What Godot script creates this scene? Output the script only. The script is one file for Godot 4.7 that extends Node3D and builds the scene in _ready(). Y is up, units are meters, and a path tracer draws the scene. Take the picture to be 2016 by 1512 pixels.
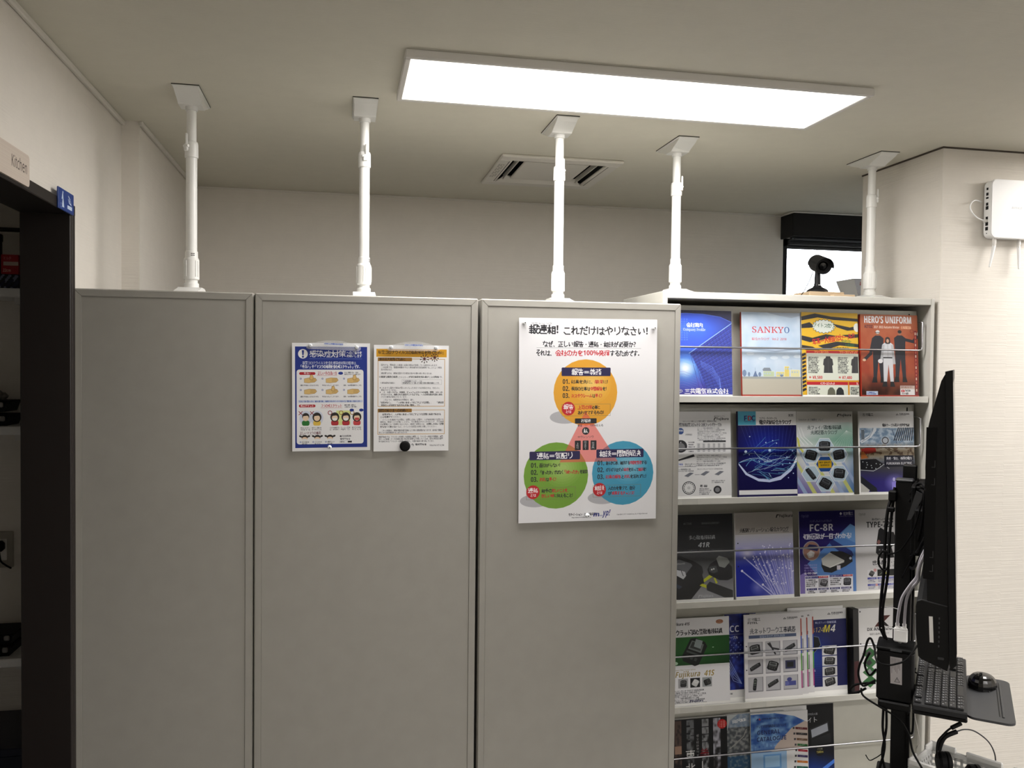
extends Node3D
# An office corner: three grey steel cabinets and a magazine rack braced to the ceiling with white poles.
# Axes: x to the right along the cabinet fronts, y up, -z into the depth. Metres. The eye stands at x 0, z 0.

const EYE := 1.615
const CEIL := 2.371
const CAB_TOP := 1.80
const CAB_Z := -2.35
const RACK_TOP := 1.853
const RACK_Z := -2.515
const BACK_Z := -3.83
const LEFT_X := -0.69

var M := {}
var taken := {}


func _ready() -> void:
	var cam := Camera3D.new()
	cam.name = "camera"
	cam.position = Vector3(0, EYE, 0)
	cam.rotation_order = EULER_ORDER_YXZ
	cam.rotation_degrees = Vector3(-1.385, -11.49, 0.597)
	cam.fov = rad_to_deg(2.0 * atan(756.0 / 1640.0))
	cam.near = 0.05
	add_child(cam)

	var env := Environment.new()
	env.background_mode = Environment.BG_SKY
	var sky := Sky.new()
	var sm := ProceduralSkyMaterial.new()
	sm.sky_top_color = Color(0.80, 0.84, 0.90)
	sm.sky_horizon_color = Color(0.92, 0.93, 0.95)
	sm.ground_horizon_color = Color(0.62, 0.61, 0.60)
	sm.ground_bottom_color = Color(0.40, 0.39, 0.38)
	sm.sky_energy_multiplier = 2.6
	sky.sky_material = sm
	env.sky = sky
	env.tonemap_mode = Environment.TONE_MAPPER_LINEAR
	env.tonemap_exposure = 1.1
	env.sdfgi_enabled = true
	env.ssao_enabled = true
	env.ssil_enabled = true
	var we := WorldEnvironment.new()
	we.name = "world"
	we.environment = env
	add_child(we)

	make_strokes()
	make_materials()
	build_lights()
	build_shell()
	build_kitchen()
	build_cabinets()
	build_rack()
	build_poles()
	build_ceiling_things()
	build_papers()
	build_catalogues()
	build_rack_top()
	build_wall_things()
	build_stand()


# ---------------------------------------------------------------- naming

func numbered(called: String) -> String:
	taken[called] = int(taken.get(called, -1)) + 1
	var k: int = taken[called]
	return called if k == 0 else "%s_%03d" % [called, k]


func tag(o: Node, label := "", category := "", group := "", kind := "") -> Node:
	if label: o.set_meta("label", label)
	if category: o.set_meta("category", category)
	if group: o.set_meta("group", group)
	if kind: o.set_meta("kind", kind)
	return o


func thing(called: String, label: String, category: String, at := Vector3.ZERO, turn := 0.0, group := "") -> Node3D:
	var o := Node3D.new()
	o.name = numbered(called)
	add_child(o)
	o.position = at
	o.rotation.y = turn
	tag(o, label, category, group)
	return o


func part(called: String, mb: MB, mat: Material, parent: Node) -> MeshInstance3D:
	var o := MeshInstance3D.new()
	o.name = called
	o.mesh = mb.done()
	o.material_override = mat
	o.cast_shadow = GeometryInstance3D.SHADOW_CASTING_SETTING_ON
	parent.add_child(o, true)
	return o


func struct(called: String, mb: MB, mat: Material) -> MeshInstance3D:
	var o := part(numbered(called), mb, mat, self)
	o.set_meta("kind", "structure")
	return o


# ---------------------------------------------------------------- mesh building

class MB:
	var st := SurfaceTool.new()
	var x := Transform3D()

	func _init(t := Transform3D()):
		st.begin(Mesh.PRIMITIVE_TRIANGLES)
		x = t

	func done() -> ArrayMesh:
		return st.commit()

	func v(p: Vector3, n: Vector3, uv := Vector2.ZERO) -> void:
		st.set_normal((x.basis * n).normalized())
		st.set_uv(uv)
		st.add_vertex(x * p)

	func tri(a: Vector3, b: Vector3, c: Vector3, out: Vector3) -> void:
		var n := (b - a).cross(c - a).normalized()
		if n.dot(out) > 0:   # front faces run clockwise
			v(a, n); v(c, n); v(b, n)
		else:
			v(a, -n); v(b, -n); v(c, -n)

	func quad(a: Vector3, b: Vector3, c: Vector3, d: Vector3, out: Vector3) -> void:
		tri(a, b, c, out)
		tri(a, c, d, out)

	func quv(a: Vector3, b: Vector3, c: Vector3, d: Vector3, n: Vector3) -> void:
		# a print: a top left, b top right, c bottom right, d bottom left as seen from the front
		for i in [[a, Vector2(0, 0)], [b, Vector2(1, 0)], [c, Vector2(1, 1)], [a, Vector2(0, 0)], [c, Vector2(1, 1)], [d, Vector2(0, 1)]]:
			v(i[0], n, i[1])

	func box(c: Vector3, s: Vector3, r := 0.0) -> MB:
		# box with chamfered edges
		var h := s * 0.5
		r = minf(r, minf(h.x, minf(h.y, h.z)) * 0.95)
		for ax in 3:
			for sg in [-1.0, 1.0]:
				var u := (ax + 1) % 3
				var w := (ax + 2) % 3
				var o := Vector3.ZERO
				o[ax] = sg
				var q := []
				for k in [[-1, -1], [1, -1], [1, 1], [-1, 1]]:
					var p := c
					p[ax] += sg * h[ax]
					p[u] += k[0] * (h[u] - r)
					p[w] += k[1] * (h[w] - r)
					q.append(p)
				quad(q[0], q[1], q[2], q[3], o)
		if r > 0.0:
			for ax in 3:
				var u := (ax + 1) % 3
				var w := (ax + 2) % 3
				for su in [-1.0, 1.0]:
					for sw in [-1.0, 1.0]:
						var q := []
						for k in [[-1, 0], [1, 0], [1, 1], [-1, 1]]:
							var p := c
							p[ax] += k[0] * (h[ax] - r)
							p[u] += su * (h[u] - (r if k[1] else 0.0))
							p[w] += sw * (h[w] - (0.0 if k[1] else r))
							q.append(p)
						var o := Vector3.ZERO
						o[u] = su
						o[w] = sw
						quad(q[0], q[1], q[2], q[3], o)
			for sx in [-1.0, 1.0]:
				for sy in [-1.0, 1.0]:
					for sz in [-1.0, 1.0]:
						var g := Vector3(sx, sy, sz)
						var a := c + g * (h - Vector3(0, r, r))
						var b := c + g * (h - Vector3(r, 0, r))
						var d := c + g * (h - Vector3(r, r, 0))
						tri(a, b, d, g)
		return self

	func span(a: Vector3, b: Vector3, r := 0.0) -> MB:
		return box((a + b) * 0.5, (b - a).abs(), r)

	func lathe(profile: Array, seg := 24, base := Vector3.ZERO) -> MB:
		# profile of Vector2(radius, height), turned round y
		for i in profile.size() - 1:
			var p: Vector2 = profile[i]
			var q: Vector2 = profile[i + 1]
			var d := (q - p).normalized()
			var n2 := Vector2(d.y, -d.x)
			for k in seg:
				var a := TAU * k / seg
				var b := TAU * (k + 1) / seg
				var ca := Vector3(cos(a), 0, sin(a))
				var cb := Vector3(cos(b), 0, sin(b))
				var p0 := base + ca * p.x + Vector3.UP * p.y
				var p1 := base + cb * p.x + Vector3.UP * p.y
				var q0 := base + ca * q.x + Vector3.UP * q.y
				var q1 := base + cb * q.x + Vector3.UP * q.y
				var na := ca * n2.x + Vector3.UP * n2.y
				var nb := cb * n2.x + Vector3.UP * n2.y
				v(p0, na); v(q1, nb); v(q0, na)
				v(p0, na); v(p1, nb); v(q1, nb)
		return self

	func tube(pts: Array, r: float, seg := 8, ends := true) -> MB:
		var n := pts.size()
		var side := Vector3.ZERO
		var rings := []
		for i in n:
			var t: Vector3 = (pts[mini(i + 1, n - 1)] - pts[maxi(i - 1, 0)]).normalized()
			if side == Vector3.ZERO:
				side = t.cross(Vector3.UP if absf(t.y) < 0.9 else Vector3.RIGHT).normalized()
			side = (side - t * side.dot(t)).normalized()
			var up := t.cross(side)
			var ring := []
			for k in seg:
				var a := TAU * k / seg
				ring.append([pts[i] + (side * cos(a) + up * sin(a)) * r, side * cos(a) + up * sin(a)])
			rings.append(ring)
		for i in n - 1:
			for k in seg:
				var l := (k + 1) % seg
				var a: Array = rings[i][k]
				var b: Array = rings[i][l]
				var c: Array = rings[i + 1][l]
				var d: Array = rings[i + 1][k]
				v(a[0], a[1]); v(c[0], c[1]); v(b[0], b[1])
				v(a[0], a[1]); v(d[0], d[1]); v(c[0], c[1])
		if ends and n > 1:
			for e in [[0, (pts[0] - pts[1]).normalized()], [n - 1, (pts[n - 1] - pts[n - 2]).normalized()]]:
				for k in range(1, seg - 1):
					tri(rings[e[0]][0][0], rings[e[0]][k][0], rings[e[0]][k + 1][0], e[1])
		return self

	func curve(pts: Array, r: float, seg := 8, step := 6) -> MB:
		# tube through smooth points
		return tube(MB.smooth(pts, step), r, seg)

	static func smooth(pts: Array, step := 6) -> Array:
		var out := []
		for i in pts.size() - 1:
			var a: Vector3 = pts[maxi(i - 1, 0)]
			var b: Vector3 = pts[i]
			var c: Vector3 = pts[i + 1]
			var d: Vector3 = pts[mini(i + 2, pts.size() - 1)]
			for k in step:
				out.append(b.cubic_interpolate(c, a, d, float(k) / step))
		out.append(pts[-1])
		return out

	func extrude(poly: PackedVector2Array, z0: float, z1: float) -> MB:
		# outline in x, y carried from z0 to z1
		var idx := Geometry2D.triangulate_polygon(poly)
		for i in range(0, idx.size(), 3):
			for s in [[z0, -1.0], [z1, 1.0]]:
				var o := Vector3(0, 0, s[1] * signf(z1 - z0))
				tri(_p(poly[idx[i]], s[0]), _p(poly[idx[i + 1]], s[0]), _p(poly[idx[i + 2]], s[0]), o)
		var ccw := not Geometry2D.is_polygon_clockwise(poly)
		for i in poly.size():
			var a := poly[i]
			var b := poly[(i + 1) % poly.size()]
			var e := b - a
			var o := Vector3(e.y, -e.x, 0) * (1.0 if ccw else -1.0)
			quad(_p(a, z0), _p(b, z0), _p(b, z1), _p(a, z1), o)
		return self

	func _p(a: Vector2, z: float) -> Vector3:
		return Vector3(a.x, a.y, z)

	func frustum(c: Vector3, bottom: Vector2, top: Vector2, hgt: float, shift := Vector2.ZERO) -> MB:
		# tapered block: bottom and top half sizes in x and z, standing on c
		var q := []
		for k in [[-1, -1], [1, -1], [1, 1], [-1, 1]]:
			q.append([c + Vector3(k[0] * bottom.x, 0, k[1] * bottom.y), c + Vector3(k[0] * top.x + shift.x, hgt, k[1] * top.y + shift.y)])
		quad(q[0][0], q[1][0], q[2][0], q[3][0], Vector3.DOWN * signf(hgt))
		quad(q[0][1], q[1][1], q[2][1], q[3][1], Vector3.UP * signf(hgt))
		for i in 4:
			var j := (i + 1) % 4
			var o: Vector3 = (q[i][0] + q[j][0]) * 0.5 - c
			o.y = 0
			quad(q[i][0], q[j][0], q[j][1], q[i][1], o)
		return self

	static func rounded(w: float, h: float, r: float, seg := 5) -> PackedVector2Array:
		var out := PackedVector2Array()
		for q in 4:
			var c := Vector2((w * 0.5 - r) * (1 if q in [0, 3] else -1), (h * 0.5 - r) * (1 if q in [0, 1] else -1))
			for k in seg + 1:
				var a := PI * 0.5 * (q + float(k) / seg)
				out.append(c + Vector2(cos(a), sin(a)) * r)
		return out


# ---------------------------------------------------------------- materials

func mat(c: Color, rough := 0.6, metal := 0.0, spec := 0.5) -> StandardMaterial3D:
	var m := StandardMaterial3D.new()
	m.albedo_color = c
	m.roughness = rough
	m.metallic = metal
	m.metallic_specular = spec
	return m


func grain(freq: float, lo: Color, hi: Color, sd := 1, sizepx := 256) -> NoiseTexture2D:
	var n := FastNoiseLite.new()
	n.noise_type = FastNoiseLite.TYPE_SIMPLEX_SMOOTH
	n.frequency = freq
	n.seed = sd
	n.fractal_octaves = 4
	var t := NoiseTexture2D.new()
	t.width = sizepx
	t.height = sizepx
	t.seamless = true
	t.noise = n
	var g := Gradient.new()
	g.set_color(0, lo)
	g.set_color(1, hi)
	t.color_ramp = g
	return t


func ribbed(sd: int) -> ImageTexture:
	# wallpaper of fine uneven horizontal threads
	var rng := RandomNumberGenerator.new()
	rng.seed = sd
	var n := 256
	var im := Image.create(n, n, false, Image.FORMAT_RGB8)
	for y in n:
		var base := rng.randf_range(0.35, 0.65)
		var left := 0
		while left < n:
			var run := rng.randi_range(20, 110)
			var g := clampf(base + rng.randf_range(-0.3, 0.3), 0, 1)
			im.fill_rect(Rect2i(left, y, run, 1), Color(g, g, g))
			left += run
	return ImageTexture.create_from_image(im)


func wallpaper(c: Color, sd: int, depth: float) -> StandardMaterial3D:
	var m := mat(c, 0.85, 0, 0.3)
	m.albedo_texture = grain(0.02, Color(0.985, 0.985, 0.985), Color(1, 1, 1), sd)
	m.heightmap_enabled = true
	m.heightmap_texture = ribbed(sd)
	m.heightmap_scale = depth
	m.uv1_triplanar = true
	m.uv1_world_triplanar = true
	m.uv1_scale = Vector3(2.2, 2.2, 2.2)
	return m


func painted(c: Color, rough: float, sd: int) -> StandardMaterial3D:
	var m := mat(c, rough, 0, 0.45)
	m.albedo_texture = grain(0.03, Color(0.975, 0.974, 0.973), Color(1, 1, 1), sd)
	m.uv1_triplanar = true
	m.uv1_world_triplanar = true
	m.uv1_scale = Vector3(1.7, 1.7, 1.7)
	return m


func make_materials() -> void:
	M.wall = wallpaper(Color(0.88, 0.86, 0.825), 3, 0.05)
	M.ceiling = wallpaper(Color(0.865, 0.85, 0.795), 4, 0.03)
	M.floor = painted(Color(0.36, 0.36, 0.36), 0.7, 7)
	M.trim_white = mat(Color(0.85, 0.835, 0.80), 0.5)
	M.gap = mat(Color(0.30, 0.27, 0.23), 0.9)
	M.dark_wood = painted(Color(0.115, 0.088, 0.078), 0.5, 9)
	M.cabinet = painted(Color(0.635, 0.625, 0.595), 0.5, 11)
	M.rack = painted(Color(0.765, 0.76, 0.73), 0.45, 12)
	M.flap = painted(Color(0.72, 0.715, 0.675), 0.5, 13)
	M.pole = mat(Color(0.90, 0.90, 0.885), 0.35)
	M.pad = mat(Color(0.16, 0.15, 0.13), 0.9)
	M.print_grey = mat(Color(0.36, 0.35, 0.34), 0.8)
	M.chrome = mat(Color(0.66, 0.66, 0.67), 0.3, 1.0)
	M.lamp_frame = mat(Color(0.86, 0.85, 0.83), 0.45)
	M.white = mat(Color(0.93, 0.93, 0.925), 0.4)
	M.paper = mat(Color(0.92, 0.92, 0.91), 0.7)
	M.pages = painted(Color(0.87, 0.865, 0.85), 0.8, 17)
	M.black = mat(Color(0.045, 0.046, 0.05), 0.5, 0, 0.35)
	M.black_gloss = mat(Color(0.03, 0.03, 0.033), 0.18)
	M.rubber = mat(Color(0.025, 0.025, 0.027), 0.6, 0, 0.3)
	M.charcoal = mat(Color(0.22, 0.225, 0.235), 0.5)
	M.slot = mat(Color(0.02, 0.02, 0.02), 0.9)
	M.acrylic = mat(Color(0.95, 0.96, 0.97, 0.16), 0.08)
	M.acrylic.transparency = BaseMaterial3D.TRANSPARENCY_ALPHA
	M.glass = mat(Color(0.97, 0.98, 0.98, 0.06), 0.02)
	M.glass.transparency = BaseMaterial3D.TRANSPARENCY_ALPHA
	M.tray = mat(Color(0.25, 0.255, 0.265), 0.55)
	M.shade = mat(Color(0.045, 0.042, 0.042), 0.75)


# ---------------------------------------------------------------- light

func lamp(centre: Vector3, length: float, width: float, label: String, glow: float, power: float) -> void:
	# flat surface-mounted panel: shallow white frame and a glowing diffuser, with a light of the same size just below it
	var t := thing("ceiling_light", label, "ceiling light", centre)
	var fr := MB.new()
	var f := 0.014
	var d := 0.021
	fr.span(Vector3(-length / 2, -d, -width / 2), Vector3(length / 2, 0, -width / 2 + f), 0.002)
	fr.span(Vector3(-length / 2, -d, width / 2 - f), Vector3(length / 2, 0, width / 2), 0.002)
	fr.span(Vector3(-length / 2, -d, -width / 2 + f), Vector3(-length / 2 + f, 0, width / 2 - f), 0.002)
	fr.span(Vector3(length / 2 - f, -d, -width / 2 + f), Vector3(length / 2, 0, width / 2 - f), 0.002)
	part("frame", fr, M.lamp_frame, t)
	var g := mat(Color(0.95, 0.95, 0.95), 0.5)
	g.emission_enabled = true
	g.emission = Color(1.0, 0.985, 0.95)
	g.emission_energy_multiplier = glow
	part("diffuser", MB.new().span(Vector3(-length / 2 + f, -d + 0.002, -width / 2 + f), Vector3(length / 2 - f, -0.004, width / 2 - f)), g, t)
	var a := AreaLight3D.new()
	a.name = "panel_light"
	a.area_size = Vector2(length - 2 * f, width - 2 * f)
	a.area_normalize_energy = true
	a.light_color = Color(1.0, 0.984, 0.975)
	a.light_energy = power
	a.area_range = 12.0
	a.area_attenuation = 2.0
	a.shadow_enabled = true
	a.rotation_degrees = Vector3(-90, 0, 0)
	a.position = Vector3(0, -d - 0.004, 0)
	t.add_child(a)


func build_lights() -> void:
	lamp(Vector3(0.775, CEIL, -2.205), 1.262, 0.345, "long glowing white panel light on the ceiling above the cabinets", 2.6, 2.6)
	lamp(Vector3(3.10, CEIL, -2.08), 1.262, 0.345, "unseen panel light on the ceiling right of the picture, lighting the router and right wall", 2.6, 2.4)  # out of view, placed to light the router and right wall
	# panels out of view, rows and strength chosen to light cabinet fronts and walls; the left row ends further back
	var row := ["first", "second", "third", "fourth", "fifth"]
	for c in 3:
		for r in 5:
			if c == 0 and r < 3:
				continue
			lamp(Vector3(0.775 + 2.1 * c, CEIL, 0.1 + 1.6 * r), 1.262, 0.345, "unseen panel light behind the camera, lighting the cabinet fronts, %s in the %s row" % [row[r], ["left", "middle", "right"][c]], 2.6, 3.0)


# ---------------------------------------------------------------- room

func build_shell() -> void:
	struct("floor", MB.new().span(Vector3(-2.6, -0.12, 8.1), Vector3(6.1, 0, -3.95)), M.floor)
	# ceiling with the opening for the air conditioner
	var cl := MB.new()
	cl.span(Vector3(-2.6, CEIL, 8.1), Vector3(6.1, CEIL + 0.12, -3.012))
	cl.span(Vector3(-2.6, CEIL, -3.012), Vector3(0.607, CEIL + 0.12, -3.372))
	cl.span(Vector3(0.967, CEIL, -3.012), Vector3(6.1, CEIL + 0.12, -3.372))
	cl.span(Vector3(-2.6, CEIL, -3.372), Vector3(6.1, CEIL + 0.12, -3.95))
	struct("ceiling", cl, M.ceiling)
	# left wall with the kitchen doorway, and the column it steps out to further back
	var w := MB.new()
	w.span(Vector3(-0.79, 0, 8.0), Vector3(LEFT_X, CEIL, -1.46))
	w.span(Vector3(-0.79, 2.0, -1.46), Vector3(LEFT_X, CEIL, -2.315))
	w.span(Vector3(-0.79, 0, -2.315), Vector3(LEFT_X, CEIL, -2.845))
	struct("wall_left", w, M.wall)
	struct("wall_left_column", MB.new().span(Vector3(-0.79, 0, -2.845), Vector3(-0.636, CEIL, BACK_Z)), M.wall)
	# back wall with the window opening
	var wx0 := 2.155
	var wx1 := 3.55
	var wy0 := 1.0
	var wy1 := 2.26
	var b := MB.new()
	b.span(Vector3(-0.79, 0, BACK_Z), Vector3(wx0, CEIL, BACK_Z - 0.12))
	b.span(Vector3(wx1, 0, BACK_Z), Vector3(6.1, CEIL, BACK_Z - 0.12))
	b.span(Vector3(wx0, 0, BACK_Z), Vector3(wx1, wy0, BACK_Z - 0.12))
	b.span(Vector3(wx0, wy1, BACK_Z), Vector3(wx1, CEIL, BACK_Z - 0.12))
	struct("wall_back", b, M.wall)
	struct("wall_partition", MB.new().span(Vector3(2.004, 0, -2.512), Vector3(6.0, CEIL, -2.96)), M.wall)
	struct("wall_right", MB.new().span(Vector3(6.0, 0, 8.0), Vector3(6.1, CEIL, BACK_Z)), M.wall)
	struct("wall_front", MB.new().span(Vector3(-0.79, 0, 8.0), Vector3(6.1, CEIL, 8.1)), M.wall)
	# mouldings where walls meet the ceiling
	var c1 := MB.new()
	c1.span(Vector3(LEFT_X, CEIL - 0.016, 8.0), Vector3(LEFT_X + 0.012, CEIL, -2.845), 0.003)
	struct("trim_1", c1, M.trim_white)
	struct("trim_2", MB.new().span(Vector3(-0.636, CEIL - 0.016, -2.835), Vector3(-0.624, CEIL, BACK_Z), 0.003), M.trim_white)
	struct("trim_3", MB.new().span(Vector3(-0.624, CEIL - 0.008, BACK_Z), Vector3(6.0, CEIL, BACK_Z + 0.008), 0.002), M.trim_white)
	struct("trim_4", MB.new().span(Vector3(1.9995, CEIL - 0.005, -2.507), Vector3(2.004, CEIL, -2.962)), M.gap)
	struct("trim_5", MB.new().span(Vector3(1.9995, CEIL - 0.005, -2.5075), Vector3(6.0, CEIL, -2.512)), M.gap)
	struct("baseboard_left", MB.new().span(Vector3(LEFT_X, 0, -2.33), Vector3(LEFT_X + 0.008, 0.06, -2.345)), M.trim_white)
	# window: dark frame, glass, and the black box that hides the blind above it
	var win := Node3D.new()
	win.name = "window_1"
	add_child(win)
	win.set_meta("kind", "structure")
	var f := MB.new()
	f.span(Vector3(wx0, wy0, BACK_Z - 0.02), Vector3(wx0 + 0.035, wy1, BACK_Z - 0.10), 0.003)
	f.span(Vector3(wx1 - 0.035, wy0, BACK_Z - 0.02), Vector3(wx1, wy1, BACK_Z - 0.10), 0.003)
	f.span(Vector3(wx0, wy1 - 0.04, BACK_Z - 0.02), Vector3(wx1, wy1, BACK_Z - 0.10), 0.003)
	f.span(Vector3(wx0, wy0, BACK_Z - 0.02), Vector3(wx1, wy0 + 0.04, BACK_Z - 0.10), 0.003)
	f.span(Vector3(2.83, wy0, BACK_Z - 0.03), Vector3(2.87, wy1, BACK_Z - 0.09), 0.003)
	part("window_frame", f, M.shade, win)
	part("pane", MB.new().span(Vector3(wx0 + 0.035, wy0 + 0.04, BACK_Z - 0.058), Vector3(2.83, wy1 - 0.04, BACK_Z - 0.063)), M.glass, win)
	part("pane", MB.new().span(Vector3(2.87, wy0 + 0.04, BACK_Z - 0.058), Vector3(wx1 - 0.035, wy1 - 0.04, BACK_Z - 0.063)), M.glass, win)
	var vb := thing("blind_box", "black box pelmet above the bright window behind the magazine rack", "pelmet", Vector3(2.139, 2.25, BACK_Z))
	var bx := MB.new()
	bx.span(Vector3(0, 0, 0.112), Vector3(1.45, 0.112, 0.124), 0.002)
	bx.span(Vector3(0, 0, 0), Vector3(0.012, 0.112, 0.112), 0.002)
	bx.span(Vector3(1.438, 0, 0), Vector3(1.45, 0.112, 0.112), 0.002)
	part("box", bx, M.shade, vb)
	part("lid", MB.new().span(Vector3(-0.002, 0.112, 0), Vector3(1.452, 0.119, 0.126), 0.001), M.lamp_frame, vb)
	var rl := MB.new()
	rl.tube([Vector3(0.03, -0.006, 0.085), Vector3(1.42, -0.006, 0.085)], 0.006, 8)
	rl.tube([Vector3(0.03, 0.004, 0.05), Vector3(1.42, 0.004, 0.05)], 0.012, 8)
	part("roller", rl, M.charcoal, vb)
	for k in 4:
		part("slat", MB.new().span(Vector3(0.03, -0.010 - k * 0.006, 0.02), Vector3(1.42, -0.008 - k * 0.006, 0.045)), M.charcoal, vb)


func build_kitchen() -> void:
	# dark wooden lining of the doorway
	var o := Node3D.new()
	o.name = "trim_6"
	add_child(o)
	o.set_meta("kind", "structure")
	part("jamb", MB.new().span(Vector3(-0.796, 0, -2.30), Vector3(-0.678, 2.0, -2.3155), 0.002), M.dark_wood, o)
	part("jamb", MB.new().span(Vector3(-0.796, 0, -1.475), Vector3(-0.678, 2.0, -1.4605), 0.002), M.dark_wood, o)
	part("header", MB.new().span(Vector3(-0.796, 1.982, -1.475), Vector3(-0.678, 2.0, -2.30), 0.002), M.dark_wood, o)
	part("architrave", MB.new().span(Vector3(LEFT_X, 0, -2.3155), Vector3(LEFT_X + 0.012, 2.008, -2.338), 0.002), M.dark_wood, o)
	part("architrave", MB.new().span(Vector3(LEFT_X, 1.982, -1.44), Vector3(LEFT_X + 0.0125, 2.010, -2.338), 0.002), M.dark_wood, o)
	# kitchen room behind
	struct("wall_kitchen_back", MB.new().span(Vector3(-2.5, 0, -2.95), Vector3(-0.79, CEIL, -3.05)), M.wall)
	struct("wall_kitchen_left", MB.new().span(Vector3(-2.6, 0, -0.6), Vector3(-2.5, CEIL, -3.05)), M.wall)
	struct("wall_kitchen_front", MB.new().span(Vector3(-2.5, 0, -0.6), Vector3(-0.79, CEIL, -0.7)), M.wall)
	var yy := [1.80, 1.385, 0.68]
	var words := ["white kitchen shelf carrying a red box, behind the doorway", "white kitchen shelf at mid height behind the doorway, above the wall socket", "lowest white kitchen shelf seen through the doorway, below the wall socket"]
	for k in 3:
		var s := thing("wall_shelf", words[k], "shelf", Vector3(-1.25, yy[k], -2.85), 0, "white kitchen shelves")
		part("board", MB.new().span(Vector3(-0.35, 0, -0.10), Vector3(0.36, 0.026, 0.10), 0.002), M.white, s)
		for dx in [-0.25, 0.27]:
			part("bracket", MB.new().span(Vector3(dx, -0.10, -0.10), Vector3(dx + 0.02, 0, -0.085)).span(Vector3(dx, -0.02, -0.085), Vector3(dx + 0.02, 0, 0.06)), M.lamp_frame, s)
	var red := Art.new(60, 50, 6.0, Color(0.62, 0.05, 0.10))
	red.rect(8, 18, 60, 28, Color(0.80, 0.72, 0.68))
	red.text(6, 4, 10, "マルチ", Color(0.85, 0.6, 0.6))
	red.text(6, 36, 10, "22cm", Color(0.85, 0.7, 0.65), "bold")
	var rb := thing("red_box", "small red packet on the top kitchen shelf, on a blue box", "box", Vector3(-0.996, 1.872, -2.80))
	part("carton", MB.new().box(Vector3(0, 0.03, -0.02), Vector3(0.05, 0.06, 0.04), 0.002), mat(Color(0.55, 0.05, 0.09), 0.5), rb)
	var fq := MB.new()
	fq.quv(Vector3(-0.024, 0.059, 0.0006), Vector3(0.024, 0.059, 0.0006), Vector3(0.024, 0.001, 0.0006), Vector3(-0.024, 0.001, 0.0006), Vector3(0, 0, 1))
	part("front_print", fq, art_mat(red, 0.5), rb)
	var bl := Art.new(50, 50, 6.0, Color(0.06, 0.07, 0.14))
	for i in 30:
		bl.ellipse(fmod(i * 17.3, 50), fmod(i * 23.9, 50), 3 + i % 3, 5, Color(0.45, 0.46, 0.55) if i % 2 else Color(0.10, 0.11, 0.24))
	var bb := thing("patterned_box", "dark blue patterned box under the red packet on the kitchen shelf", "box", Vector3(-1.0, 1.826, -2.80))
	part("carton", MB.new().box(Vector3(0, 0.023, -0.03), Vector3(0.06, 0.046, 0.06), 0.002), mat(Color(0.06, 0.07, 0.14), 0.6), bb)
	fq = MB.new()
	fq.quv(Vector3(-0.029, 0.045, 0.0006), Vector3(0.029, 0.045, 0.0006), Vector3(0.029, 0.001, 0.0006), Vector3(-0.029, 0.001, 0.0006), Vector3(0, 0, 1))
	part("front_print", fq, art_mat(bl, 0.6), bb)
	var dk := thing("black_canister", "tall black canister beside the red packet on the kitchen shelf", "canister", Vector3(-1.075, 1.826, -2.83))
	part("body", MB.new().lathe([Vector2(0, 0), Vector2(0.045, 0), Vector2(0.045, 0.15), Vector2(0, 0.15)], 20), M.black, dk)
	part("lid", MB.new().lathe([Vector2(0, 0.15), Vector2(0.047, 0.15), Vector2(0.047, 0.17), Vector2(0.02, 0.178), Vector2(0, 0.178)], 20), M.rubber, dk)
	# lunch-box like black trays with silver clips, two on each lower shelf
	var tw := [["upper black tray with a silver clip on the middle kitchen shelf", 1.411 + 0.042, -1.075], ["lower black tray with a silver clip on the middle kitchen shelf", 1.411, -1.07], ["upper black tray with a silver clip on the lowest kitchen shelf", 0.706 + 0.036, -1.06], ["bottom black tray with a silver clip on the lowest kitchen shelf", 0.706, -1.065]]
	for q in tw:
		var t := thing("clip_tray", q[0], "tray", Vector3(q[2], q[1], -2.83), 0, "black trays on the kitchen shelves")
		part("tray", MB.new().frustum(Vector3.ZERO, Vector2(0.07, 0.05), Vector2(0.078, 0.058), 0.030), M.black, t)
		part("rim", MB.new().box(Vector3(0, 0.031, 0), Vector3(0.162, 0.006, 0.122), 0.002), M.rubber, t)
		part("clip", MB.new().box(Vector3(0.062, 0.022, 0.061), Vector3(0.016, 0.016, 0.006), 0.003), M.chrome, t)
	var cl := thing("crumpled_cloth", "crumpled grey cloth lying on the black trays in the kitchen", "cloth", Vector3(-1.07, 1.487, -2.83))
	var cm := MB.new()
	for i in 9:
		var a := i * 0.7
		cm.box(Vector3(cos(a) * 0.03, 0.012 + 0.004 * (i % 3), sin(a * 1.3) * 0.025), Vector3(0.05, 0.022, 0.04), 0.009)
	part("folds", cm, mat(Color(0.55, 0.53, 0.50), 0.9), cl)
	var so := thing("wall_socket", "grey wall socket with a black plug in the kitchen", "socket", Vector3(-1.075, 1.00, -2.949))
	part("plate", MB.new().box(Vector3(0, 0, 0.004), Vector3(0.072, 0.118, 0.008), 0.003), mat(Color(0.62, 0.60, 0.56), 0.5), so)
	part("insert", MB.new().box(Vector3(0, 0, 0.009), Vector3(0.035, 0.07, 0.004), 0.002), M.lamp_frame, so)
	part("plug", MB.new().box(Vector3(0.002, 0.014, 0.022), Vector3(0.026, 0.034, 0.026), 0.008), M.rubber, so)
	part("plug_cord", MB.new().curve([Vector3(0.002, 0.0, 0.03), Vector3(0.008, -0.03, 0.034), Vector3(0.02, -0.045, 0.03), Vector3(0.03, -0.06, 0.012)], 0.003), M.rubber, so)
	var ket := thing("white_jug", "pale jug half hidden behind the door frame on the lowest kitchen shelf", "jug", Vector3(-1.125, 0.772, -2.80))
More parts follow.
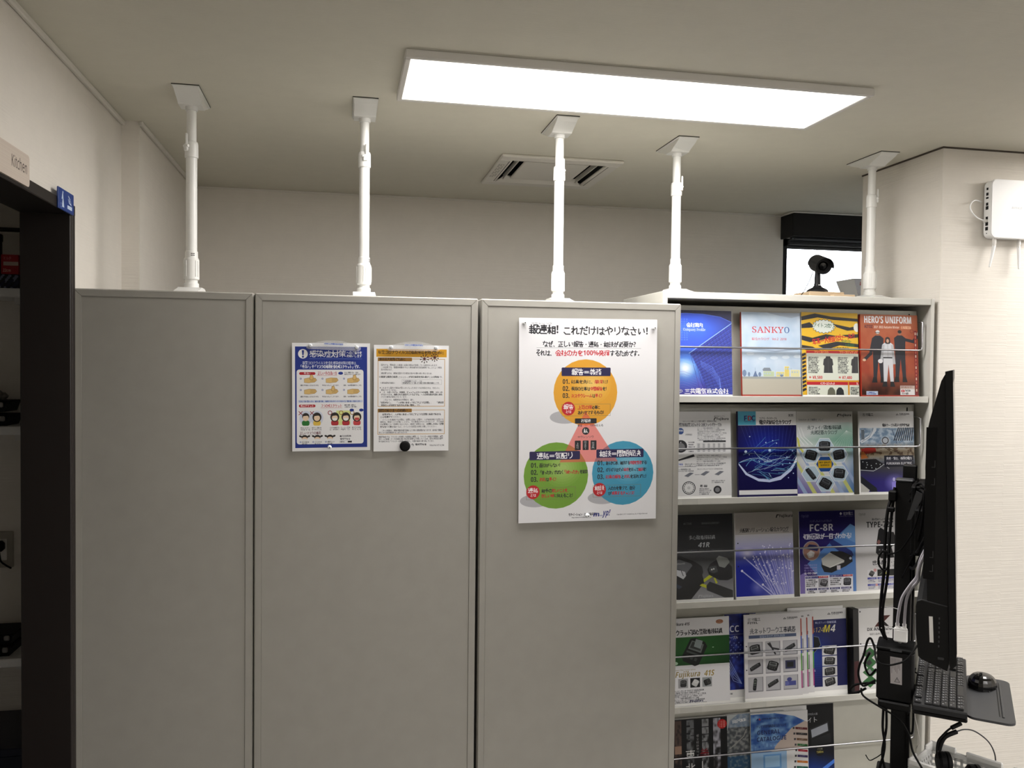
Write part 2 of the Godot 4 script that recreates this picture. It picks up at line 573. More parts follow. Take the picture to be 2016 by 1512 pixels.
	part("body", MB.new().lathe([Vector2(0, 0), Vector2(0.045, 0), Vector2(0.05, 0.06), Vector2(0.042, 0.15), Vector2(0.03, 0.20), Vector2(0.034, 0.215), Vector2(0.028, 0.215), Vector2(0, 0.19)], 24), mat(Color(0.72, 0.70, 0.64), 0.5), ket)
	part("handle", MB.new().curve([Vector3(-0.04, 0.16, 0), Vector3(-0.08, 0.15, 0), Vector3(-0.08, 0.07, 0), Vector3(-0.045, 0.05, 0)], 0.006), mat(Color(0.72, 0.70, 0.64), 0.5), ket)
	var cu := thing("kitchen_counter", "dark blue low cabinet at the bottom of the kitchen doorway", "cabinet", Vector3(-1.25, 0, -2.84))
	part("body", MB.new().span(Vector3(-0.4, 0, -0.10), Vector3(0.40, 0.45, 0.18), 0.004), mat(Color(0.07, 0.09, 0.16), 0.5), cu)
	part("worktop", MB.new().span(Vector3(-0.41, 0.45, -0.105), Vector3(0.41, 0.475, 0.19), 0.003), mat(Color(0.12, 0.13, 0.19), 0.4), cu)
	var wc := thing("power_lead", "thin white cord hanging below the lowest kitchen shelf", "cord", Vector3(-1.07, 0, -2.70))
	part("cord", MB.new().curve([Vector3(-0.03, 0.68, -0.04), Vector3(-0.015, 0.60, 0.02), Vector3(-0.005, 0.54, 0.02), Vector3(0.01, 0.476, 0.0)], 0.003), M.white, wc)
	var rail := thing("towel_rail", "dark rail high on the kitchen wall above the shelves", "rail", Vector3(-1.2, 2.02, -2.89))
	part("rod", MB.new().tube([Vector3(-0.3, 0, 0), Vector3(0.38, 0, 0)], 0.007, 10), M.dark_wood, rail)
	for dx in [-0.25, 0.33]:
		part("holder", MB.new().tube([Vector3(dx, 0, -0.06), Vector3(dx, 0, 0)], 0.006, 8), M.dark_wood, rail)
	# signs by the doorway
	var ks := Art.new(190, 68, 4.0, Color(0.78, 0.73, 0.68))
	for i in 22:
		ks.rect(0, i * 3.1, 190, i * 3.1 + 1.1, Color(0.76, 0.705, 0.655).lerp(Color(0.80, 0.755, 0.705), fmod(i * 0.37, 1.0)))
	ks.fit(86, 181, 14, 34, "Kitchen", Color(0.20, 0.15, 0.13))
	var sg := thing("kitchen_sign", "wooden plaque lettered Kitchen above the dark doorway", "sign", Vector3(LEFT_X + 0.0065, 2.022, -1.905))
	part("plaque", MB.new(Transform3D(Basis(Vector3.UP, PI / 2))).extrude(MB.rounded(0.19, 0.068, 0.009), 0.0, 0.012), mat(Color(0.78, 0.73, 0.68), 0.6), sg)
	var kq := MB.new()
	kq.quv(Vector3(0.0124, 0.030, 0.090), Vector3(0.0124, 0.030, -0.090), Vector3(0.0124, -0.030, -0.090), Vector3(0.0124, -0.030, 0.090), Vector3(1, 0, 0))
	part("lettering", kq, art_mat(ks, 0.6), sg)
	var bs := Art.new(113, 50, 6.0, Color(0.06, 0.22, 0.52))
	bs.text(12, 4, 1, " ", Color.WHITE)
	bs.poly([[26, 10], [31, 12], [33, 20], [40, 44], [22, 44], [28, 24], [20, 26], [22, 20]], Color(0.78, 0.84, 0.92))
	bs.ellipse(30, 8, 3.2, 3.2, Color(0.78, 0.84, 0.92))
	bs.rect(12, 36, 24, 46, Color(0.55, 0.65, 0.80))
	bs.rect(13, 37, 23, 45, Color(0.06, 0.22, 0.52))
	bs.line(72, 10, 84, 16, 3, Color(0.80, 0.86, 0.93))
	bs.line(84, 16, 78, 26, 3, Color(0.80, 0.86, 0.93))
	bs.line(78, 26, 92, 28, 3, Color(0.80, 0.86, 0.93))
	bs.line(72, 18, 78, 26, 3, Color(0.80, 0.86, 0.93))
	bs.line(88, 20, 94, 30, 2.4, Color(0.80, 0.86, 0.93))
	bs.rect(64, 33, 100, 42, Color(0.78, 0.84, 0.92))
	var bsn := thing("blue_sign", "small blue pictogram sign at the top corner of the doorway", "sign", Vector3(LEFT_X + 0.0128, 2.006, -2.252))
	part("plate", MB.new().box(Vector3(0.002, 0, 0), Vector3(0.004, 0.052, 0.115), 0.001), mat(Color(0.06, 0.22, 0.52), 0.4), bsn)
	var bq := MB.new()
	bq.quv(Vector3(0.0044, 0.025, 0.0565), Vector3(0.0044, 0.025, -0.0565), Vector3(0.0044, -0.025, -0.0565), Vector3(0.0044, -0.025, 0.0565), Vector3(1, 0, 0))
	part("pictogram", bq, art_mat(bs, 0.4), bsn)


# ---------------------------------------------------------------- cabinets

func cabinet(x0: float, x1: float, label: String) -> void:
	var w := x1 - x0
	var t := thing("storage_cabinet", label, "cabinet", Vector3((x0 + x1) / 2, 0, CAB_Z), 0, "grey steel cabinets in a row")
	part("carcass", MB.new().span(Vector3(-w / 2, 0, -0.38), Vector3(w / 2, CAB_TOP, -0.0030), 0.0032), M.cabinet, t)
	var e := 0.0030       # the shell shows as a thin bright edge all round
	var b := 0.0165       # face of the folded frame
	var g := 0.0009       # half gap of the mitre
	var l := -w / 2 + e
	var r := w / 2 - e
	var top := CAB_TOP - e
	var z0 := -0.0095
	var z1 := 0.0
	part("top_rail", MB.new().extrude(PackedVector2Array([Vector2(l + g, top), Vector2(r - g, top), Vector2(r - b - g, top - b), Vector2(l + b + g, top - b)]), z0, z1), M.cabinet, t)
	part("bottom_rail", MB.new().extrude(PackedVector2Array([Vector2(l + b + g, e + b), Vector2(r - b - g, e + b), Vector2(r - g, e), Vector2(l + g, e)]), z0, z1), M.cabinet, t)
	part("stile", MB.new().extrude(PackedVector2Array([Vector2(l, top - g), Vector2(l + b, top - b - g), Vector2(l + b, e + b + g), Vector2(l, e + g)]), z0, z1), M.cabinet, t)
	part("stile", MB.new().extrude(PackedVector2Array([Vector2(r, top - g), Vector2(r - b, top - b - g), Vector2(r - b, e + b + g), Vector2(r, e + g)]), z0, z1), M.cabinet, t)
	part("back_sheet", MB.new().span(Vector3(l + b + 0.0009, e + b + 0.001, z0), Vector3(r - b - 0.0009, top - b - 0.0028, -0.0016)), M.cabinet, t)


func build_cabinets() -> void:
	cabinet(-0.6865, -0.2372, "narrow grey steel cabinet back against the left wall, with nothing stuck on it")
	cabinet(-0.2345, 0.3774, "middle grey steel cabinet back with two small notices on it")
	cabinet(0.3857, 0.9941, "grey steel cabinet back with the large coloured poster on it")


# ---------------------------------------------------------------- magazine rack

const LIPS := [1.5175, 1.186, 0.8475, 0.5047, 0.168]
const FLAP_Z := -2.585


func build_rack() -> void:
	var x0 := 1.0
	var x1 := 1.987
	var zb := -2.899
	var t := thing("magazine_rack", "tall white steel magazine rack filled with catalogues", "magazine rack", Vector3(x0, 0, RACK_Z))
	var W := x1 - x0
	var D := zb - RACK_Z
	part("side_panel", MB.new().span(Vector3(0, 0, D), Vector3(0.0165, RACK_TOP, 0), 0.0015), M.rack, t)
	part("side_panel", MB.new().span(Vector3(W - 0.0135, 0, D), Vector3(W, RACK_TOP, 0), 0.0015), M.rack, t)
	part("top_panel", MB.new().span(Vector3(0.0168, RACK_TOP - 0.0225, D), Vector3(W - 0.0138, RACK_TOP - 0.0005, -0.0005), 0.0015), M.rack, t)
	part("back_panel", MB.new().span(Vector3(0.0165, 0, D), Vector3(W - 0.0135, RACK_TOP - 0.0225, D + 0.004)), M.flap, t)
	part("plinth", MB.new().span(Vector3(0.0165, 0, D + 0.01), Vector3(W - 0.0135, 0.06, -0.02)), M.flap, t)
	var fz := FLAP_Z - RACK_Z
	for k in 5:
		var y: float = LIPS[k]
		var up: float = 1.8145 if k == 0 else LIPS[k - 1] - 0.021 - 0.009
		var f := part("flap", MB.new().span(Vector3(0.020, y - 0.021, fz - 0.012), Vector3(0.9715, up, fz), 0.0015), M.flap, t)
		var tr := MB.new()
		tr.span(Vector3(0.0205, y - 0.021, fz + 0.0003), Vector3(0.9695, y - 0.018, -0.001), 0.001)
		tr.span(Vector3(0.0205, y - 0.021, -0.003), Vector3(0.9695, y, 0.0), 0.001)
		part("lip", tr, M.rack, f)
		var ry := y + 0.1585
		var rz := -0.0195
		var rod := [Vector3(0.036, ry + 0.098, fz + 0.001), Vector3(0.036, ry + 0.102, fz + 0.015), Vector3(0.036, ry + 0.096, rz), Vector3(0.036, ry + 0.01, rz), Vector3(0.040, ry + 0.002, rz), Vector3(0.050, ry, rz)]
		var right := []
		for p in rod:
			right.append(Vector3(0.992 - p.x, p.y, p.z))
		right.reverse()
		part("retaining_rod", MB.new().tube(rod + right, 0.0029, 12), M.chrome, f)
		part("latch_slot", MB.new().span(Vector3(0.938, up - 0.028, fz + 0.0002), Vector3(0.9425, up - 0.011, fz + 0.0010)), M.slot, f)


# ---------------------------------------------------------------- bracing poles

func arch(hgt: float) -> PackedVector2Array:
	# long side of a pole plate: flat face, curving in towards the socket
	var out := PackedVector2Array([Vector2(-0.1005, 0), Vector2(0.1005, 0)])
	for k in 7:
		var a := k / 6.0
		out.append(Vector2(0.1005 - 0.074 * (1.0 - pow(1.0 - a, 1.5)) , -hgt * pow(a, 0.62)))
	for k in 7:
		var a := 1.0 - k / 6.0
		out.append(Vector2(-0.1005 + 0.074 * (1.0 - pow(1.0 - a, 1.5)), -hgt * pow(a, 0.62)))
	out.remove_at(out.size() - 1)
	out.remove_at(2)
	return out


func pole(x: float, z: float, base: float, turn: float, label: String) -> void:
	var t := thing("bracing_pole", label, "pole", Vector3(x, base, z), 0, "white ceiling bracing poles")
	var H := CEIL - base
	var c := H - (CEIL - 2.194)       # foot of the upper clamp
	var side := Basis(Vector3.UP, PI / 2)
	part("foot_pad", MB.new().box(Vector3(0, 0.0015, 0), Vector3(0.072, 0.003, 0.205), 0.001), M.pole, t)
	part("foot", MB.new(Transform3D(side * Basis(Vector3.RIGHT, PI), Vector3(0, 0.003, 0))).extrude(arch(0.020), -0.032, 0.032), M.pole, t)
	part("neck", MB.new().lathe([Vector2(0.0, 0.018), Vector2(0.0205, 0.018), Vector2(0.0205, 0.034), Vector2(0.0192, 0.037), Vector2(0.0170, 0.037), Vector2(0.0170, 0.048)], 28), M.pole, t)
	var sl := MB.new().lathe([Vector2(0.0170, 0.046), Vector2(0.0205, 0.0465), Vector2(0.0215, 0.049), Vector2(0.0212, 0.103), Vector2(0.0185, 0.109), Vector2(0.0150, 0.109)], 32)
	part("adjuster_sleeve", sl, M.pole, t)
	for k in 4:
		var a := turn + TAU * k / 4.0
		var fx := MB.new(Transform3D(Basis(Vector3.UP, a), Vector3.ZERO))
		fx.box(Vector3(0.0213, 0.077, -0.0035), Vector3(0.0022, 0.046, 0.0016), 0.0006)
		fx.box(Vector3(0.0213, 0.077, 0.0035), Vector3(0.0022, 0.046, 0.0016), 0.0006)
		part("grip_rib", fx, M.pole, t)
	part("collar", MB.new().lathe([Vector2(0.0150, 0.108), Vector2(0.0178, 0.108), Vector2(0.0174, 0.127), Vector2(0.0152, 0.128)], 28), M.pole, t)
	for k in 4:
		var pm := MB.new(Transform3D(Basis(Vector3.UP, turn + 0.9 + 0.32 * (k % 2)), Vector3.ZERO))
		pm.box(Vector3(0.0, 0.1150 + 0.0050 * (k / 2), 0.01745), Vector3(0.0048, 0.0024, 0.0012))
		part("print", pm, M.print_grey, t)
	part("lower_tube", MB.new().lathe([Vector2(0.0153, 0.125), Vector2(0.0153, c + 0.005)], 28), M.pole, t)
	part("clamp", MB.new().lathe([Vector2(0.0153, c - 0.001), Vector2(0.0182, c), Vector2(0.0186, c + 0.004), Vector2(0.0182, c + 0.038), Vector2(0.0168, c + 0.044), Vector2(0.0135, c + 0.046)], 28), M.pole, t)
	var lv := MB.new(Transform3D(Basis(Vector3.UP, turn), Vector3(0, c + 0.030, 0)))
	lv.box(Vector3(0, -0.004, 0.0195), Vector3(0.014, 0.020, 0.008), 0.0025)
	lv.box(Vector3(0.003, 0.018, 0.0205), Vector3(0.008, 0.036, 0.006), 0.0025)
	lv.tube([Vector3(-0.009, 0.0, 0.019), Vector3(0.009, 0.0, 0.019)], 0.004, 10)
	part("clamp_lever", lv, M.pole, t)
	part("upper_tube", MB.new().lathe([Vector2(0.0133, c + 0.03), Vector2(0.0133, H - 0.035)], 28), M.pole, t)
	part("socket", MB.new().lathe([Vector2(0.0135, H - 0.044), Vector2(0.0166, H - 0.044), Vector2(0.0172, H - 0.030), Vector2(0.0180, H - 0.024)], 28), M.pole, t)
	part("ceiling_plate", MB.new(Transform3D(side, Vector3(0, H - 0.003, 0))).extrude(arch(0.030), -0.032, 0.032), M.pole, t)
	part("plate_rim", MB.new().box(Vector3(0, H - 0.0035, 0), Vector3(0.072, 0.003, 0.205), 0.001), M.pole, t)
	part("ceiling_pad", MB.new().box(Vector3(0, H - 0.001, 0), Vector3(0.0724, 0.002, 0.2055)), M.pad, t)


func build_poles() -> void:
	pole(-0.427, -2.533, CAB_TOP, -0.7, "leftmost white bracing pole, on the narrow cabinet by the left wall")
	pole(0.060, -2.533, CAB_TOP, 0.1, "white bracing pole on the middle cabinet, above the two notices")
	pole(0.667, -2.566, CAB_TOP, 0.3, "white bracing pole on the cabinet with the poster, in front of the air conditioner")
	pole(1.114, -2.694, RACK_TOP, 0.6, "white bracing pole at the left end of the magazine rack top")
	pole(1.871, -2.710, RACK_TOP, 1.0, "white bracing pole at the right end of the magazine rack, by the wall corner")


# ---------------------------------------------------------------- ceiling cassette

func build_ceiling_things() -> void:
	var t := thing("cassette_air_conditioner", "white ceiling air conditioner grille with two dark outlets behind a pole", "air conditioner", Vector3(0.787, CEIL, -3.192))
	var ox := 0.230
	var oz := 0.237
	var ix := 0.178
	var iz := 0.178
	var d := 0.012
	var fr := MB.new()
	for s in [-1.0, 1.0]:
		fr.span(Vector3(-ox, -d, s * iz), Vector3(ox, 0, s * oz), 0.004)
		fr.span(Vector3(s * ix, -d, -iz), Vector3(s * ox, 0, iz), 0.004)
	part("frame", fr, M.trim_white, t)
	# sloping inner cheeks front and back, centre panel, outlets left and right
	for s in [-1.0, 1.0]:
		var ck := MB.new()
		ck.quad(Vector3(-ix, -d, s * iz), Vector3(ix, -d, s * iz), Vector3(0.150, 0.006, s * 0.145), Vector3(-0.150, 0.006, s * 0.145), Vector3(0, -1, -s))
		ck.quad(Vector3(-ix, -d + 0.002, s * iz), Vector3(ix, -d + 0.002, s * iz), Vector3(0.150, 0.009, s * 0.145), Vector3(-0.150, 0.009, s * 0.145), Vector3(0, 1, s))
		part("cheek", ck, M.trim_white, t)
		part("slat", MB.new().span(Vector3(s * 0.150, -0.006, -0.160), Vector3(s * 0.1535, 0.014, 0.160), 0.001), M.trim_white, t)
		part("seam", MB.new().span(Vector3(s * 0.188, -d - 0.0004, -0.168), Vector3(s * 0.1902, -d + 0.001, 0.168)), M.slot, t)
	part("centre_panel", MB.new().span(Vector3(-0.125, -0.004, -0.150), Vector3(0.125, 0.006, 0.150), 0.003), M.trim_white, t)
	var hs := MB.new()
	hs.span(Vector3(-0.18, 0.09, -0.18), Vector3(0.18, 0.11, 0.18))
	for s in [-1.0, 1.0]:
		hs.span(Vector3(s * 0.1785, -0.002, -0.18), Vector3(s * 0.1799, 0.09, 0.18))
		hs.span(Vector3(-0.178, 0.0, s * 0.1785), Vector3(0.178, 0.09, s * 0.1799))
	part("housing", hs, M.slot, t)
	var st := Art.new(60, 150, 4.0, Color(0.83, 0.81, 0.77))
	for k in 14:
		var yy := 6.0 + k * 10.0
		for q in 3:
			if (k * 7 + q * 3) % 4:
				st.rect(6 + q * 17, yy, 18 + q * 17, yy + 5, Color(0.52, 0.51, 0.49))
	var sq := MB.new()
	sq.quv(Vector3(-0.196, -d - 0.0005, -0.10), Vector3(-0.224, -d - 0.0005, -0.10), Vector3(-0.224, -d - 0.0005, 0.13), Vector3(-0.196, -d - 0.0005, 0.13), Vector3(0, -1, 0))
	part("rating_print", sq, art_mat(st, 0.6), t)


# ---------------------------------------------------------------- printing
# Print is drawn as flat shapes on an image twice as fine as the texture, in millimetres of the sheet.
# Japanese characters are drawn as strokes on a ten by ten grid: a run of digit pairs is one pen line,
# a character followed by four digits is a component set into the box x0 y0 x1 y1.


const STROKES := {
	"ア": "128265 54564829", "イ": "714416 5359", "ウ": "5052 151282856839", "エ": "1282 5258 0898", "オ": "0393 60685948 6318",
	"カ": "13837968 404519", "キ": "1373 0787 4069", "ク": "4014 32827639", "ケ": "3015 2393 636649", "コ": "128288 1888",
	"サ": "0393 2026 70756749", "シ": "1132 0425 195893", "ス": "12826619 5699", "セ": "049376 30384989", "ソ": "1134 817639",
	"タ": "4014 32827639 3567", "チ": "7121 0494 515629", "ツ": "0225 4154 918639", "テ": "1181 0494 545629", "ト": "3039 3486",
	"ナ": "0393 505629", "ニ": "1282 0898", "ネ": "4152 138318 5659 6688", "ハ": "3218 6298", "ヒ": "20284989 2483", "フ": "12827639",
	"ヘ": "063398", "ホ": "0393 5059 3518 7598", "マ": "128256 3568", "ミ": "2183 2585 1888", "ム": "511887 6598", "メ": "806519 2388",
	"モ": "1181 0494 41484989", "ヤ": "049375 3059", "ユ": "227268 0898", "ヨ": "118189 1585 1989", "ラ": "2171 14847739", "リ": "2026 707649",
	"ル": "313509 616895", "レ": "202984", "ロ": "1282881812", "ワ": "151181847739", "ン": "1234 195893", "ー": "0595", "・": "4555",
	"ッ": "ツ2489", "ャ": "ヤ2489", "ュ": "ユ2489", "ョ": "ヨ2489", "ィ": "イ2489", "ェ": "エ2489", "ァ": "ア2489",
	"゛": "7182 8091", "゜": "7080817170",
	"あ": "1272 404659 735729173575978969", "い": "12162836 7286", "う": "3161 2463857849", "え": "3161 247419 47576999",
	"お": "1262 3038172574968869 7192", "か": "0363665948 303419 7295", "き": "1272 1474 3077 26285979", "く": "702579", "け": "1118 3393 707659",
	"こ": "2272 173989", "さ": "1383 4076 263979", "し": "20274987", "す": "0292 50563735555739", "せ": "0393 717656 31384989", "そ": "20701594 65475979",
	"た": "0262 3019 5494 576999", "ち": "1282 402664967949", "つ": "0362948748", "っ": "つ2489", "て": "0292555889", "と": "3044 8336284989",
	"な": "0262 3016 7293 747859486799", "に": "1118 4383 475898", "の": "514728062261948859", "は": "1118 3393 717859486799", "ひ": "021225185969722583",
	"へ": "063398", "ほ": "1118 3191 3494 717859486799", "ま": "1282 1484 505839284789", "み": "115118063596 7369", "む": "0252 3036162438598986 6284",
	"め": "2248 6056290733739669", "も": "4037598886 1373 1575", "や": "05729476 3159 5062", "よ": "505839184789 5282", "ら": "3151 2326658749",
	"り": "2125 70847749", "る": "217116649689594767", "れ": "2029 033307626898", "わ": "2029 033307639669", "を": "1282 40155457 8336384989", "ん": "40091528596876",
	"、": "1829", "。": "1727281817", "「": "805055", "」": "444919", "＝": "1484 1686",
	"口": "1181891911", "日": "1181891911 1585", "目": "1181891911 1383 1686", "木": "0393 5059 5318 5398", "言": "4051 0292 1484 1585 1777791917",
	"糸": "502254 711585 5559 2618 7698", "幸": "5059 1282 0494 1686 0898", "車": "0191 1383861613 1484 5059 0797", "辶": "0112 04242709 183999",
	"火": "505519 5599 1234 8264", "炎": "火0095 火0499", "土": "5059 1484 0999", "示": "4051 128216 4549 5577", "扌": "0383 505938 0785",
	"軍": "03009093 車1299", "氵": "0112 0425 0927", "刀": "11818959 4119", "亻": "6015 4349", "各": "3103 317106 3496 口2699", "女": "402589 726619 0393",
	"月": "202609 20808969 2383 2686", "王": "1181 1585 0999 5159", "禾": "6021 0383 4149 4308 4477", "石": "0191 4105 口2589", "谷": "3003 6093 5206 5296 口2699",
	"欠": "3004 229274 534609 5599", "攵": "3004 1292 7219 2399", "里": "1181851511 1383 5059 1787 0999", "寺": "5054 1282 0494 0696 767969 2738",
	"昔": "0292 3034 6064 0494 日2589", "朱": "2013 1383 0595 5059 5519 5599", "斤": "80212609 2494 6469", "頁": "0090 4132 1282871712 1585 3709 6799",
	"田": "1181891911 5159 1585", "酉": "0191 0383890903 3135 6165 0676",
	"報": "幸0049 5950909282 649469 6599", "連": "車3097 辶0099", "相": "木0049 目5199", "告": "2013 1282 5055 0595 口2689", "絡": "糸0049 各4199",
	"談": "言0039 炎4099", "正": "0191 5159 5585 2529 0999", "必": "2418 31388987 8029 5163 8396", "要": "0090 1282851512 3035 6065 女0499",
	"会": "5004 5094 3464 0696 462989 6799", "社": "示0049 土5199", "力": "03837958 404419", "発": "114105 5095 8162 3474 0686 444719 64688998",
	"揮": "扌0039 軍4099", "義": "2031 7061 1282 1383 5154 0595 0797 353928 6499 9669", "務": "014123 0444 242918 3506 6053 6191 8154 6295 力5599",
	"結": "糸0039 7074 4292 5484 口5699", "果": "日1085 5059 0696 5619 5699", "先": "3013 2282 5055 0595 353809 65688998",
	"簡": "2002 1141 6052 6191 0903434606 9993535696 日3669", "潔": "氵0039 3161 3363 4045 刀6094 糸3599", "長": "2025 2080 2282 2484 0595 253948 8667 4599",
	"期": "0151 1017 4047 1343 1545 0757 1809 4859 月6099", "仕": "亻0039 3393 6069 4989", "事": "0191 2272742422 15858818 0696 505948",
	"中": "1282861612 5059", "間": "0900404404 0242 9990505494 5292 日3679", "早": "日1084 0696 5459", "上": "5059 5484 0999", "司": "00808969 1262 口1558",
	"関": "0900404404 0242 9990505494 5292 3575 2777 5557 5739 5779", "心": "1508 3238497977 4153 7395", "客": "5051 03019193 各1299",
	"様": "木0039 5061 8071 4292 5383 4494 6269 5748 8567 7699", "望": "2011 0141 111444 月5094 王1599", "応": "5051 91111609 心2399",
	"私": "禾0049 714887 7599", "同": "0900909979 2272 口3468", "部": "2021 0151 1214 4234 0454 口1649 6069 609073958766", "下": "0191 5159 5476",
	"門": "0900404404 0242 9990505494 5292", "他": "亻0039 349296 6066 42489998", "気": "2003 1191 2373 15757889 2759 5729", "配": "酉0049 51919555599997",
	"面": "0090 5032 0393990903 3339 6369 3565 3767", "倒": "亻0029 3161 5133 土3569 7177 919989", "伝": "亻0039 5282 4494 644888 7699",
	"確": "石0049 43419193 6245 5459 5494 5696 5999 7479", "認": "言0039 4191 919485 6145 4353 心4599", "礼": "示0049 60689997",
	"手": "7021 1383 0595 505948", "欲": "谷0049 欠5099", "時": "日0137 7074 5292 4494 4696 767968 5667", "内": "0902929989 505427 5477",
	"容": "5051 03019193 谷1299", "整": "0151 0242440402 2025 攵5095 正0599", "理": "王0038 里4099", "余": "5004 5094 2474 0686 5459 3718 6798",
	"裕": "示0049 谷5099", "持": "扌0039 寺4099", "忘": "5051 0191 212484 心0599", "借": "亻0039 昔3099", "自": "4032 1282891912 1484 1787",
	"分": "3004 6094 25757959 4519", "成": "1292 121609 14444737 50669997 8448 7081", "株": "木0039 朱3099", "式": "0292 60679997 1545 3538 0857 7081",
	"感": "1191 111506 2343 口2455 50659594 8346 7081 心1699", "染": "1021 0112 0514 504425 31717495 木0599", "症": "6061 92222609 0213 0524 正3399",
	"対": "2022 0343 4309 1349 5393 808969 5566", "策": "2002 1141 6052 6191 0393 16158586 5359 5618 5698",
	"新": "2021 0141 1213 3233 0444 2449 0646 2608 2648 斤5099", "型": "0050 0252 1014 4045 6063 8084 土0599", "含": "5004 5094 4252 2474 7456 口2699",
	"基": "0191 2025 7075 2373 0595 3516 6586 5659 2878 0999", "本": "0292 5059 5208 5298 3777", "洗": "氵0039 先3099",
	"着": "2031 7061 1282 5154 2373 0494 4408 目3599", "用": "101609 10909979 1393 1696 5059", "咳": "口0236 6061 4191 61437346 8449 7699",
	"方": "5051 0292 424519 44847958", "協": "0434 2029 力4084 力3569 力6599", "願": "51010609 日2246 3649 2728 4758 頁5099",
	"三": "1282 2575 0999", "共": "0292 3036 6066 0696 3719 6799", "電": "1080 04029294 5054 2333 6373 1585881815 1686 55599998", "案": "5051 03019193 女1195 木0599",
	"総": "糸0039 6043 7093 644585 心4599", "合": "5004 5094 3464 口2699", "設": "言0039 505344 50808393 459549 5699",
	"資": "0112 0413 欠3094 2575782825 2676 3819 6889", "材": "木0049 4393 707969 7348", "器": "口1043 口5083 0595 5307 5596 口1749 口5789",
	"工": "1181 5158 0898", "機": "木0039 50425344 80728374 60679998 3696 4639 5567 8568", "光": "5054 1233 8263 0595 353809 65688998",
	"融": "0050 口1143 09045459 1536 1747 3639 口6294 7078 5898 8799", "接": "扌0039 6061 4191 5153 8173 4494 女4499",
	"続": "糸0039 4191 7073 5383 46459596 665849 76789998", "測": "氵0029 3161673731 3363 3565 3729 5769 7176 909989",
	"定": "5051 03019193 2373 5359 5585 352709 274999", "古": "0292 5055 口1589", "河": "氵0039 3191 818969 口4366", "多": "5012 4181 8115 4254 6536 5595 9529 5668",
	"切": "0543 202746 4191 919979 6149", "断": "000959 3038 1454 1122 5142 3416 3456 斤5099", "回": "0090990900 口3366",
	"数": "2024 0242 0011 4031 女0459 攵5099", "一": "0595", "世": "111999 4046 7076 4676 0393", "界": "田1074 5407 5497 3629 6669",
	"最": "日1083 0494 1418 4449 1646 0938 559559 5699", "小": "505948 2317 7397", "祭": "3004 1141 4105 5191 9154 6294 3565 0797 5759 2818 7898",
	"年": "2003 1181 2474 2427 0797 5159", "末": "0191 1484 5059 5418 5498", "大": "0393 5053 5319 5399", "謝": "言0029 316169 3137 3353 3555 3767 6739 7393 8989 8979 7576",
	"住": "亻0039 6061 4292 6269 4585 3999", "友": "0292 403409 348429 4599", "線": "糸0039 日4184 7071 646959 4556 8566 6599",
	"調": "言0039 414639 41919989 5383 7175 口5678", "東": "0191 1383861613 1484 5059 5618 5698", "北": "3039 0333 0837 60689997 9264",
	"美": "2031 7061 1282 1484 5155 0595 0797 5719 5799", "単": "1112 4152 7061 1282861612 1484 5259 0797", "国": "0090990900 2272 2575 5257 2777",
	"信": "亻0039 言3099", "防": "0009 004023442606 方4099", "人": "505419 5499", "集": "2003 2049 2181 2383 0585 3133 木0599", "空": "5051 03019193 3424 6384 2575 5559 0999",
	"令": "5004 5094 3464 257556 5459", "和": "禾0049 口5298", "省": "5053 3113 6183 6104 目2489", "労": "1021 4051 7061 02019192 03837958 404419",
	"服": "月0049 5099 50909353 449459 5599", "図": "0090990900 3244 5254 7227 3478", "樹": "木0029 3161 5154 口3546 7393 8989 8979 7576", "製": "0151 1014 0353 3055 6063 8084 5051 0595 5609 4699",
	"管": "2002 1141 6052 6191 04039394 2575782825", "路": "口0143 4246 0848 各5099", "安": "5051 03019193 女1299", "写": "02009092 2343 2383 838979 0565", "真": "0292 5053 目2377 0898 3819 6899",
	"問": "0900404404 0242 9990505494 5292 口3679", "題": "日0143 0454 2458 2646 1609 0899 頁5097", "決": "氵0039 4282 8285 3595 606539 6599",
	"解": "2003 1141 09034349 0545 0747 2349 刀5094 5686 4898 7479", "＜": "812489", "＞": "216729", "受": "8021 1213 4153 8273 04039394 257529 3699", "全": "5004 5094 3565 2777 0999 5559", "品": "口2064 口0549 口5599", "軽": "車0049 5090 9154 6295 7059 5686 4999",
}
const VOICED := "ガカギキグクゲケゴコザサジシズスゼセゾソダタデテドトバハビヒブフベヘボホがかぎきぐくげけごこざさじしずすぜせぞそだたでてどとばはびひべへ"
const PLOSIVE := "パハピヒプフペヘポホ"


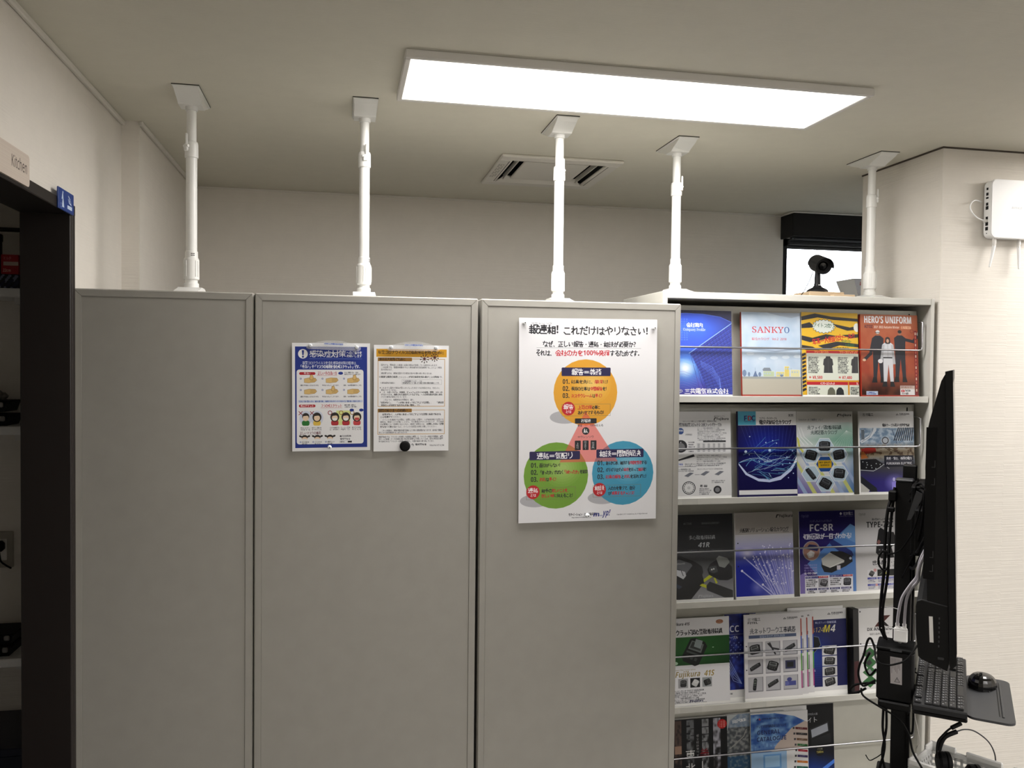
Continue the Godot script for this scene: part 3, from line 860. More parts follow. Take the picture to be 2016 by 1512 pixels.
class Art:
	var im: Image
	var s := 4.0
	var w := 0.0
	var h := 0.0
	static var host: Node3D

	func _init(width: float, height: float, per: float, bg: Color):
		w = width
		h = height
		s = per * 2.0
		im = Image.create(int(width * s), int(height * s), false, Image.FORMAT_RGB8)
		im.fill(bg)

	func texture() -> ImageTexture:
		if im.get_width() % 2 or im.get_height() % 2:
			im.crop(im.get_width() / 2 * 2, im.get_height() / 2 * 2)
		im.shrink_x2()
		return ImageTexture.create_from_image(im)

	func rect(x0: float, y0: float, x1: float, y1: float, c: Color) -> void:
		im.fill_rect(Rect2i(roundi(x0 * s), roundi(y0 * s), maxi(1, roundi((x1 - x0) * s)), maxi(1, roundi((y1 - y0) * s))), c)

	func fade(x0: float, y0: float, x1: float, y1: float, a: Color, b: Color, across := false) -> void:
		# printed colour ramp
		var n := int(((x1 - x0) if across else (y1 - y0)) * s)
		for i in n:
			var c := a.lerp(b, float(i) / n)
			if across:
				im.fill_rect(Rect2i(int(x0 * s) + i, int(y0 * s), 1, int((y1 - y0) * s)), c)
			else:
				im.fill_rect(Rect2i(int(x0 * s), int(y0 * s) + i, int((x1 - x0) * s), 1), c)

	func _run(x0: int, x1: int, y: int, c: Color) -> void:
		if y < 0 or y >= im.get_height() or x1 <= x0:
			return
		if c.a >= 0.999:
			im.fill_rect(Rect2i(x0, y, x1 - x0, 1), c)
		else:
			for x in range(maxi(x0, 0), mini(x1, im.get_width())):
				im.set_pixel(x, y, im.get_pixel(x, y).lerp(Color(c.r, c.g, c.b), c.a))

	func fill(loops: Array, c: Color) -> void:
		# loops of Vector2 in image pixels, even-odd
		var lo := 1e9
		var hi := -1e9
		var edges := []
		for l in loops:
			for i in l.size():
				var a: Vector2 = l[i]
				var b: Vector2 = l[(i + 1) % l.size()]
				if a.y != b.y:
					edges.append([a, b] if a.y < b.y else [b, a])
				lo = minf(lo, a.y)
				hi = maxf(hi, a.y)
		for y in range(maxi(0, ceili(lo - 0.5)), mini(im.get_height(), floori(hi - 0.5) + 1)):
			var yc := y + 0.5
			var xs := []
			for e in edges:
				if e[0].y <= yc and yc < e[1].y:
					xs.append(e[0].x + (e[1].x - e[0].x) * (yc - e[0].y) / (e[1].y - e[0].y))
			xs.sort()
			for i in range(0, xs.size() - 1, 2):
				_run(roundi(xs[i]), roundi(xs[i + 1]), y, c)

	func poly(pts: Array, c: Color) -> void:
		var l := []
		for p in pts:
			l.append(Vector2(p[0], p[1]) * s)
		fill([l], c)

	func ellipse(cx: float, cy: float, rx: float, ry: float, c: Color, turn := 0.0) -> void:
		var l := []
		for k in 28:
			var a := TAU * k / 28
			l.append((Vector2(cx, cy) + Vector2(cos(a) * rx, sin(a) * ry).rotated(turn)) * s)
		fill([l], c)

	func ring(cx: float, cy: float, r: float, t: float, c: Color) -> void:
		var a := []
		var b := []
		for k in 32:
			var d := Vector2.from_angle(TAU * k / 32)
			a.append((Vector2(cx, cy) + d * r) * s)
			b.append((Vector2(cx, cy) + d * (r - t)) * s)
		fill([a, b], c)

	func line(x0: float, y0: float, x1: float, y1: float, t: float, c: Color) -> void:
		seg(Vector2(x0, y0) * s, Vector2(x1, y1) * s, t * s, c)

	func path(pts: Array, t: float, c: Color) -> void:
		for i in pts.size() - 1:
			line(pts[i][0], pts[i][1], pts[i + 1][0], pts[i + 1][1], t, c)

	func seg(a: Vector2, b: Vector2, t: float, c: Color) -> void:
		var d := (b - a).normalized() * t * 0.5
		if d == Vector2.ZERO:
			d = Vector2(t * 0.5, 0)
		var n := Vector2(-d.y, d.x)
		a -= d * 0.8
		b += d * 0.8
		fill([[a + n, b + n, b - n, a - n]], c)

	func frame(x0: float, y0: float, x1: float, y1: float, t: float, c: Color) -> void:
		rect(x0, y0, x1, y0 + t, c)
		rect(x0, y1 - t, x1, y1, c)
		rect(x0, y0, x0 + t, y1, c)
		rect(x1 - t, y0, x1, y1, c)

	func round_rect(x0: float, y0: float, x1: float, y1: float, r: float, c: Color) -> void:
		var l := []
		for q in 4:
			var cc := Vector2(x1 - r if q in [0, 3] else x0 + r, y1 - r if q in [0, 1] else y0 + r)
			for k in 6:
				l.append((cc + Vector2.from_angle(PI * 0.5 * (q + k / 5.0)) * r) * s)
		fill([l], c)

	func photo(x0: float, y0: float, x1: float, y1: float, nw: int, nh: int, shade: Callable) -> void:
		# soft picture: colours on a coarse grid, smoothly enlarged
		var p := Image.create(nw, nh, false, Image.FORMAT_RGB8)
		for y in nh:
			for x in nw:
				p.set_pixel(x, y, shade.call((x + 0.5) / nw, (y + 0.5) / nh))
		p.resize(int((x1 - x0) * s), int((y1 - y0) * s), Image.INTERPOLATE_CUBIC)
		im.blit_rect(p, Rect2i(0, 0, p.get_width(), p.get_height()), Vector2i(int(x0 * s), int(y0 * s)))

	func width(size: float, what: String, face := "plain", squeeze := 1.0) -> float:
		return compose(0, 0, size, what, Color.BLACK, face, squeeze, 0.0, false)

	func text(x: float, y: float, size: float, what: String, c: Color, face := "plain", squeeze := 1.0, turn := 0.0) -> float:
		# x, y: top left of the line; size: height of the character square
		return compose(x, y, size, what, c, face, squeeze, turn, true)

	func centred(x: float, y: float, size: float, what: String, c: Color, face := "plain", squeeze := 1.0) -> void:
		text(x - width(size, what, face, squeeze) / 2, y, size, what, c, face, squeeze)

	func fit(x0: float, x1: float, y: float, size: float, what: String, c: Color, face := "plain") -> void:
		text(x0, y, size, what, c, face, (x1 - x0) / maxf(0.01, width(size, what, face)))

	func compose(x: float, y: float, size: float, what: String, c: Color, face: String, squeeze: float, turn: float, draw: bool) -> float:
		var pen := 0.0
		var px := size * s
		var org := Vector2(x, y) * s
		var bold := face.contains("bold")
		var strokes: Dictionary = host.strokes
		for i in what.length():
			var ch := what[i]
			if ch == "（" or ch == "）":
				ch = "(" if ch == "（" else ")"
			elif ch.unicode_at(0) > 0x2E80 and not strokes.has(ch):
				ch = "報連談絡義務結果間関確認整感染策新型電設資総融続測簡要"[ch.unicode_at(0) % 27]   # too small in the picture to be read
			if ch == " ":
				pen += px * 0.32 * squeeze
			elif strokes.has(ch):
				if draw:
					var t := px * ((0.125 if strokes[ch].size() < 9 else 0.095) if bold else 0.078)
					for pl in strokes[ch]:
						for k in pl.size() - 1:
							var a: Vector2 = pl[k]
							var b: Vector2 = pl[k + 1]
							a = Vector2(pen + (0.05 + 0.9 * a.x) * px * squeeze, (0.05 + 0.9 * a.y) * px)
							b = Vector2(pen + (0.05 + 0.9 * b.x) * px * squeeze, (0.05 + 0.9 * b.y) * px)
							if turn:
								a = a.rotated(turn)
								b = b.rotated(turn)
							seg(org + a, org + b, t, c)
				pen += px * squeeze
			else:
				var f: Font = host.font(face)
				var rid: RID = f.get_rids()[0]
				var ts := TextServerManager.get_primary_interface()
				var gi := ts.font_get_glyph_index(rid, 64, ch.unicode_at(0), 0)
				var sc := px / 64.0 * 1.12
				if draw:
					var g := ts.font_get_glyph_contours(rid, 64, gi)
					if g.has("points"):
						var loops := []
						var first := 0
						for e in g.contours:
							var l := []
							for k in range(first, e + 1):
								var p := Vector2(pen + g.points[k].x * sc * squeeze, px * 0.87 + g.points[k].y * sc)
								if face.contains("italic"):
									p.x += (px * 0.87 - p.y) * 0.2
								if turn:
									p = p.rotated(turn)
								l.append(org + p)
							loops.append(l)
							first = e + 1
						fill(loops, c)
				pen += ts.font_get_glyph_advance(rid, 64, gi).x * sc * squeeze
		return pen / s


var strokes := {}
var fonts := {}


func font(face: String) -> Font:
	if not fonts.has(face):
		var f := SystemFont.new()
		f.font_names = PackedStringArray(["Droid Serif" if face.contains("serif") else "Droid Sans"])
		f.font_weight = 700 if face.contains("bold") else 400
		fonts[face] = f
	return fonts[face]


func glyph(ch: String) -> Array:
	var out := []
	for token in String(STROKES[ch]).split(" "):
		if token[0] >= "0" and token[0] <= "9":
			var l := []
			for k in range(0, token.length() - 1, 2):
				l.append(Vector2(int(token[k]), int(token[k + 1])) / 9.0)
			out.append(l)
		else:
			var a := Vector2(int(token[1]), int(token[2])) / 9.0
			var b := Vector2(int(token[3]), int(token[4])) / 9.0
			for pl in glyph(token[0]):
				var l := []
				for p in pl:
					l.append(a + (b - a) * p)
				out.append(l)
	return out


func smooth_pen(lines: Array) -> Array:
	# kana are brush curves: round the corners of long pen lines
	var out := []
	for l in lines:
		if l.size() < 4:
			out.append(l)
			continue
		var r := []
		for i in l.size() - 1:
			for k in 3:
				r.append(l[i].cubic_interpolate(l[i + 1], l[maxi(i - 1, 0)], l[mini(i + 2, l.size() - 1)], k / 3.0))
		r.append(l[-1])
		out.append(r)
	return out


func make_strokes() -> void:
	Art.host = self
	for ch in STROKES:
		var g := glyph(ch)
		var u: int = String(ch).unicode_at(0)
		strokes[ch] = smooth_pen(g) if u >= 0x3041 and u <= 0x3096 else g
	for pair in [[VOICED, "゛"], [PLOSIVE, "゜"]]:
		var t: String = pair[0]
		for k in range(0, t.length() - 1, 2):
			var g := []
			for l in strokes[t[k + 1]]:
				var m := []
				for p in l:
					m.append(Vector2(p.x * 0.92, 0.08 + p.y * 0.92))
				g.append(m)
			strokes[t[k]] = g + strokes[pair[1]]


func art_mat(a: Art, rough := 0.5, coat := 0.0) -> StandardMaterial3D:
	var m := mat(Color.WHITE, rough)
	m.albedo_texture = a.texture()
	m.texture_repeat = false
	if coat > 0:
		m.clearcoat_enabled = true
		m.clearcoat = coat
		m.clearcoat_roughness = 0.12
	return m


# ---------------------------------------------------------------- poster and notices

func sheet(t: Node3D, w: float, h: float, print_mat: StandardMaterial3D, wave: float, sd: float) -> void:
	# paper with a slight curl, hung from its top edge: printed face and plain back, half a millimetre apart
	var f := MB.new()
	var b := MB.new()
	var nx := 8
	var ny := 10
	var at := func(i: int, j: int) -> Vector3:
		var u := float(i) / nx
		var q := float(j) / ny
		var z := 0.0012 + wave * (0.35 + 0.65 * absf(sin(q * 3.0 + u * 1.7 + sd))) * (q * (1.15 - q)) + wave * 0.5 * q * pow(absf(u - 0.5) * 2.0, 2.0)
		return Vector3((u - 0.5) * w, -q * h, z)
	for j in ny:
		for i in nx:
			var p: Array = [at.call(i, j), at.call(i + 1, j), at.call(i + 1, j + 1), at.call(i, j + 1)]
			var uv := [Vector2(i, j), Vector2(i + 1, j), Vector2(i + 1, j + 1), Vector2(i, j + 1)]
			var n: Vector3 = -(p[1] - p[0]).cross(p[2] - p[0]).normalized()
			if n.z < 0: n = -n
			for k in [0, 1, 2, 0, 2, 3]:
				f.v(p[k], n, uv[k] / Vector2(nx, ny))
			var off := Vector3(0, 0, -0.0005)
			b.quad(p[0] + off, p[1] + off, p[2] + off, p[3] + off, Vector3(0, 0, -1))
	print_mat.albedo_color = Color(0.94, 0.94, 0.94)
	part("printed_face", f, print_mat, t)
	part("backing", b, M.paper, t)


func poster_art() -> Art:
	var a := Art.new(420, 594, 2.0, Color(0.955, 0.955, 0.965))
	var ink := Color(0.08, 0.08, 0.11)
	var red := Color(0.80, 0.10, 0.16)
	var navy := Color(0.10, 0.07, 0.30)
	a.fit(36, 98, 13, 5, "ホウ レン ソウ", ink)
	a.fit(29, 118, 19, 27, "報連相!", ink, "bold")
	a.fit(130, 392, 22, 25, "これだけはやりなさい!", ink, "bold")
	a.fit(70, 354, 66, 17, "なぜ、正しい報告・連絡・相談が必要か?", ink, "bold")
	a.rect(52, 85.5, 370, 86.3, Color(0.55, 0.55, 0.57))
	a.fit(50, 106, 92, 17, "それは、", ink, "bold")
	a.fit(108, 272, 92, 17, "会社の力を100%発揮", red, "bold")
	a.fit(274, 374, 92, 17, "するためです。", ink, "bold")
	# discs and their printed drop shadows belong to the drawing on the sheet
	for d in [[200, 216, 97, Color(0.92, 0.66, 0.16), Color(0.97, 0.80, 0.42)], [112, 458, 97, Color(0.47, 0.66, 0.20), Color(0.66, 0.79, 0.42)], [316, 455, 95, Color(0.25, 0.62, 0.76), Color(0.52, 0.76, 0.85)]]:
		a.ellipse(d[0] - 62, d[1] + 72, 46, 19, Color(0.74, 0.74, 0.76))
		a.ellipse(d[0], d[1], d[2], d[2], d[3])
		for k in 7:
			a.ellipse(d[0] + 18, d[1] - 22, d[2] * (0.62 - k * 0.08), d[2] * (0.58 - k * 0.08), d[3].lerp(d[4], (k + 1) / 7.0))
	# red triangle over the three discs
	a.poly([[200, 270], [122, 420], [300, 420]], Color(0.93, 0.34, 0.30, 0.62))
	# headings
	for b in [[127, 143, 276, 168, "報告＝義務"], [32, 387, 184, 412, "連絡＝気配り"], [234, 384, 380, 409, "相談＝問題解決"]]:
		a.round_rect(b[0], b[1], b[2], b[3], 3, navy)
	a.fit(157, 248, 146, 19, "報告＝義務", Color.WHITE, "bold")
	a.fit(54, 163, 390, 19, "連絡＝気配り", Color.WHITE, "bold")
	a.fit(243, 371, 387, 19, "相談＝問題解決", Color.WHITE, "bold")
	var rows := [
		[130, 177, [["結果を先に、", 0], ["簡潔", 1], ["に!", 0]], 112, [["長期の仕事は", 0], ["中間報告", 1], ["を!", 0]], 108, [["ミスやクレーム", 1], ["は", 0], ["早く!", 1]], 94],
		[36, 420, [["面倒がらない!", 0]], 62, [["「言ったか」ではなく", 0], ["「伝わったか」", 1], ["を確認!", 0]], 146, [["お礼", 1], ["は", 0], ["早く!", 1]], 50],
		[237, 417, [["あらかじめ、相談する", 0], ["内容を整理", 1], ["する!", 0]], 128, [["ギリギリはダメ!", 0], ["余裕", 1], ["を持って", 0], ["相談", 1], ["を!", 0]], 126, [["結果の報告", 1], ["と", 0], ["お礼", 1], ["を忘れずに!", 0]], 126]]
	for r in rows:
		for k in 3:
			var y: float = r[1] + k * 20.5
			a.text(r[0], y - 1, 17, "0%d." % (k + 1), ink, "bold", 0.82)
			var total := 0.0
			for q in r[2 + k * 2]:
				total += a.width(11, q[0], "bold")
			var sq: float = r[3 + k * 2] / total
			var x: float = r[0] + 26
			for q in r[2 + k * 2]:
				x += a.text(x, y + 2, 11, q[0], red if q[1] else ink, "bold", sq)
	for c in [[148, 263, "報告"], [43, 505, "連絡"], [244, 503, "相談"]]:
		a.frame(c[0] - 20, c[1] - 13, c[0] + 128, c[1] + 22, 0.7, Color(0.5, 0.45, 0.35))
		a.ellipse(c[0], c[1], 20, 20, Color(0.78, 0.07, 0.12))
		a.centred(c[0], c[1] - 13, 15, c[2], Color.WHITE, "bold")
		a.centred(c[0], c[1] + 4, 9, "とは", Color.WHITE, "bold")
	a.fit(176, 220, 254, 11, "上司の関", red, "bold")
	a.fit(220, 244, 254, 11, "心事に", ink, "bold")
	a.fit(176, 256, 269, 11, "あわせてするもの!", ink, "bold")
	a.fit(68, 100, 496, 11, "相手の", ink, "bold")
	a.fit(100, 154, 496, 11, "欲しいことを、", red, "bold")
	a.fit(68, 106, 511, 11, "欲しい時", red, "bold")
	a.fit(106, 163, 511, 11, "に伝えること!", ink, "bold")
	a.fit(270, 354, 494, 11, "人の力を借りて、自分", ink, "bold")
	a.fit(270, 282, 509, 11, "が", ink, "bold")
	a.fit(282, 352, 509, 11, "成長するチャンス!", red, "bold")
	# the middle
	a.round_rect(168, 292, 234, 307, 2, ink)
	a.centred(201, 294, 10, "お客様", Color.WHITE, "bold")
	a.fit(176, 190, 309, 7, "要望", ink)
	a.fit(213, 254, 309, 7, "100%応える", ink)
	for k in 4:
		a.rect(199, 308 + k * 2.2, 200, 309 + k * 2.2, red)
		a.rect(204, 308 + k * 2.2, 205, 309 + k * 2.2, red)
	a.ellipse(201, 329, 11, 11, ink)
	a.centred(201, 322, 13, "私", Color.WHITE, "bold")
	a.fit(176, 226, 343, 6.5, "ホウレンソウ", ink)
	for k in 3:
		a.round_rect(168 + k * 24, 357, 186 + k * 24, 385, 2, ink)
	a.text(172, 362, 8, "上", Color.WHITE)
	a.text(172, 372, 8, "司", Color.WHITE)
	for k in 4:
		a.text(197, 359 + k * 6.2, 6, "同余部下"[k], Color.WHITE)
	for k in 3:
		a.text(220, 361 + k * 7.4, 7, "他部門"[k], Color.WHITE)
	a.fit(150, 238, 570, 8, "モチベーション・アップ株式会社", ink, "bold")
	a.fit(160, 218, 581, 4, "http://www.motivation-up.co.jp", ink)
	a.text(224, 568, 16, "m", Color(0.10, 0.16, 0.52), "bold italic", 1.2)
	a.fit(240, 258, 577, 5, "otivation", Color(0.10, 0.16, 0.52))
	a.text(254, 561, 22, "yp!", Color(0.10, 0.16, 0.52), "bold italic", 0.62)
	a.fit(298, 394, 576, 4, "Copyright (C) 2011 motivation up, Inc. All Rights Reserved.", Color(0.25, 0.25, 0.28))
	return a


func hygiene_art() -> Art:
	var a := Art.new(210, 297, 3.0, Color(0.955, 0.955, 0.96))
	var blue := Color(0.04, 0.18, 0.56)
	var ink := Color(0.16, 0.16, 0.20)
	a.rect(8, 10, 202, 288, blue)
	a.round_rect(12, 73, 192, 278, 7, Color(0.955, 0.955, 0.96))
	a.ellipse(29, 30, 13, 13, Color.WHITE)
	a.poly([[26, 20], [32, 20], [30.5, 34], [27.5, 34]], blue)
	a.ellipse(29, 38, 2.6, 2.6, blue)
	a.fit(46, 144, 20, 19, "感染症対策", Color.WHITE, "bold")
	a.fit(146, 188, 22, 8, "へのご協力を", Color.WHITE, "bold")
	a.fit(146, 188, 31, 8, "お願いします", Color.WHITE, "bold")
	a.rect(46, 43, 188, 43.6, Color(0.5, 0.6, 0.85))
	a.fit(28, 178, 50, 9, "新型コロナウイルスを含む感染症対策の基本は、", Color.WHITE)
	a.fit(20, 186, 60, 9.5, "「手洗い」や「マスクの着用を含む咳エチケット」です。", Color.WHITE, "bold")
	var crimson := Color(0.72, 0.06, 0.14)
	a.round_rect(19, 80, 62, 87.5, 3.5, crimson)
	a.centred(40, 80.5, 6, "手洗い", Color.WHITE, "bold")
	a.fit(68, 120, 78, 10, "正しい手の洗い方", crimson)
	a.rect(66, 89, 120, 89.5, crimson)
	a.ellipse(130, 83, 6.5, 4, blue)
	a.fit(140, 178, 79, 4, "石けんで最後まで洗い、手首も", ink)
	a.fit(140, 184, 84, 4, "清潔なタオルでよくふきます", ink)
	var skin := Color(0.90, 0.76, 0.48)
	var line_c := Color(0.62, 0.46, 0.22)
	for r in 2:
		for c in 3:
			var x := 24.0 + c * 58
			var y := 96.0 + r * 31
			a.ring(x - 1, y + 2, 2.4, 1.0, blue)
			# two hands rubbing: forearm, palm, fingers
			a.poly([[x + 8, y + 2], [x + 22, y - 1], [x + 38, y], [x + 42, y + 6], [x + 36, y + 12], [x + 20, y + 14], [x + 8, y + 13]], line_c)
			a.poly([[x + 8.6, y + 2.8], [x + 22, y - 0.2], [x + 37.6, y + 0.8], [x + 41, y + 6], [x + 35.5, y + 11.2], [x + 20, y + 13], [x + 8.6, y + 12.2]], skin)
			for k in 4:
				a.line(x + 24, y + 2 + k * 2.6, x + 38, y + 1.5 + k * 2.8, 0.6, line_c)
			if (r + c) % 2 == 0:
				a.poly([[x + 22, y + 4], [x + 24, y - 8], [x + 30, y - 10], [x + 33, y - 2], [x + 31, y + 6]], line_c)
				a.poly([[x + 23, y + 3], [x + 25, y - 7], [x + 29.6, y - 8.8], [x + 32, y - 2], [x + 30.4, y + 5]], skin)
			a.fit(x - 2, x + 46, y + 18, 4.4, ["流水で手をぬらし石けんをつける", "手のひらをよくこすります。", "指先・つめの間を念入りにこする"][c], ink)
	a.rect(16, 157, 190, 163.5, Color(0.82, 0.85, 0.93))
	a.fit(19, 186, 158, 5, "石けんで洗い終わったら、十分に水で流し、清潔なタオルやペーパータオルでよくふき取って乾かします。", blue)
	a.round_rect(18, 169, 62, 176.5, 3.5, crimson)
	a.centred(40, 169.5, 6, "咳エチケット", Color.WHITE, "bold")
	a.fit(78, 134, 168, 9, "3つの咳エチケット", crimson)
	a.rect(76, 178, 134, 178.5, crimson)
	a.fit(140, 170, 169, 4, "電車や職場、学校など", ink)
	a.fit(140, 174, 174, 4, "人が集まるところでやろう", ink)
	# people: two to avoid, three good manners
	a.rect(118, 186, 156, 226, Color(0.88, 0.91, 0.60))
	var hair := Color(0.13, 0.10, 0.09)
	var face := Color(0.95, 0.84, 0.72)
	var ppl := [[36, Color(0.10, 0.46, 0.16), 0], [66, Color(0.90, 0.76, 0.30), 1], [114, Color(0.72, 0.16, 0.20), 2], [144, Color(0.72, 0.16, 0.20), 2], [174, Color(0.80, 0.26, 0.28), 1]]
	for i in 5:
		var x: float = ppl[i][0]
		if i < 2:
			a.ellipse(x, 206, 17, 20, Color(0.84, 0.87, 0.93))
		a.round_rect(x - 10, 213, x + 10, 227, 5, ppl[i][1])
		if ppl[i][2] > 0:
			a.ellipse(x, 204, 12, 13, hair)
		a.ellipse(x, 202, 9.5, 10, hair)
		a.ellipse(x, 206, 8, 8.5, face)
		a.poly([[x - 9, 201], [x - 5, 195], [x + 6, 195], [x + 9, 201], [x + 3, 199.5]], hair)
		if i > 1:
			a.round_rect(x - 6, 206, x + 6, 213, 2, Color(0.96, 0.95, 0.94) if i < 4 else ppl[i][1])
		if i < 2:
			a.line(x - 18, 188, x - 9, 197, 1.8, Color(0.55, 0.10, 0.16))
			a.line(x - 9, 188, x - 18, 197, 1.8, Color(0.55, 0.10, 0.16))
		else:
			a.ring(x - 13, 192, 6, 1.8, Color(0.55, 0.10, 0.16) if i == 2 else Color(0.62, 0.42, 0.12))
		a.fit(x - 14, x + 12, 231, 4.2, ["何もせずに", "咳やくしゃみを", "マスクを着用する", "ティッシュで口を", "袖で口や鼻を"][i], ink)
		a.fit(x - 14, x + 12, 236, 4.2, ["咳をする", "手でおさえる", "口・鼻を覆う", "覆う", "おさえる"][i], ink)
	a.ellipse(160, 185, 6, 4, blue)
	a.ellipse(186, 185, 6, 4, blue)
	a.fit(20, 76, 243, 8.5, "正しいマスクの着用", Color(0.35, 0.10, 0.14))
	for k in 3:
		var x := 33.0 + k * 34
		a.ellipse(x, 259, 8.5, 6.5, hair)
		a.ellipse(x - 11, 256, 4, 2.6, hair, 0.4)
		a.ellipse(x + 11, 256, 4, 2.6, hair, -0.4)
		a.ellipse(x, 263, 7.5, 5, face)
		a.round_rect(x - 6, 263, x + 6, 270, 2, Color(0.93, 0.93, 0.94))
		a.ring(x - 11, 272, 2.2, 0.9, blue)
		a.fit(x - 7, x + 12, 270, 4, ["鼻と口の両方を", "ゴムひもを", "隙間がないよう"][k], ink)
		a.fit(x - 7, x + 8, 275, 4, ["確実に覆う", "耳にかける", "鼻まで覆う"][k], ink)
	a.ellipse(130, 257, 2.6, 2.2, ink)
	a.fit(134, 158, 254, 5, "首相官邸", ink)
	a.fit(128, 156, 262, 5, "厚生労働省", ink)
	a.frame(127, 270, 160, 275, 0.4, ink)
	a.fit(129, 140, 270.6, 3.6, "厚労省", ink)
	a.rect(149, 270, 160, 275, ink)
	return a


func notice_art() -> Art:
	var a := Art.new(210, 297, 3.0, Color(0.95, 0.95, 0.955))
	var ochre := Color(0.76, 0.56, 0.14)
	var ink := Color(0.10, 0.10, 0.12)
	a.rect(7, 11, 204, 33, Color(0.85, 0.62, 0.10))
	a.fit(12, 196, 15, 10, "新型コロナウイルスの集団感染を防ぐために", Color(0.20, 0.13, 0.02), "bold")
	for b in [[11, 38, 199, 172], [11, 181, 199, 250]]:
		a.frame(b[0], b[1], b[2], b[3], 1.3, ochre)
		a.round_rect(b[0], b[1] - 3, b[0] + 95, b[1] + 7, 1.5, Color(0.60, 0.43, 0.14))
	a.fit(15, 88, 35.5, 8, "感染拡大を防ぐために", Color(0.12, 0.08, 0.03), "bold")
	a.fit(15, 94, 178.5, 8, "国民の皆さまへのお願い", Color(0.12, 0.08, 0.03), "bold")
	# virus drawings
	for q in [[141, 38, 11], [170, 34, 10]]:
		for k in 9:
			var d := Vector2.from_angle(TAU * k / 9 + 0.2)
			a.line(q[0], q[1], q[0] + d.x * q[2], q[1] + d.y * q[2], 1.1, Color(0.20, 0.12, 0.12))
			a.ellipse(q[0] + d.x * q[2], q[1] + d.y * q[2], 1.6, 1.6, Color(0.14, 0.10, 0.10))
		a.ellipse(q[0], q[1], 3.6, 3.6, Color(0.36, 0.14, 0.16))
	a.line(150, 34, 162, 38, 1.2, Color(0.6, 0.1, 0.12))
	var rows := [
		[20, 182, 53, 0, "国内では、散発的に小規模に複数の感染が発生している例がみられます。"],
		[20, 190, 59.5, 0, "この段階では、濃厚接触者を中心に感染経路を追跡調査することにより感染"],
		[20, 54, 66, 0, "拡大を防ぎます。"],
		[20, 166, 76, 0, "今重要なのは、今後の国内での感染の拡大を最小限に抑えるため、"],
		[14, 66, 86, 1, "小規模な患者の集団"], [68, 96, 87, 0, "（クラスター）"], [97, 182, 86, 1, "が次の集団を生み出すことの防止"], [183, 194, 86, 0, "です。"],
		[17, 60, 103, 0, "＜感染経路の特徴＞"],
		[80, 134, 98, 0, "※「小規模患者クラスター」とは"], [80, 186, 103, 0, "感染経路が追えている数人から数十人規模の患者の集団のことです。"],
		[20, 184, 117, 0, "これまでに国内で感染が明らかになった方のうちの8割の方は、他の人に"],
		[20, 68, 123, 0, "感染させていません。"],
		[24, 34, 129, 0, "一方、"], [36, 192, 129, 1, "スポーツジム、屋形船、ビュッフェスタイルの会食、雀荘、スキーの"],
		[20, 192, 135.5, 1, "ゲストハウス、密閉された仮設テントなどでは、一人の感染者が複数に感染"],
		[20, 96, 142, 0, "させた事例が報告されています。"],
		[26, 116, 150, 0, "このように、集団感染の共通点は、特に、"],
		[16, 54, 158, 1, "「換気が悪く」、"], [62, 164, 158, 1, "「人が密に集まって過ごすような空間」、"], [174, 196, 158, 1, "「不特定"],
		[20, 118, 165.5, 1, "多数の人が接触するおそれが高い場所」"], [120, 132, 165.5, 0, "です。"],
		[24, 188, 191, 1, "換気が悪く、人が密に集まって過ごすような空間に集団で集まる"],
		[18, 52, 198, 1, "ことを避けて"], [53, 78, 198, 0, "ください。"],
		[24, 196, 206, 0, "イベントを開催する方々は、風通しの悪い空間や、人が至近距離で会話する"],
		[18, 196, 212, 0, "環境は、感染リスクが高いことから、その規模の大小にかかわらず、その開催"],
		[18, 146, 218.5, 0, "の必要性について検討するとともに、開催する場合には、"], [148, 196, 218.5, 1, "風通しの悪い空間"],
		[18, 66, 225.5, 1, "をなるべく作らない"], [67, 180, 225.5, 0, "など、イベントの実施方法を工夫してください。"],
		[22, 194, 236, 0, "これらの知見は、今後の疫学情報や研究により変わる可能性がありますが、現時点で最善と"],
		[14, 98, 242, 0, "考えられる注意事項をまとめたものです。"],
		[14, 194, 254, 0, "厚生労働省では、クラスターが発生した自治体と連携して、クラスター発生の早期探知、専門"],
		[14, 194, 260, 0, "家チームの派遣、データの収集分析と対応策の検討などを行っていくため、国内の感染症の専門"],
		[14, 172, 266.5, 0, "家で構成される「クラスター対策班」を設置し、各地の支援に取り組んでいます。"],
		[116, 148, 276, 1, "厚生労働省"], [156, 198, 279, 0, "令和2年3月1日版"]]
	for r in rows:
		a.fit(r[0], r[1], r[2], 5.4, r[4], ink if r[3] else Color(0.26, 0.26, 0.29), "bold" if r[3] else "plain")
	a.frame(78, 96, 190, 110, 0.5, Color(0.6, 0.6, 0.6))
	a.ellipse(18, 119.5, 1.3, 1.3, ink)
	a.ellipse(18, 132, 1.3, 1.3, ink)
	a.path([[106, 280], [108, 277], [111, 279], [110, 283]], 1.4, ink)
	return a


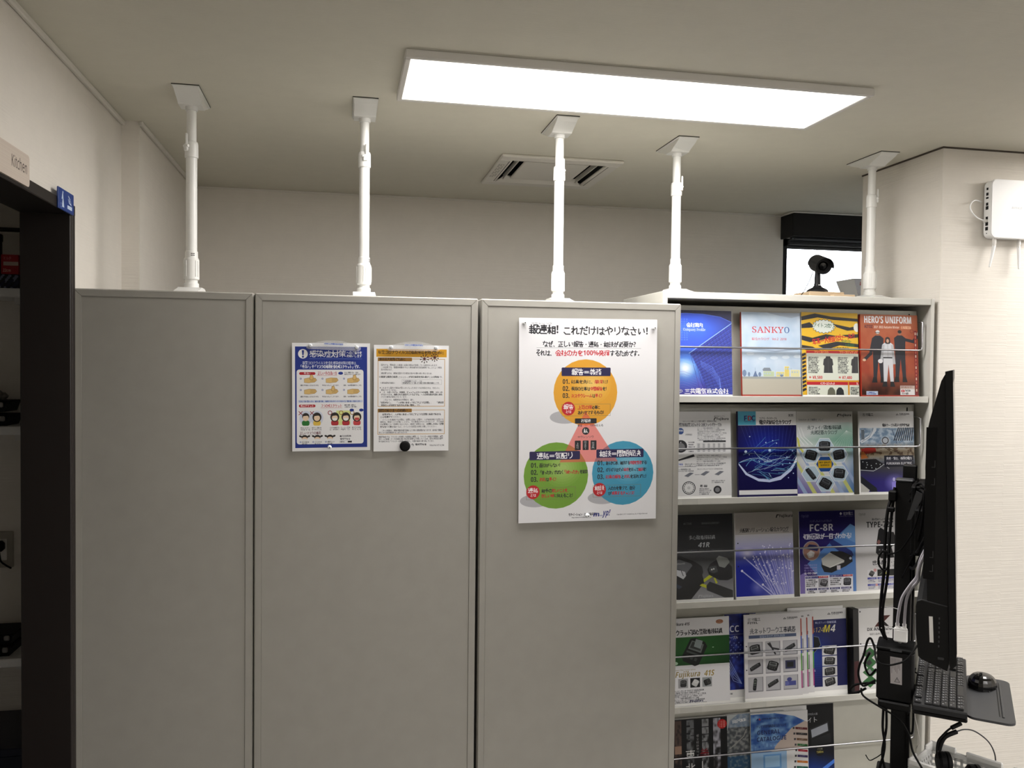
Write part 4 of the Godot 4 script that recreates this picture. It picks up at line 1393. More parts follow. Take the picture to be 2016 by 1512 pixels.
func bar_magnet(at: Vector3, turn: float, label: String) -> void:
	# clear acrylic strip with a bowed top edge and a magnet at each end
	var t := thing("clear_magnet_bar", label, "magnet", at, 0, "clear magnet bars")
	t.rotation.z = turn
	var p := PackedVector2Array()
	for k in 11:
		var u := k / 10.0
		p.append(Vector2(0.067 - 0.134 * u, 0.006 + 0.013 * sin(PI * u)))
	for k in 5:
		var b := PI * (0.5 + k * 0.25)
		p.append(Vector2(-0.067 + cos(b) * 0.007, -0.001 + sin(b) * 0.007))
	for k in 5:
		var b := PI * (1.5 + k * 0.25)
		p.append(Vector2(0.067 + cos(b) * 0.007, -0.001 + sin(b) * 0.007))
	part("strip", MB.new().extrude(p, 0.003, 0.0055), M.acrylic, t)
	for s in [-1.0, 1.0]:
		var m := MB.new(Transform3D(Basis(Vector3.RIGHT, PI / 2), Vector3(s * 0.0625, 0.0015, 0.0)))
		m.lathe([Vector2(0, 0.0072), Vector2(0.0035, 0.0070), Vector2(0.0048, 0.0055), Vector2(0.0048, 0.0)], 20)
		part("stud", m, mat(Color(0.80, 0.81, 0.82), 0.25), t)
	var a := Art.new(60, 8, 8.0, Color(0.80, 0.82, 0.86))
	a.fit(1, 59, 1, 6, "OMC三共電気株式会社", Color(0.10, 0.28, 0.70), "bold")
	var q := MB.new()
	q.quv(Vector3(-0.026, 0.0115, 0.0058), Vector3(0.026, 0.0115, 0.0058), Vector3(0.026, 0.0055, 0.0058), Vector3(-0.026, 0.0055, 0.0058), Vector3(0, 0, 1))
	part("company_print", q, art_mat(a, 0.3), t)


func button_magnet(at: Vector3, r: float, clear: bool, label: String, group := "") -> void:
	var t := thing("round_magnet", label, "magnet", at, 0, group)
	var m := MB.new(Transform3D(Basis(Vector3.RIGHT, PI / 2), Vector3.ZERO))
	if clear:
		m.lathe([Vector2(0, 0.0), Vector2(r, 0.0), Vector2(r * 1.02, 0.002), Vector2(r * 0.62, 0.006), Vector2(r * 0.60, 0.010), Vector2(r * 0.85, 0.013), Vector2(r * 0.75, 0.0145), Vector2(0, 0.015)], 22)
		part("knob", m, mat(Color(0.90, 0.91, 0.915), 0.15), t)
		part("core", MB.new(Transform3D(Basis(Vector3.RIGHT, PI / 2), Vector3.ZERO)).lathe([Vector2(0, 0.0152), Vector2(r * 0.28, 0.0152), Vector2(r * 0.28, 0.0148)], 16), M.charcoal, t)
	else:
		m.lathe([Vector2(0, 0.0), Vector2(r, 0.0), Vector2(r, 0.005), Vector2(r * 0.92, 0.0072), Vector2(r * 0.7, 0.0085), Vector2(0, 0.0088)], 28)
		part("cap", m, M.rubber, t)
		part("rim", MB.new(Transform3D(Basis(Vector3.RIGHT, PI / 2), Vector3.ZERO)).lathe([Vector2(r, 0.0005), Vector2(r * 1.03, 0.001), Vector2(r * 1.03, 0.0025), Vector2(r, 0.003)], 28), M.black, t)


func build_papers() -> void:
	var z := CAB_Z + 0.001
	var t := thing("large_poster", "large white poster with yellow, green and blue discs on the cabinet", "poster", Vector3(0.706, 1.7495, z))
	t.rotation.z = 0.007
	sheet(t, 0.420, 0.594, art_mat(poster_art(), 0.42), 0.003, 0.4)
	button_magnet(Vector3(0.511, 1.733, z + 0.003), 0.0065, true, "clear round magnet at the poster's top left corner", "clear magnets on the poster")
	button_magnet(Vector3(0.904, 1.7256, z + 0.003), 0.0065, true, "clear round magnet at the poster's top right corner", "clear magnets on the poster")
	button_magnet(Vector3(0.7056, 1.1725, z + 0.006), 0.0065, true, "clear round magnet at the middle of the poster's bottom edge", "clear magnets on the poster")
	t = thing("hygiene_notice", "blue bordered notice about washing hands on the middle cabinet", "notice", Vector3(-0.0313, 1.667, z))
	t.rotation.z = 0.007
	sheet(t, 0.210, 0.297, art_mat(hygiene_art(), 0.5), 0.003, 1.1)
	t = thing("text_notice", "white notice with ochre headings beside the blue hygiene notice", "notice", Vector3(0.189, 1.6642, z))
	t.rotation.z = 0.003
	sheet(t, 0.2095, 0.297, art_mat(notice_art(), 0.5), 0.003, 2.0)
	bar_magnet(Vector3(-0.025, 1.656, z + 0.0015), -0.03, "clear magnet bar holding the top of the blue notice")
	bar_magnet(Vector3(0.1944, 1.656, z + 0.0015), 0.003, "clear magnet bar holding the top of the ochre notice")
	button_magnet(Vector3(-0.0344, 1.3804, z + 0.005), 0.0055, true, "clear round magnet at the bottom of the blue notice")
	button_magnet(Vector3(0.1719, 1.3813, z + 0.005), 0.0145, false, "black round magnet at the bottom of the ochre notice")


# ---------------------------------------------------------------- catalogue covers (drawn in millimetres on A4)

var nz := FastNoiseLite.new()
const INK := Color(0.09, 0.09, 0.11)


func cover(bg: Color) -> Art:
	return Art.new(210, 297, 1.9, bg)


func blob(a: Art, pts: Array, c: Color) -> void:
	a.poly(pts, c)


func fujikura_mark(a: Art, x: float, y: float, size: float, c: Color) -> void:
	a.poly([[x, y + size], [x + size * 0.28, y + size * 0.1], [x + size * 0.95, y + size * 0.1], [x + size * 0.88, y + size * 0.36], [x + size * 0.48, y + size * 0.36], [x + size * 0.30, y + size]], c)
	a.text(x + size * 0.95, y + 0.05 * size, size * 0.95, "Fujikura", c, "bold", 0.92)


func furukawa_mark(a: Art, x: float, y: float, size: float, c: Color) -> void:
	a.path([[x, y + size * 0.8], [x + size * 0.5, y + size * 0.25], [x + size, y + size * 0.8], [x, y + size * 0.8]], size * 0.14, c)
	a.text(x + size * 1.4, y, size * 0.75, "FURUKAWA", c, "bold", 0.95)
	a.text(x + size * 1.4, y + size * 0.7, size * 0.36, "ELECTRIC GROUP", c, "plain", 0.95)


func gadget(a: Art, x: float, y: float, w: float, h: float, turn: float, body: Color, light: Color) -> void:
	# printed picture of a hand-held splicing machine: case, lid, screen, keys
	var put := func(pts: Array) -> Array:
		var out := []
		for p in pts:
			var v := Vector2((p[0] - 0.5) * w, (p[1] - 0.5) * h).rotated(turn) + Vector2(x, y)
			out.append([v.x, v.y])
		return out
	a.poly(put.call([[0.06, 0.1], [0.3, 0], [0.8, 0.02], [1, 0.14], [0.96, 0.9], [0.8, 1], [0.15, 0.98], [0, 0.85]]), body)
	a.poly(put.call([[0.16, 0.14], [0.8, 0.12], [0.84, 0.46], [0.14, 0.48]]), light)
	a.poly(put.call([[0.22, 0.18], [0.74, 0.17], [0.76, 0.40], [0.2, 0.42]]), body.lerp(light, 0.35))
	a.poly(put.call([[0.12, 0.55], [0.86, 0.53], [0.86, 0.60], [0.12, 0.62]]), body.lerp(light, 0.6))
	for k in 3:
		a.poly(put.call([[0.2 + k * 0.22, 0.70], [0.34 + k * 0.22, 0.70], [0.34 + k * 0.22, 0.82], [0.2 + k * 0.22, 0.82]]), body.lerp(light, 0.45))


func tiny(a: Art, x0: float, x1: float, y: float, rows: int, step: float, size: float, c: Color, seed_at := 0) -> void:
	var bits := ["光ファイバ接続の作業時間を大きく短縮", "単心から多心まで対応する融着接続機", "小型軽量で持ち運びに便利な設計です", "電設資材の総合カタログをご用意", "測定器と工具をまとめて紹介します"]
	for k in rows:
		var cut := 0.72 + 0.28 * fmod((k + seed_at) * 0.618, 1.0)
		a.fit(x0, x0 + (x1 - x0) * cut, y + k * step, size, bits[(k + seed_at) % 5], c)


func art_company() -> Art:
	var a := cover(Color(0.12, 0.22, 0.72))
	a.photo(0, 0, 210, 297, 42, 60, func(u, v):
		var c := Color(0.13, 0.24, 0.80).lerp(Color(0.20, 0.42, 0.95), clampf(1.0 - absf(v - 0.22) * 3.0, 0, 1))
		c = c.lerp(Color(0.18, 0.14, 0.55), clampf((v - 0.55) * 2.0, 0, 1))
		c = c.lerp(Color(0.10, 0.16, 0.50), clampf((u - 0.5) * 1.6, 0, 0.8))
		var d := Vector2((u - 0.22) * 0.9, (v - 0.69) * 1.3).length()
		c = c.lerp(Color(0.40, 0.72, 0.98), clampf(1.0 - d * 2.6, 0, 1))
		return c.lerp(Color(0.96, 0.98, 1.0), clampf(1.15 - d * 7.0, 0, 1)))
	for k in 60:
		a.rect(6 + (k % 6) * 9, 30 + (k / 6) * 8, 11 + (k % 6) * 9, 35 + (k / 6) * 8, Color(0.28, 0.46, 0.95))
	a.poly([[0, 0], [210, 0], [210, 40], [170, 22], [110, 13], [50, 11], [0, 13]], Color(0.05, 0.06, 0.28))
	a.path([[0, 13], [50, 11], [110, 13], [170, 22], [210, 40]], 1.6, Color(0.35, 0.50, 0.95))
	# glass tower
	a.poly([[64, 152], [210, 46], [210, 297], [128, 297], [96, 215]], Color(0.13, 0.20, 0.62))
	for k in 16:
		a.line(64 + k * 9.6, 152 - k * 7, 100 + k * 13, 297, 0.9, Color(0.05, 0.08, 0.36))
		a.line(66 + k * 4.4, 160 + k * 9, 210, 58 + k * 15, 0.9, Color(0.05, 0.08, 0.36))
		a.line(66 + k * 4.4, 164 + k * 9, 210, 62 + k * 15, 0.4, Color(0.38, 0.55, 0.95))
	a.line(60, 152, 210, 44, 2.2, Color(0.62, 0.78, 1.0))
	for k in 5:
		a.path([[100, 180 + k * 4], [140, 200 + k * 7], [165, 240 + k * 7], [172, 297]], 3.0 - k * 0.4, Color(0.42, 0.55, 0.95, 0.5))
	for k in 9:
		a.path([[0, 220 + k * 9], [40, 216 + k * 9], [84, 232 + k * 9], [120, 297]], 0.7, Color(0.48, 0.42, 0.85))
	a.poly([[0, 166], [40, 172], [86, 196], [60, 190]], Color(0.50, 0.74, 0.98, 0.5))
	a.fit(52, 108, 44, 16, "会社案内", Color.WHITE, "bold")
	a.fit(40, 118, 63, 11, "Company Profile", Color.WHITE, "serif")
	a.ring(17, 285, 9, 1.2, Color.WHITE)
	a.ellipse(18, 285, 17, 7.5, Color.WHITE)
	a.ellipse(18, 285, 15.6, 6.4, Color(0.14, 0.13, 0.50))
	a.fit(6, 30, 281, 8, "サンキョウ", Color.WHITE, "bold")
	a.fit(42, 196, 275, 19, "三共電気株式会社", Color.WHITE, "bold")
	return a


func art_sankyo() -> Art:
	var a := cover(Color(0.73, 0.81, 0.89))
	a.photo(0, 0, 210, 235, 20, 24, func(u, v): return Color(0.72, 0.80, 0.89).lerp(Color(0.80, 0.86, 0.92), clampf(nz.get_noise_2d(u * 60, v * 60) + 0.4, 0, 1)))
	a.poly([[90, 0], [210, 0], [210, 10], [180, 18], [140, 12]], Color(0.68, 0.73, 0.80))
	for k in 5:
		a.ellipse(30 + k * 42, 150 + (k * 37) % 20, 14, 6, Color(0.85, 0.90, 0.95))
	a.poly([[0, 128], [60, 132], [120, 137], [200, 128], [200, 134], [120, 143], [50, 137], [0, 133]], Color(0.60, 0.66, 0.73))
	var red := Color(0.80, 0.16, 0.18)
	a.fit(36, 150, 50, 27, "SANKY", red, "serif")
	a.fit(151, 172, 50, 27, "O", Color(0.13, 0.30, 0.58), "serif")
	a.fit(36, 98, 91, 10, "総合カタログ", red)
	a.fit(108, 160, 91, 10, "Vol.2  2018", red)
	a.rect(0, 232, 210, 297, Color(0.74, 0.72, 0.66))
	a.rect(0, 232, 210, 240, Color(0.62, 0.64, 0.62))
	# street of small houses
	var pale := Color(0.74, 0.80, 0.66)
	for q in [[74, 212, 114, 232, pale], [120, 214, 152, 232, Color(0.86, 0.82, 0.52)], [150, 194, 168, 232, Color(0.88, 0.80, 0.44)], [172, 206, 206, 232, Color(0.88, 0.86, 0.66)]]:
		a.rect(q[0], q[1], q[2], q[3], q[4])
		a.frame(q[0], q[1], q[2], q[3], 0.7, Color(0.97, 0.97, 0.95))
		for k in 3:
			a.rect(q[0] + 4 + k * 9, q[1] + 6, q[0] + 9 + k * 9, q[1] + 12, Color(0.70, 0.78, 0.84))
	a.poly([[72, 206], [78, 200], [98, 200], [104, 212], [74, 212]], Color(0.52, 0.56, 0.60))
	for q in [[8, 220, 7, 12], [24, 224, 4, 8], [62, 224, 5, 8], [48, 222, 2, 10], [140, 228, 6, 4]]:
		a.ellipse(q[0], q[1], q[2], q[3], Color(0.46, 0.54, 0.66))
	a.line(46, 200, 46, 232, 0.7, Color(0.46, 0.54, 0.66))
	a.poly([[38, 232], [46, 212], [56, 232]], Color(0.40, 0.48, 0.62))
	return a


func art_tiger() -> Art:
	var a := cover(Color(0.90, 0.72, 0.13))
	var k0 := Color(0.13, 0.13, 0.15)
	for q in [[[0, 16], [50, 4], [110, 14], [210, 20], [210, 30], [120, 26], [60, 18], [0, 30]], [[0, 44], [30, 36], [52, 52], [30, 56], [0, 58]], [[118, 40], [180, 52], [210, 46], [210, 60], [170, 64], [130, 52]], [[0, 84], [40, 92], [90, 78], [130, 84], [90, 96], [30, 108], [0, 100]], [[60, 120], [130, 104], [210, 112], [210, 124], [140, 118], [90, 134]], [[0, 118], [40, 124], [70, 138], [30, 140], [0, 132]], [[150, 80], [210, 76], [210, 88], [180, 92]]]:
		a.poly(q, k0)
	for k in 10:
		a.poly([[0, 150 + k * 14], [12, 146 + k * 14], [16, 152 + k * 14], [0, 160 + k * 14]], k0)
	# burst
	var b := []
	for k in 36:
		var r := 1.0 if k % 2 else 0.84
		b.append([82 + cos(TAU * k / 36) * 46 * r, 50 + sin(TAU * k / 36) * 27 * r])
	a.poly(b, k0)
	var c := []
	for p in b:
		c.append([82 + (p[0] - 82) * 0.95, 50 + (p[1] - 50) * 0.93])
	a.poly(c, Color(0.88, 0.91, 0.88))
	a.text(44, 36, 16, "アイトス祭り", Color(0.10, 0.30, 0.18), "plain", 0.82, 0.06)
	a.ellipse(206, 52, 12, 16, Color(0.92, 0.93, 0.90))
	a.text(38, 96, 22, "年末一大感謝祭", Color(0.78, 0.10, 0.12), "bold", 0.66, -0.16)
	a.text(136, 78, 22, "セール!!", Color(0.78, 0.10, 0.12), "bold", 0.76, -0.12)
	a.text(146, 98, 11, "10月1日~", Color(0.16, 0.44, 0.18), "bold", 0.8)
	a.text(160, 112, 10, "11月30日", Color(0.16, 0.44, 0.18), "bold", 0.8)
	a.fit(118, 176, 124, 9, "三共株式会社", k0, "bold")
	a.rect(14, 136, 210, 297, Color(0.86, 0.60, 0.10))
	a.rect(16, 138, 210, 147, Color(0.66, 0.07, 0.12))
	a.fit(44, 100, 138, 8, "フリースベスト", Color(0.95, 0.75, 0.4), "bold")
	a.fit(138, 206, 138, 8, "フリースジャケット", Color(0.95, 0.75, 0.4), "bold")
	a.round_rect(16, 147, 208, 244, 4, Color(0.88, 0.90, 0.84))
	for x in [22, 132]:
		tiny(a, x, x + 44, 160, 10, 6, 5, INK, x)
		a.fit(x + 2, x + 10, 230, 7, "税込", Color(0.78, 0.10, 0.12))
	a.fit(37, 74, 228, 13, "¥8,580", Color(0.78, 0.10, 0.12), "bold")
	a.fit(147, 184, 228, 13, "¥7,480", Color(0.78, 0.10, 0.12), "bold")
	for q in [[96, 1.0], [200, 1.0]]:
		var x: float = q[0]
		blob(a, [[x - 16, 168], [x - 9, 164], [x - 8, 158], [x + 8, 158], [x + 9, 164], [x + 16, 168], [x + 19, 188], [x + 15, 192], [x + 17, 218], [x - 17, 218], [x - 15, 192], [x - 19, 188]], Color(0.20, 0.20, 0.21))
		a.line(x, 160, x, 218, 0.8, Color(0.34, 0.34, 0.35))
	a.rect(210 - 2, 147, 210, 244, Color(0.88, 0.90, 0.84))
	a.rect(16, 250, 168, 261, Color(0.76, 0.08, 0.14))
	a.rect(172, 250, 210, 261, Color(0.76, 0.08, 0.14))
	a.fit(66, 120, 251, 9, "4.フリースジャケット", Color.WHITE, "bold")
	a.text(200, 251, 9, "5.", Color.WHITE, "bold")
	a.rect(16, 261, 168, 297, Color(0.88, 0.90, 0.84))
	a.rect(174, 261, 210, 297, Color(0.88, 0.90, 0.84))
	tiny(a, 22, 66, 268, 5, 5.6, 4.6, INK, 2)
	tiny(a, 178, 210, 268, 5, 5.6, 4.6, INK, 3)
	for q in [[106, Color(0.42, 0.42, 0.36)], [138, Color(0.16, 0.17, 0.18)]]:
		blob(a, [[q[0] - 15, 297], [q[0] - 13, 280], [q[0] - 5, 270], [q[0] + 5, 270], [q[0] + 13, 280], [q[0] + 15, 297]], q[1])
	return a


func person_print(a: Art, x: float, y: float, k: float, suit: Color, dark: Color, helmet: bool, arm: int) -> void:
	# a small standing figure in the printed photograph
	a.ellipse(x, y, 5.4 * k, 7 * k, Color(0.62, 0.44, 0.34))
	a.ellipse(x, y - 3 * k, 6 * k, 5 * k, Color(0.90, 0.90, 0.90) if helmet else Color(0.10, 0.08, 0.08))
	if helmet:
		a.rect(x - 8 * k, y - 2.5 * k, x + 6 * k, y - 0.5 * k, Color(0.16, 0.16, 0.17))
	a.poly([[x - 7 * k, y + 8 * k], [x + 7 * k, y + 8 * k], [x + 17 * k, y + 16 * k], [x + 15 * k, y + 60 * k], [x - 15 * k, y + 60 * k], [x - 17 * k, y + 16 * k]], suit)
	a.poly([[x - 15 * k, y + 58 * k], [x + 15 * k, y + 58 * k], [x + 16 * k, y + 132 * k], [x + 6 * k, y + 134 * k], [x + 1 * k, y + 78 * k], [x - 5 * k, y + 134 * k], [x - 15 * k, y + 132 * k]], suit)
	a.poly([[x - 16 * k, y + 132 * k], [x - 5 * k, y + 132 * k], [x - 4 * k, y + 148 * k], [x - 20 * k, y + 148 * k]], dark)
	a.poly([[x + 6 * k, y + 132 * k], [x + 16 * k, y + 132 * k], [x + 20 * k, y + 148 * k], [x + 5 * k, y + 148 * k]], dark)
	a.line(x, y + 10 * k, x, y + 58 * k, 1.0, dark.lerp(suit, 0.5))
	a.rect(x - 15 * k, y + 55 * k, x + 15 * k, y + 59 * k, dark)
	if arm == 1:      # raised to the right
		a.path([[x + 13 * k, y + 20 * k], [x + 40 * k, y + 26 * k], [x + 54 * k, y + 8 * k]], 9 * k, suit)
		a.ellipse(x + 55 * k, y + 3 * k, 4.5 * k, 5.5 * k, Color(0.85, 0.84, 0.82))
	elif arm == -1:   # held out to the left
		a.path([[x - 13 * k, y + 20 * k], [x - 22 * k, y + 62 * k], [x - 38 * k, y + 78 * k]], 9 * k, suit)
		a.ellipse(x - 41 * k, y + 81 * k, 5 * k, 4 * k, Color(0.85, 0.70, 0.58))
	else:
		a.path([[x - 14 * k, y + 20 * k], [x - 20 * k, y + 62 * k]], 8 * k, suit.lerp(dark, 0.15))
		a.path([[x + 14 * k, y + 20 * k], [x + 19 * k, y + 74 * k]], 8 * k, suit.lerp(dark, 0.15))


func art_hero() -> Art:
	var a := cover(Color(0.60, 0.27, 0.14))
	a.photo(0, 0, 210, 297, 20, 30, func(u, v):
		var c := Color(0.70, 0.38, 0.23).lerp(Color(0.62, 0.22, 0.08), clampf(v * 1.6, 0, 1))
		return c.lerp(Color(0.20, 0.09, 0.06), clampf((v - 0.72) * 4.0, 0, 0.9)).lerp(Color(0.76, 0.44, 0.28), clampf(0.25 + nz.get_noise_2d(u * 80, v * 80), 0, 0.3)))
	a.fit(12, 188, 4, 31, "HERO'S UNIFORM", Color(0.92, 0.92, 0.93), "bold")
	a.fit(13, 189, 5, 31, "HERO'S UNIFORM", Color(0.92, 0.92, 0.93), "bold")
	a.fit(14, 44, 38, 14, "AITOZ", Color(0.26, 0.06, 0.16), "bold")
	a.fit(48, 142, 41, 11, "2021 2022 Autumn Winter", Color(0.95, 0.86, 0.80), "bold")
	a.fit(148, 186, 41, 11, "仕事服図鑑", Color(0.93, 0.70, 0.56), "bold")
	var navy := Color(0.10, 0.10, 0.15)
	person_print(a, 62, 68, 1.24, navy, Color(0.05, 0.05, 0.06), true, -1)
	person_print(a, 143, 66, 1.24, navy, Color(0.05, 0.05, 0.06), false, 1)
	person_print(a, 98, 92, 1.18, Color(0.84, 0.85, 0.87), Color(0.12, 0.12, 0.13), false, 0)
	a.poly([[90, 86], [98, 82], [106, 86], [108, 104], [104, 108], [92, 108], [88, 104]], Color(0.14, 0.09, 0.08))
	a.ellipse(98, 97, 5, 7, Color(0.82, 0.64, 0.54))
	a.ellipse(70, 172, 9, 8, Color(0.90, 0.90, 0.91))
	a.ring(188, 60, 7, 1.2, Color(0.45, 0.12, 0.08))
	a.rect(16, 283, 58, 297, Color(0.80, 0.86, 0.95))
	tiny(a, 19, 55, 286, 2, 5, 4, Color(0.15, 0.25, 0.6))
	a.rect(140, 262, 194, 275, Color(0.82, 0.74, 0.70))
	a.rect(140, 275, 194, 297, Color(0.93, 0.92, 0.92))
	a.fit(142, 186, 264, 7, "動画配信中!!", Color(0.55, 0.35, 0.3))
	a.round_rect(144, 278, 156, 286, 2, Color(0.80, 0.10, 0.14))
	a.poly([[148, 279.6], [148, 284.4], [152.5, 282]], Color.WHITE)
	a.fit(158, 178, 276, 9, "YouTube", INK, "bold")
	a.fit(146, 170, 287, 8, "Autumn動画", INK)
	a.rect(196, 58, 206, 297, Color(0.52, 0.09, 0.10))
	for k in 16:
		a.rect(199, 64 + k * 14, 203, 74 + k * 14, Color(0.80, 0.40, 0.30) if k % 3 else Color(0.9, 0.8, 0.7))
	return a


func art_leaflet() -> Art:
	var a := cover(Color(0.90, 0.90, 0.90))
	var grey := Color(0.35, 0.35, 0.37)
	fujikura_mark(a, 150, 20, 11, INK)
	a.fit(152, 190, 14, 5, "株式会社フジクラ", grey)
	a.fit(40, 160, 31, 6, "スロットレス化により大幅な細径・軽量化を実現", grey)
	a.fit(24, 178, 40, 12, "細径高密度型スロットレス光ファイバケーブル", grey, "bold")
	a.rect(24, 53, 178, 53.6, grey)
	a.poly([[30, 58], [38, 58], [44, 64], [44, 74], [38, 80], [30, 80], [24, 74], [24, 64]], Color(0.16, 0.30, 0.56))
	a.fit(26, 42, 64, 6, "細径高密", Color.WHITE, "bold")
	a.fit(50, 74, 78, 6, "(従来比)", grey)
	tiny(a, 92, 200, 56, 8, 6, 5, grey)
	a.ellipse(34, 122, 22, 22, INK)
	a.ellipse(34, 124, 14, 14, Color(0.46, 0.46, 0.47))
	a.ellipse(34, 108, 2, 2, Color(0.8, 0.8, 0.8))
	tiny(a, 60, 84, 106, 5, 8, 4.4, grey, 1)
	a.rect(112, 102, 192, 108, INK)
	for k in 6:
		a.rect(88, 112 + k * 5, 192, 112.5 + k * 5, grey)
		for q in 6:
			a.rect(92 + q * 18, 114 + k * 5, 100 + q * 18, 116 + k * 5, Color(0.5, 0.5, 0.52))
	a.poly([[20, 170], [60, 156], [78, 150], [82, 158], [62, 164], [22, 174]], INK)
	tiny(a, 88, 200, 152, 6, 7, 5, grey, 2)
	a.rect(20, 182, 40, 188, Color(0.30, 0.36, 0.66))
	a.fit(22, 38, 182, 6, "接続工具", Color.WHITE)
	tiny(a, 46, 190, 182, 2, 6, 5, grey, 3)
	a.rect(20, 193, 86, 194, grey)
	for q in [[44, 214], [100, 210], [150, 210]]:
		a.poly([[q[0], q[1] + 12], [q[0] + 20, q[1]], [q[0] + 34, q[1] + 2], [q[0] + 14, q[1] + 16]], Color(0.45, 0.46, 0.50))
	a.path([[82, 222], [98, 222]], 1.4, grey)
	tiny(a, 22, 84, 200, 2, 6, 5, grey)
	tiny(a, 90, 190, 200, 1, 6, 5, grey, 1)
	a.ring(60, 268, 23, 2.6, INK)
	for k in 16:
		var d := Vector2.from_angle(TAU * k / 16)
		a.ellipse(60 + d.x * 17, 268 + d.y * 17, 1.8, 1.8, INK)
	a.ring(60, 268, 4, 1, grey)
	a.ellipse(160, 276, 14, 14, INK)
	a.ellipse(160, 276, 8.5, 8.5, Color(0.50, 0.50, 0.51))
	a.fit(100, 124, 258, 8, "細径・高密度", INK, "bold")
	tiny(a, 96, 140, 270, 4, 6, 4.6, grey, 2)
	tiny(a, 140, 196, 242, 2, 6, 4.6, grey, 4)
	return a


func art_globe() -> Art:
	var a := cover(Color(0.93, 0.93, 0.93))
	a.rect(0, 0, 64, 49, Color(0.30, 0.66, 0.78))
	a.text(20, 14, 22, "F", Color(0.06, 0.16, 0.44), "bold")
	a.text(33, 14, 22, "D", Color(0.70, 0.10, 0.16), "bold")
	a.text(47, 14, 22, "C", Color(0.06, 0.16, 0.44), "bold")
	a.fit(22, 60, 34, 5, "Fujikura Dia Cable", Color(0.06, 0.16, 0.44))
	a.fit(76, 140, 21, 8, "フジクラ・ダイヤケーブル", INK)
	a.fit(76, 192, 31, 16, "電設資材総合カタログ", INK, "bold")
	a.frame(182, 10, 200, 18, 0.5, INK)
	a.fit(184, 198, 11, 6, "第12版", INK)
	a.photo(0, 50, 210, 281, 40, 44, func(u, v):
		var d := Vector2(u - 0.46, (v - 0.33) * 1.1).length()
		var c := Color(0.07, 0.05, 0.28).lerp(Color(0.08, 0.14, 0.55), clampf(1.25 - d * 2.2, 0, 1))
		return c)
	a.poly([[0, 190], [24, 226], [70, 250], [110, 254], [150, 246], [190, 214], [210, 180], [210, 172], [184, 204], [150, 232], [110, 244], [70, 240], [30, 220], [0, 184]], Color(0.78, 0.82, 0.95))
	a.poly([[196, 190], [210, 160], [210, 184]], Color(0.96, 0.97, 1.0))
	var rng := RandomNumberGenerator.new()
	rng.seed = 5
	for k in 46:
		var p := Vector2(rng.randf_range(-10, 200), rng.randf_range(130, 240))
		var q := p + Vector2(rng.randf_range(30, 130), rng.randf_range(-70, 50))
		var m := (p + q) / 2 + Vector2(0, rng.randf_range(-30, 34))
		var l := []
		for i in 9:
			var t := i / 8.0
			var z := p.lerp(m, t).lerp(m.lerp(q, t), t)
			if z.y < 250 - absf(z.x - 105) * 0.42:
				l.append([z.x, z.y])
		if l.size() > 1:
			a.path(l, 0.9 if k % 3 else 1.6, Color(0.45, 0.72, 0.86) if k % 4 else Color(0.80, 0.92, 0.96))
	for k in 16:
		a.line(10 + k * 14, 52, 60 + k * 8, 190, 0.4, Color(0.40, 0.50, 0.80))
	for k in 14:
		a.ellipse(rng.randf_range(20, 200), rng.randf_range(70, 262), 2.2, 2.2, Color(0.78, 0.85, 0.98))
	a.ellipse(26, 144, 5, 5, Color(0.85, 0.92, 1.0))
	a.ellipse(112, 140, 5, 5, Color(0.75, 0.86, 1.0))
	a.rect(0, 281, 210, 297, Color(0.93, 0.93, 0.94))
	return a


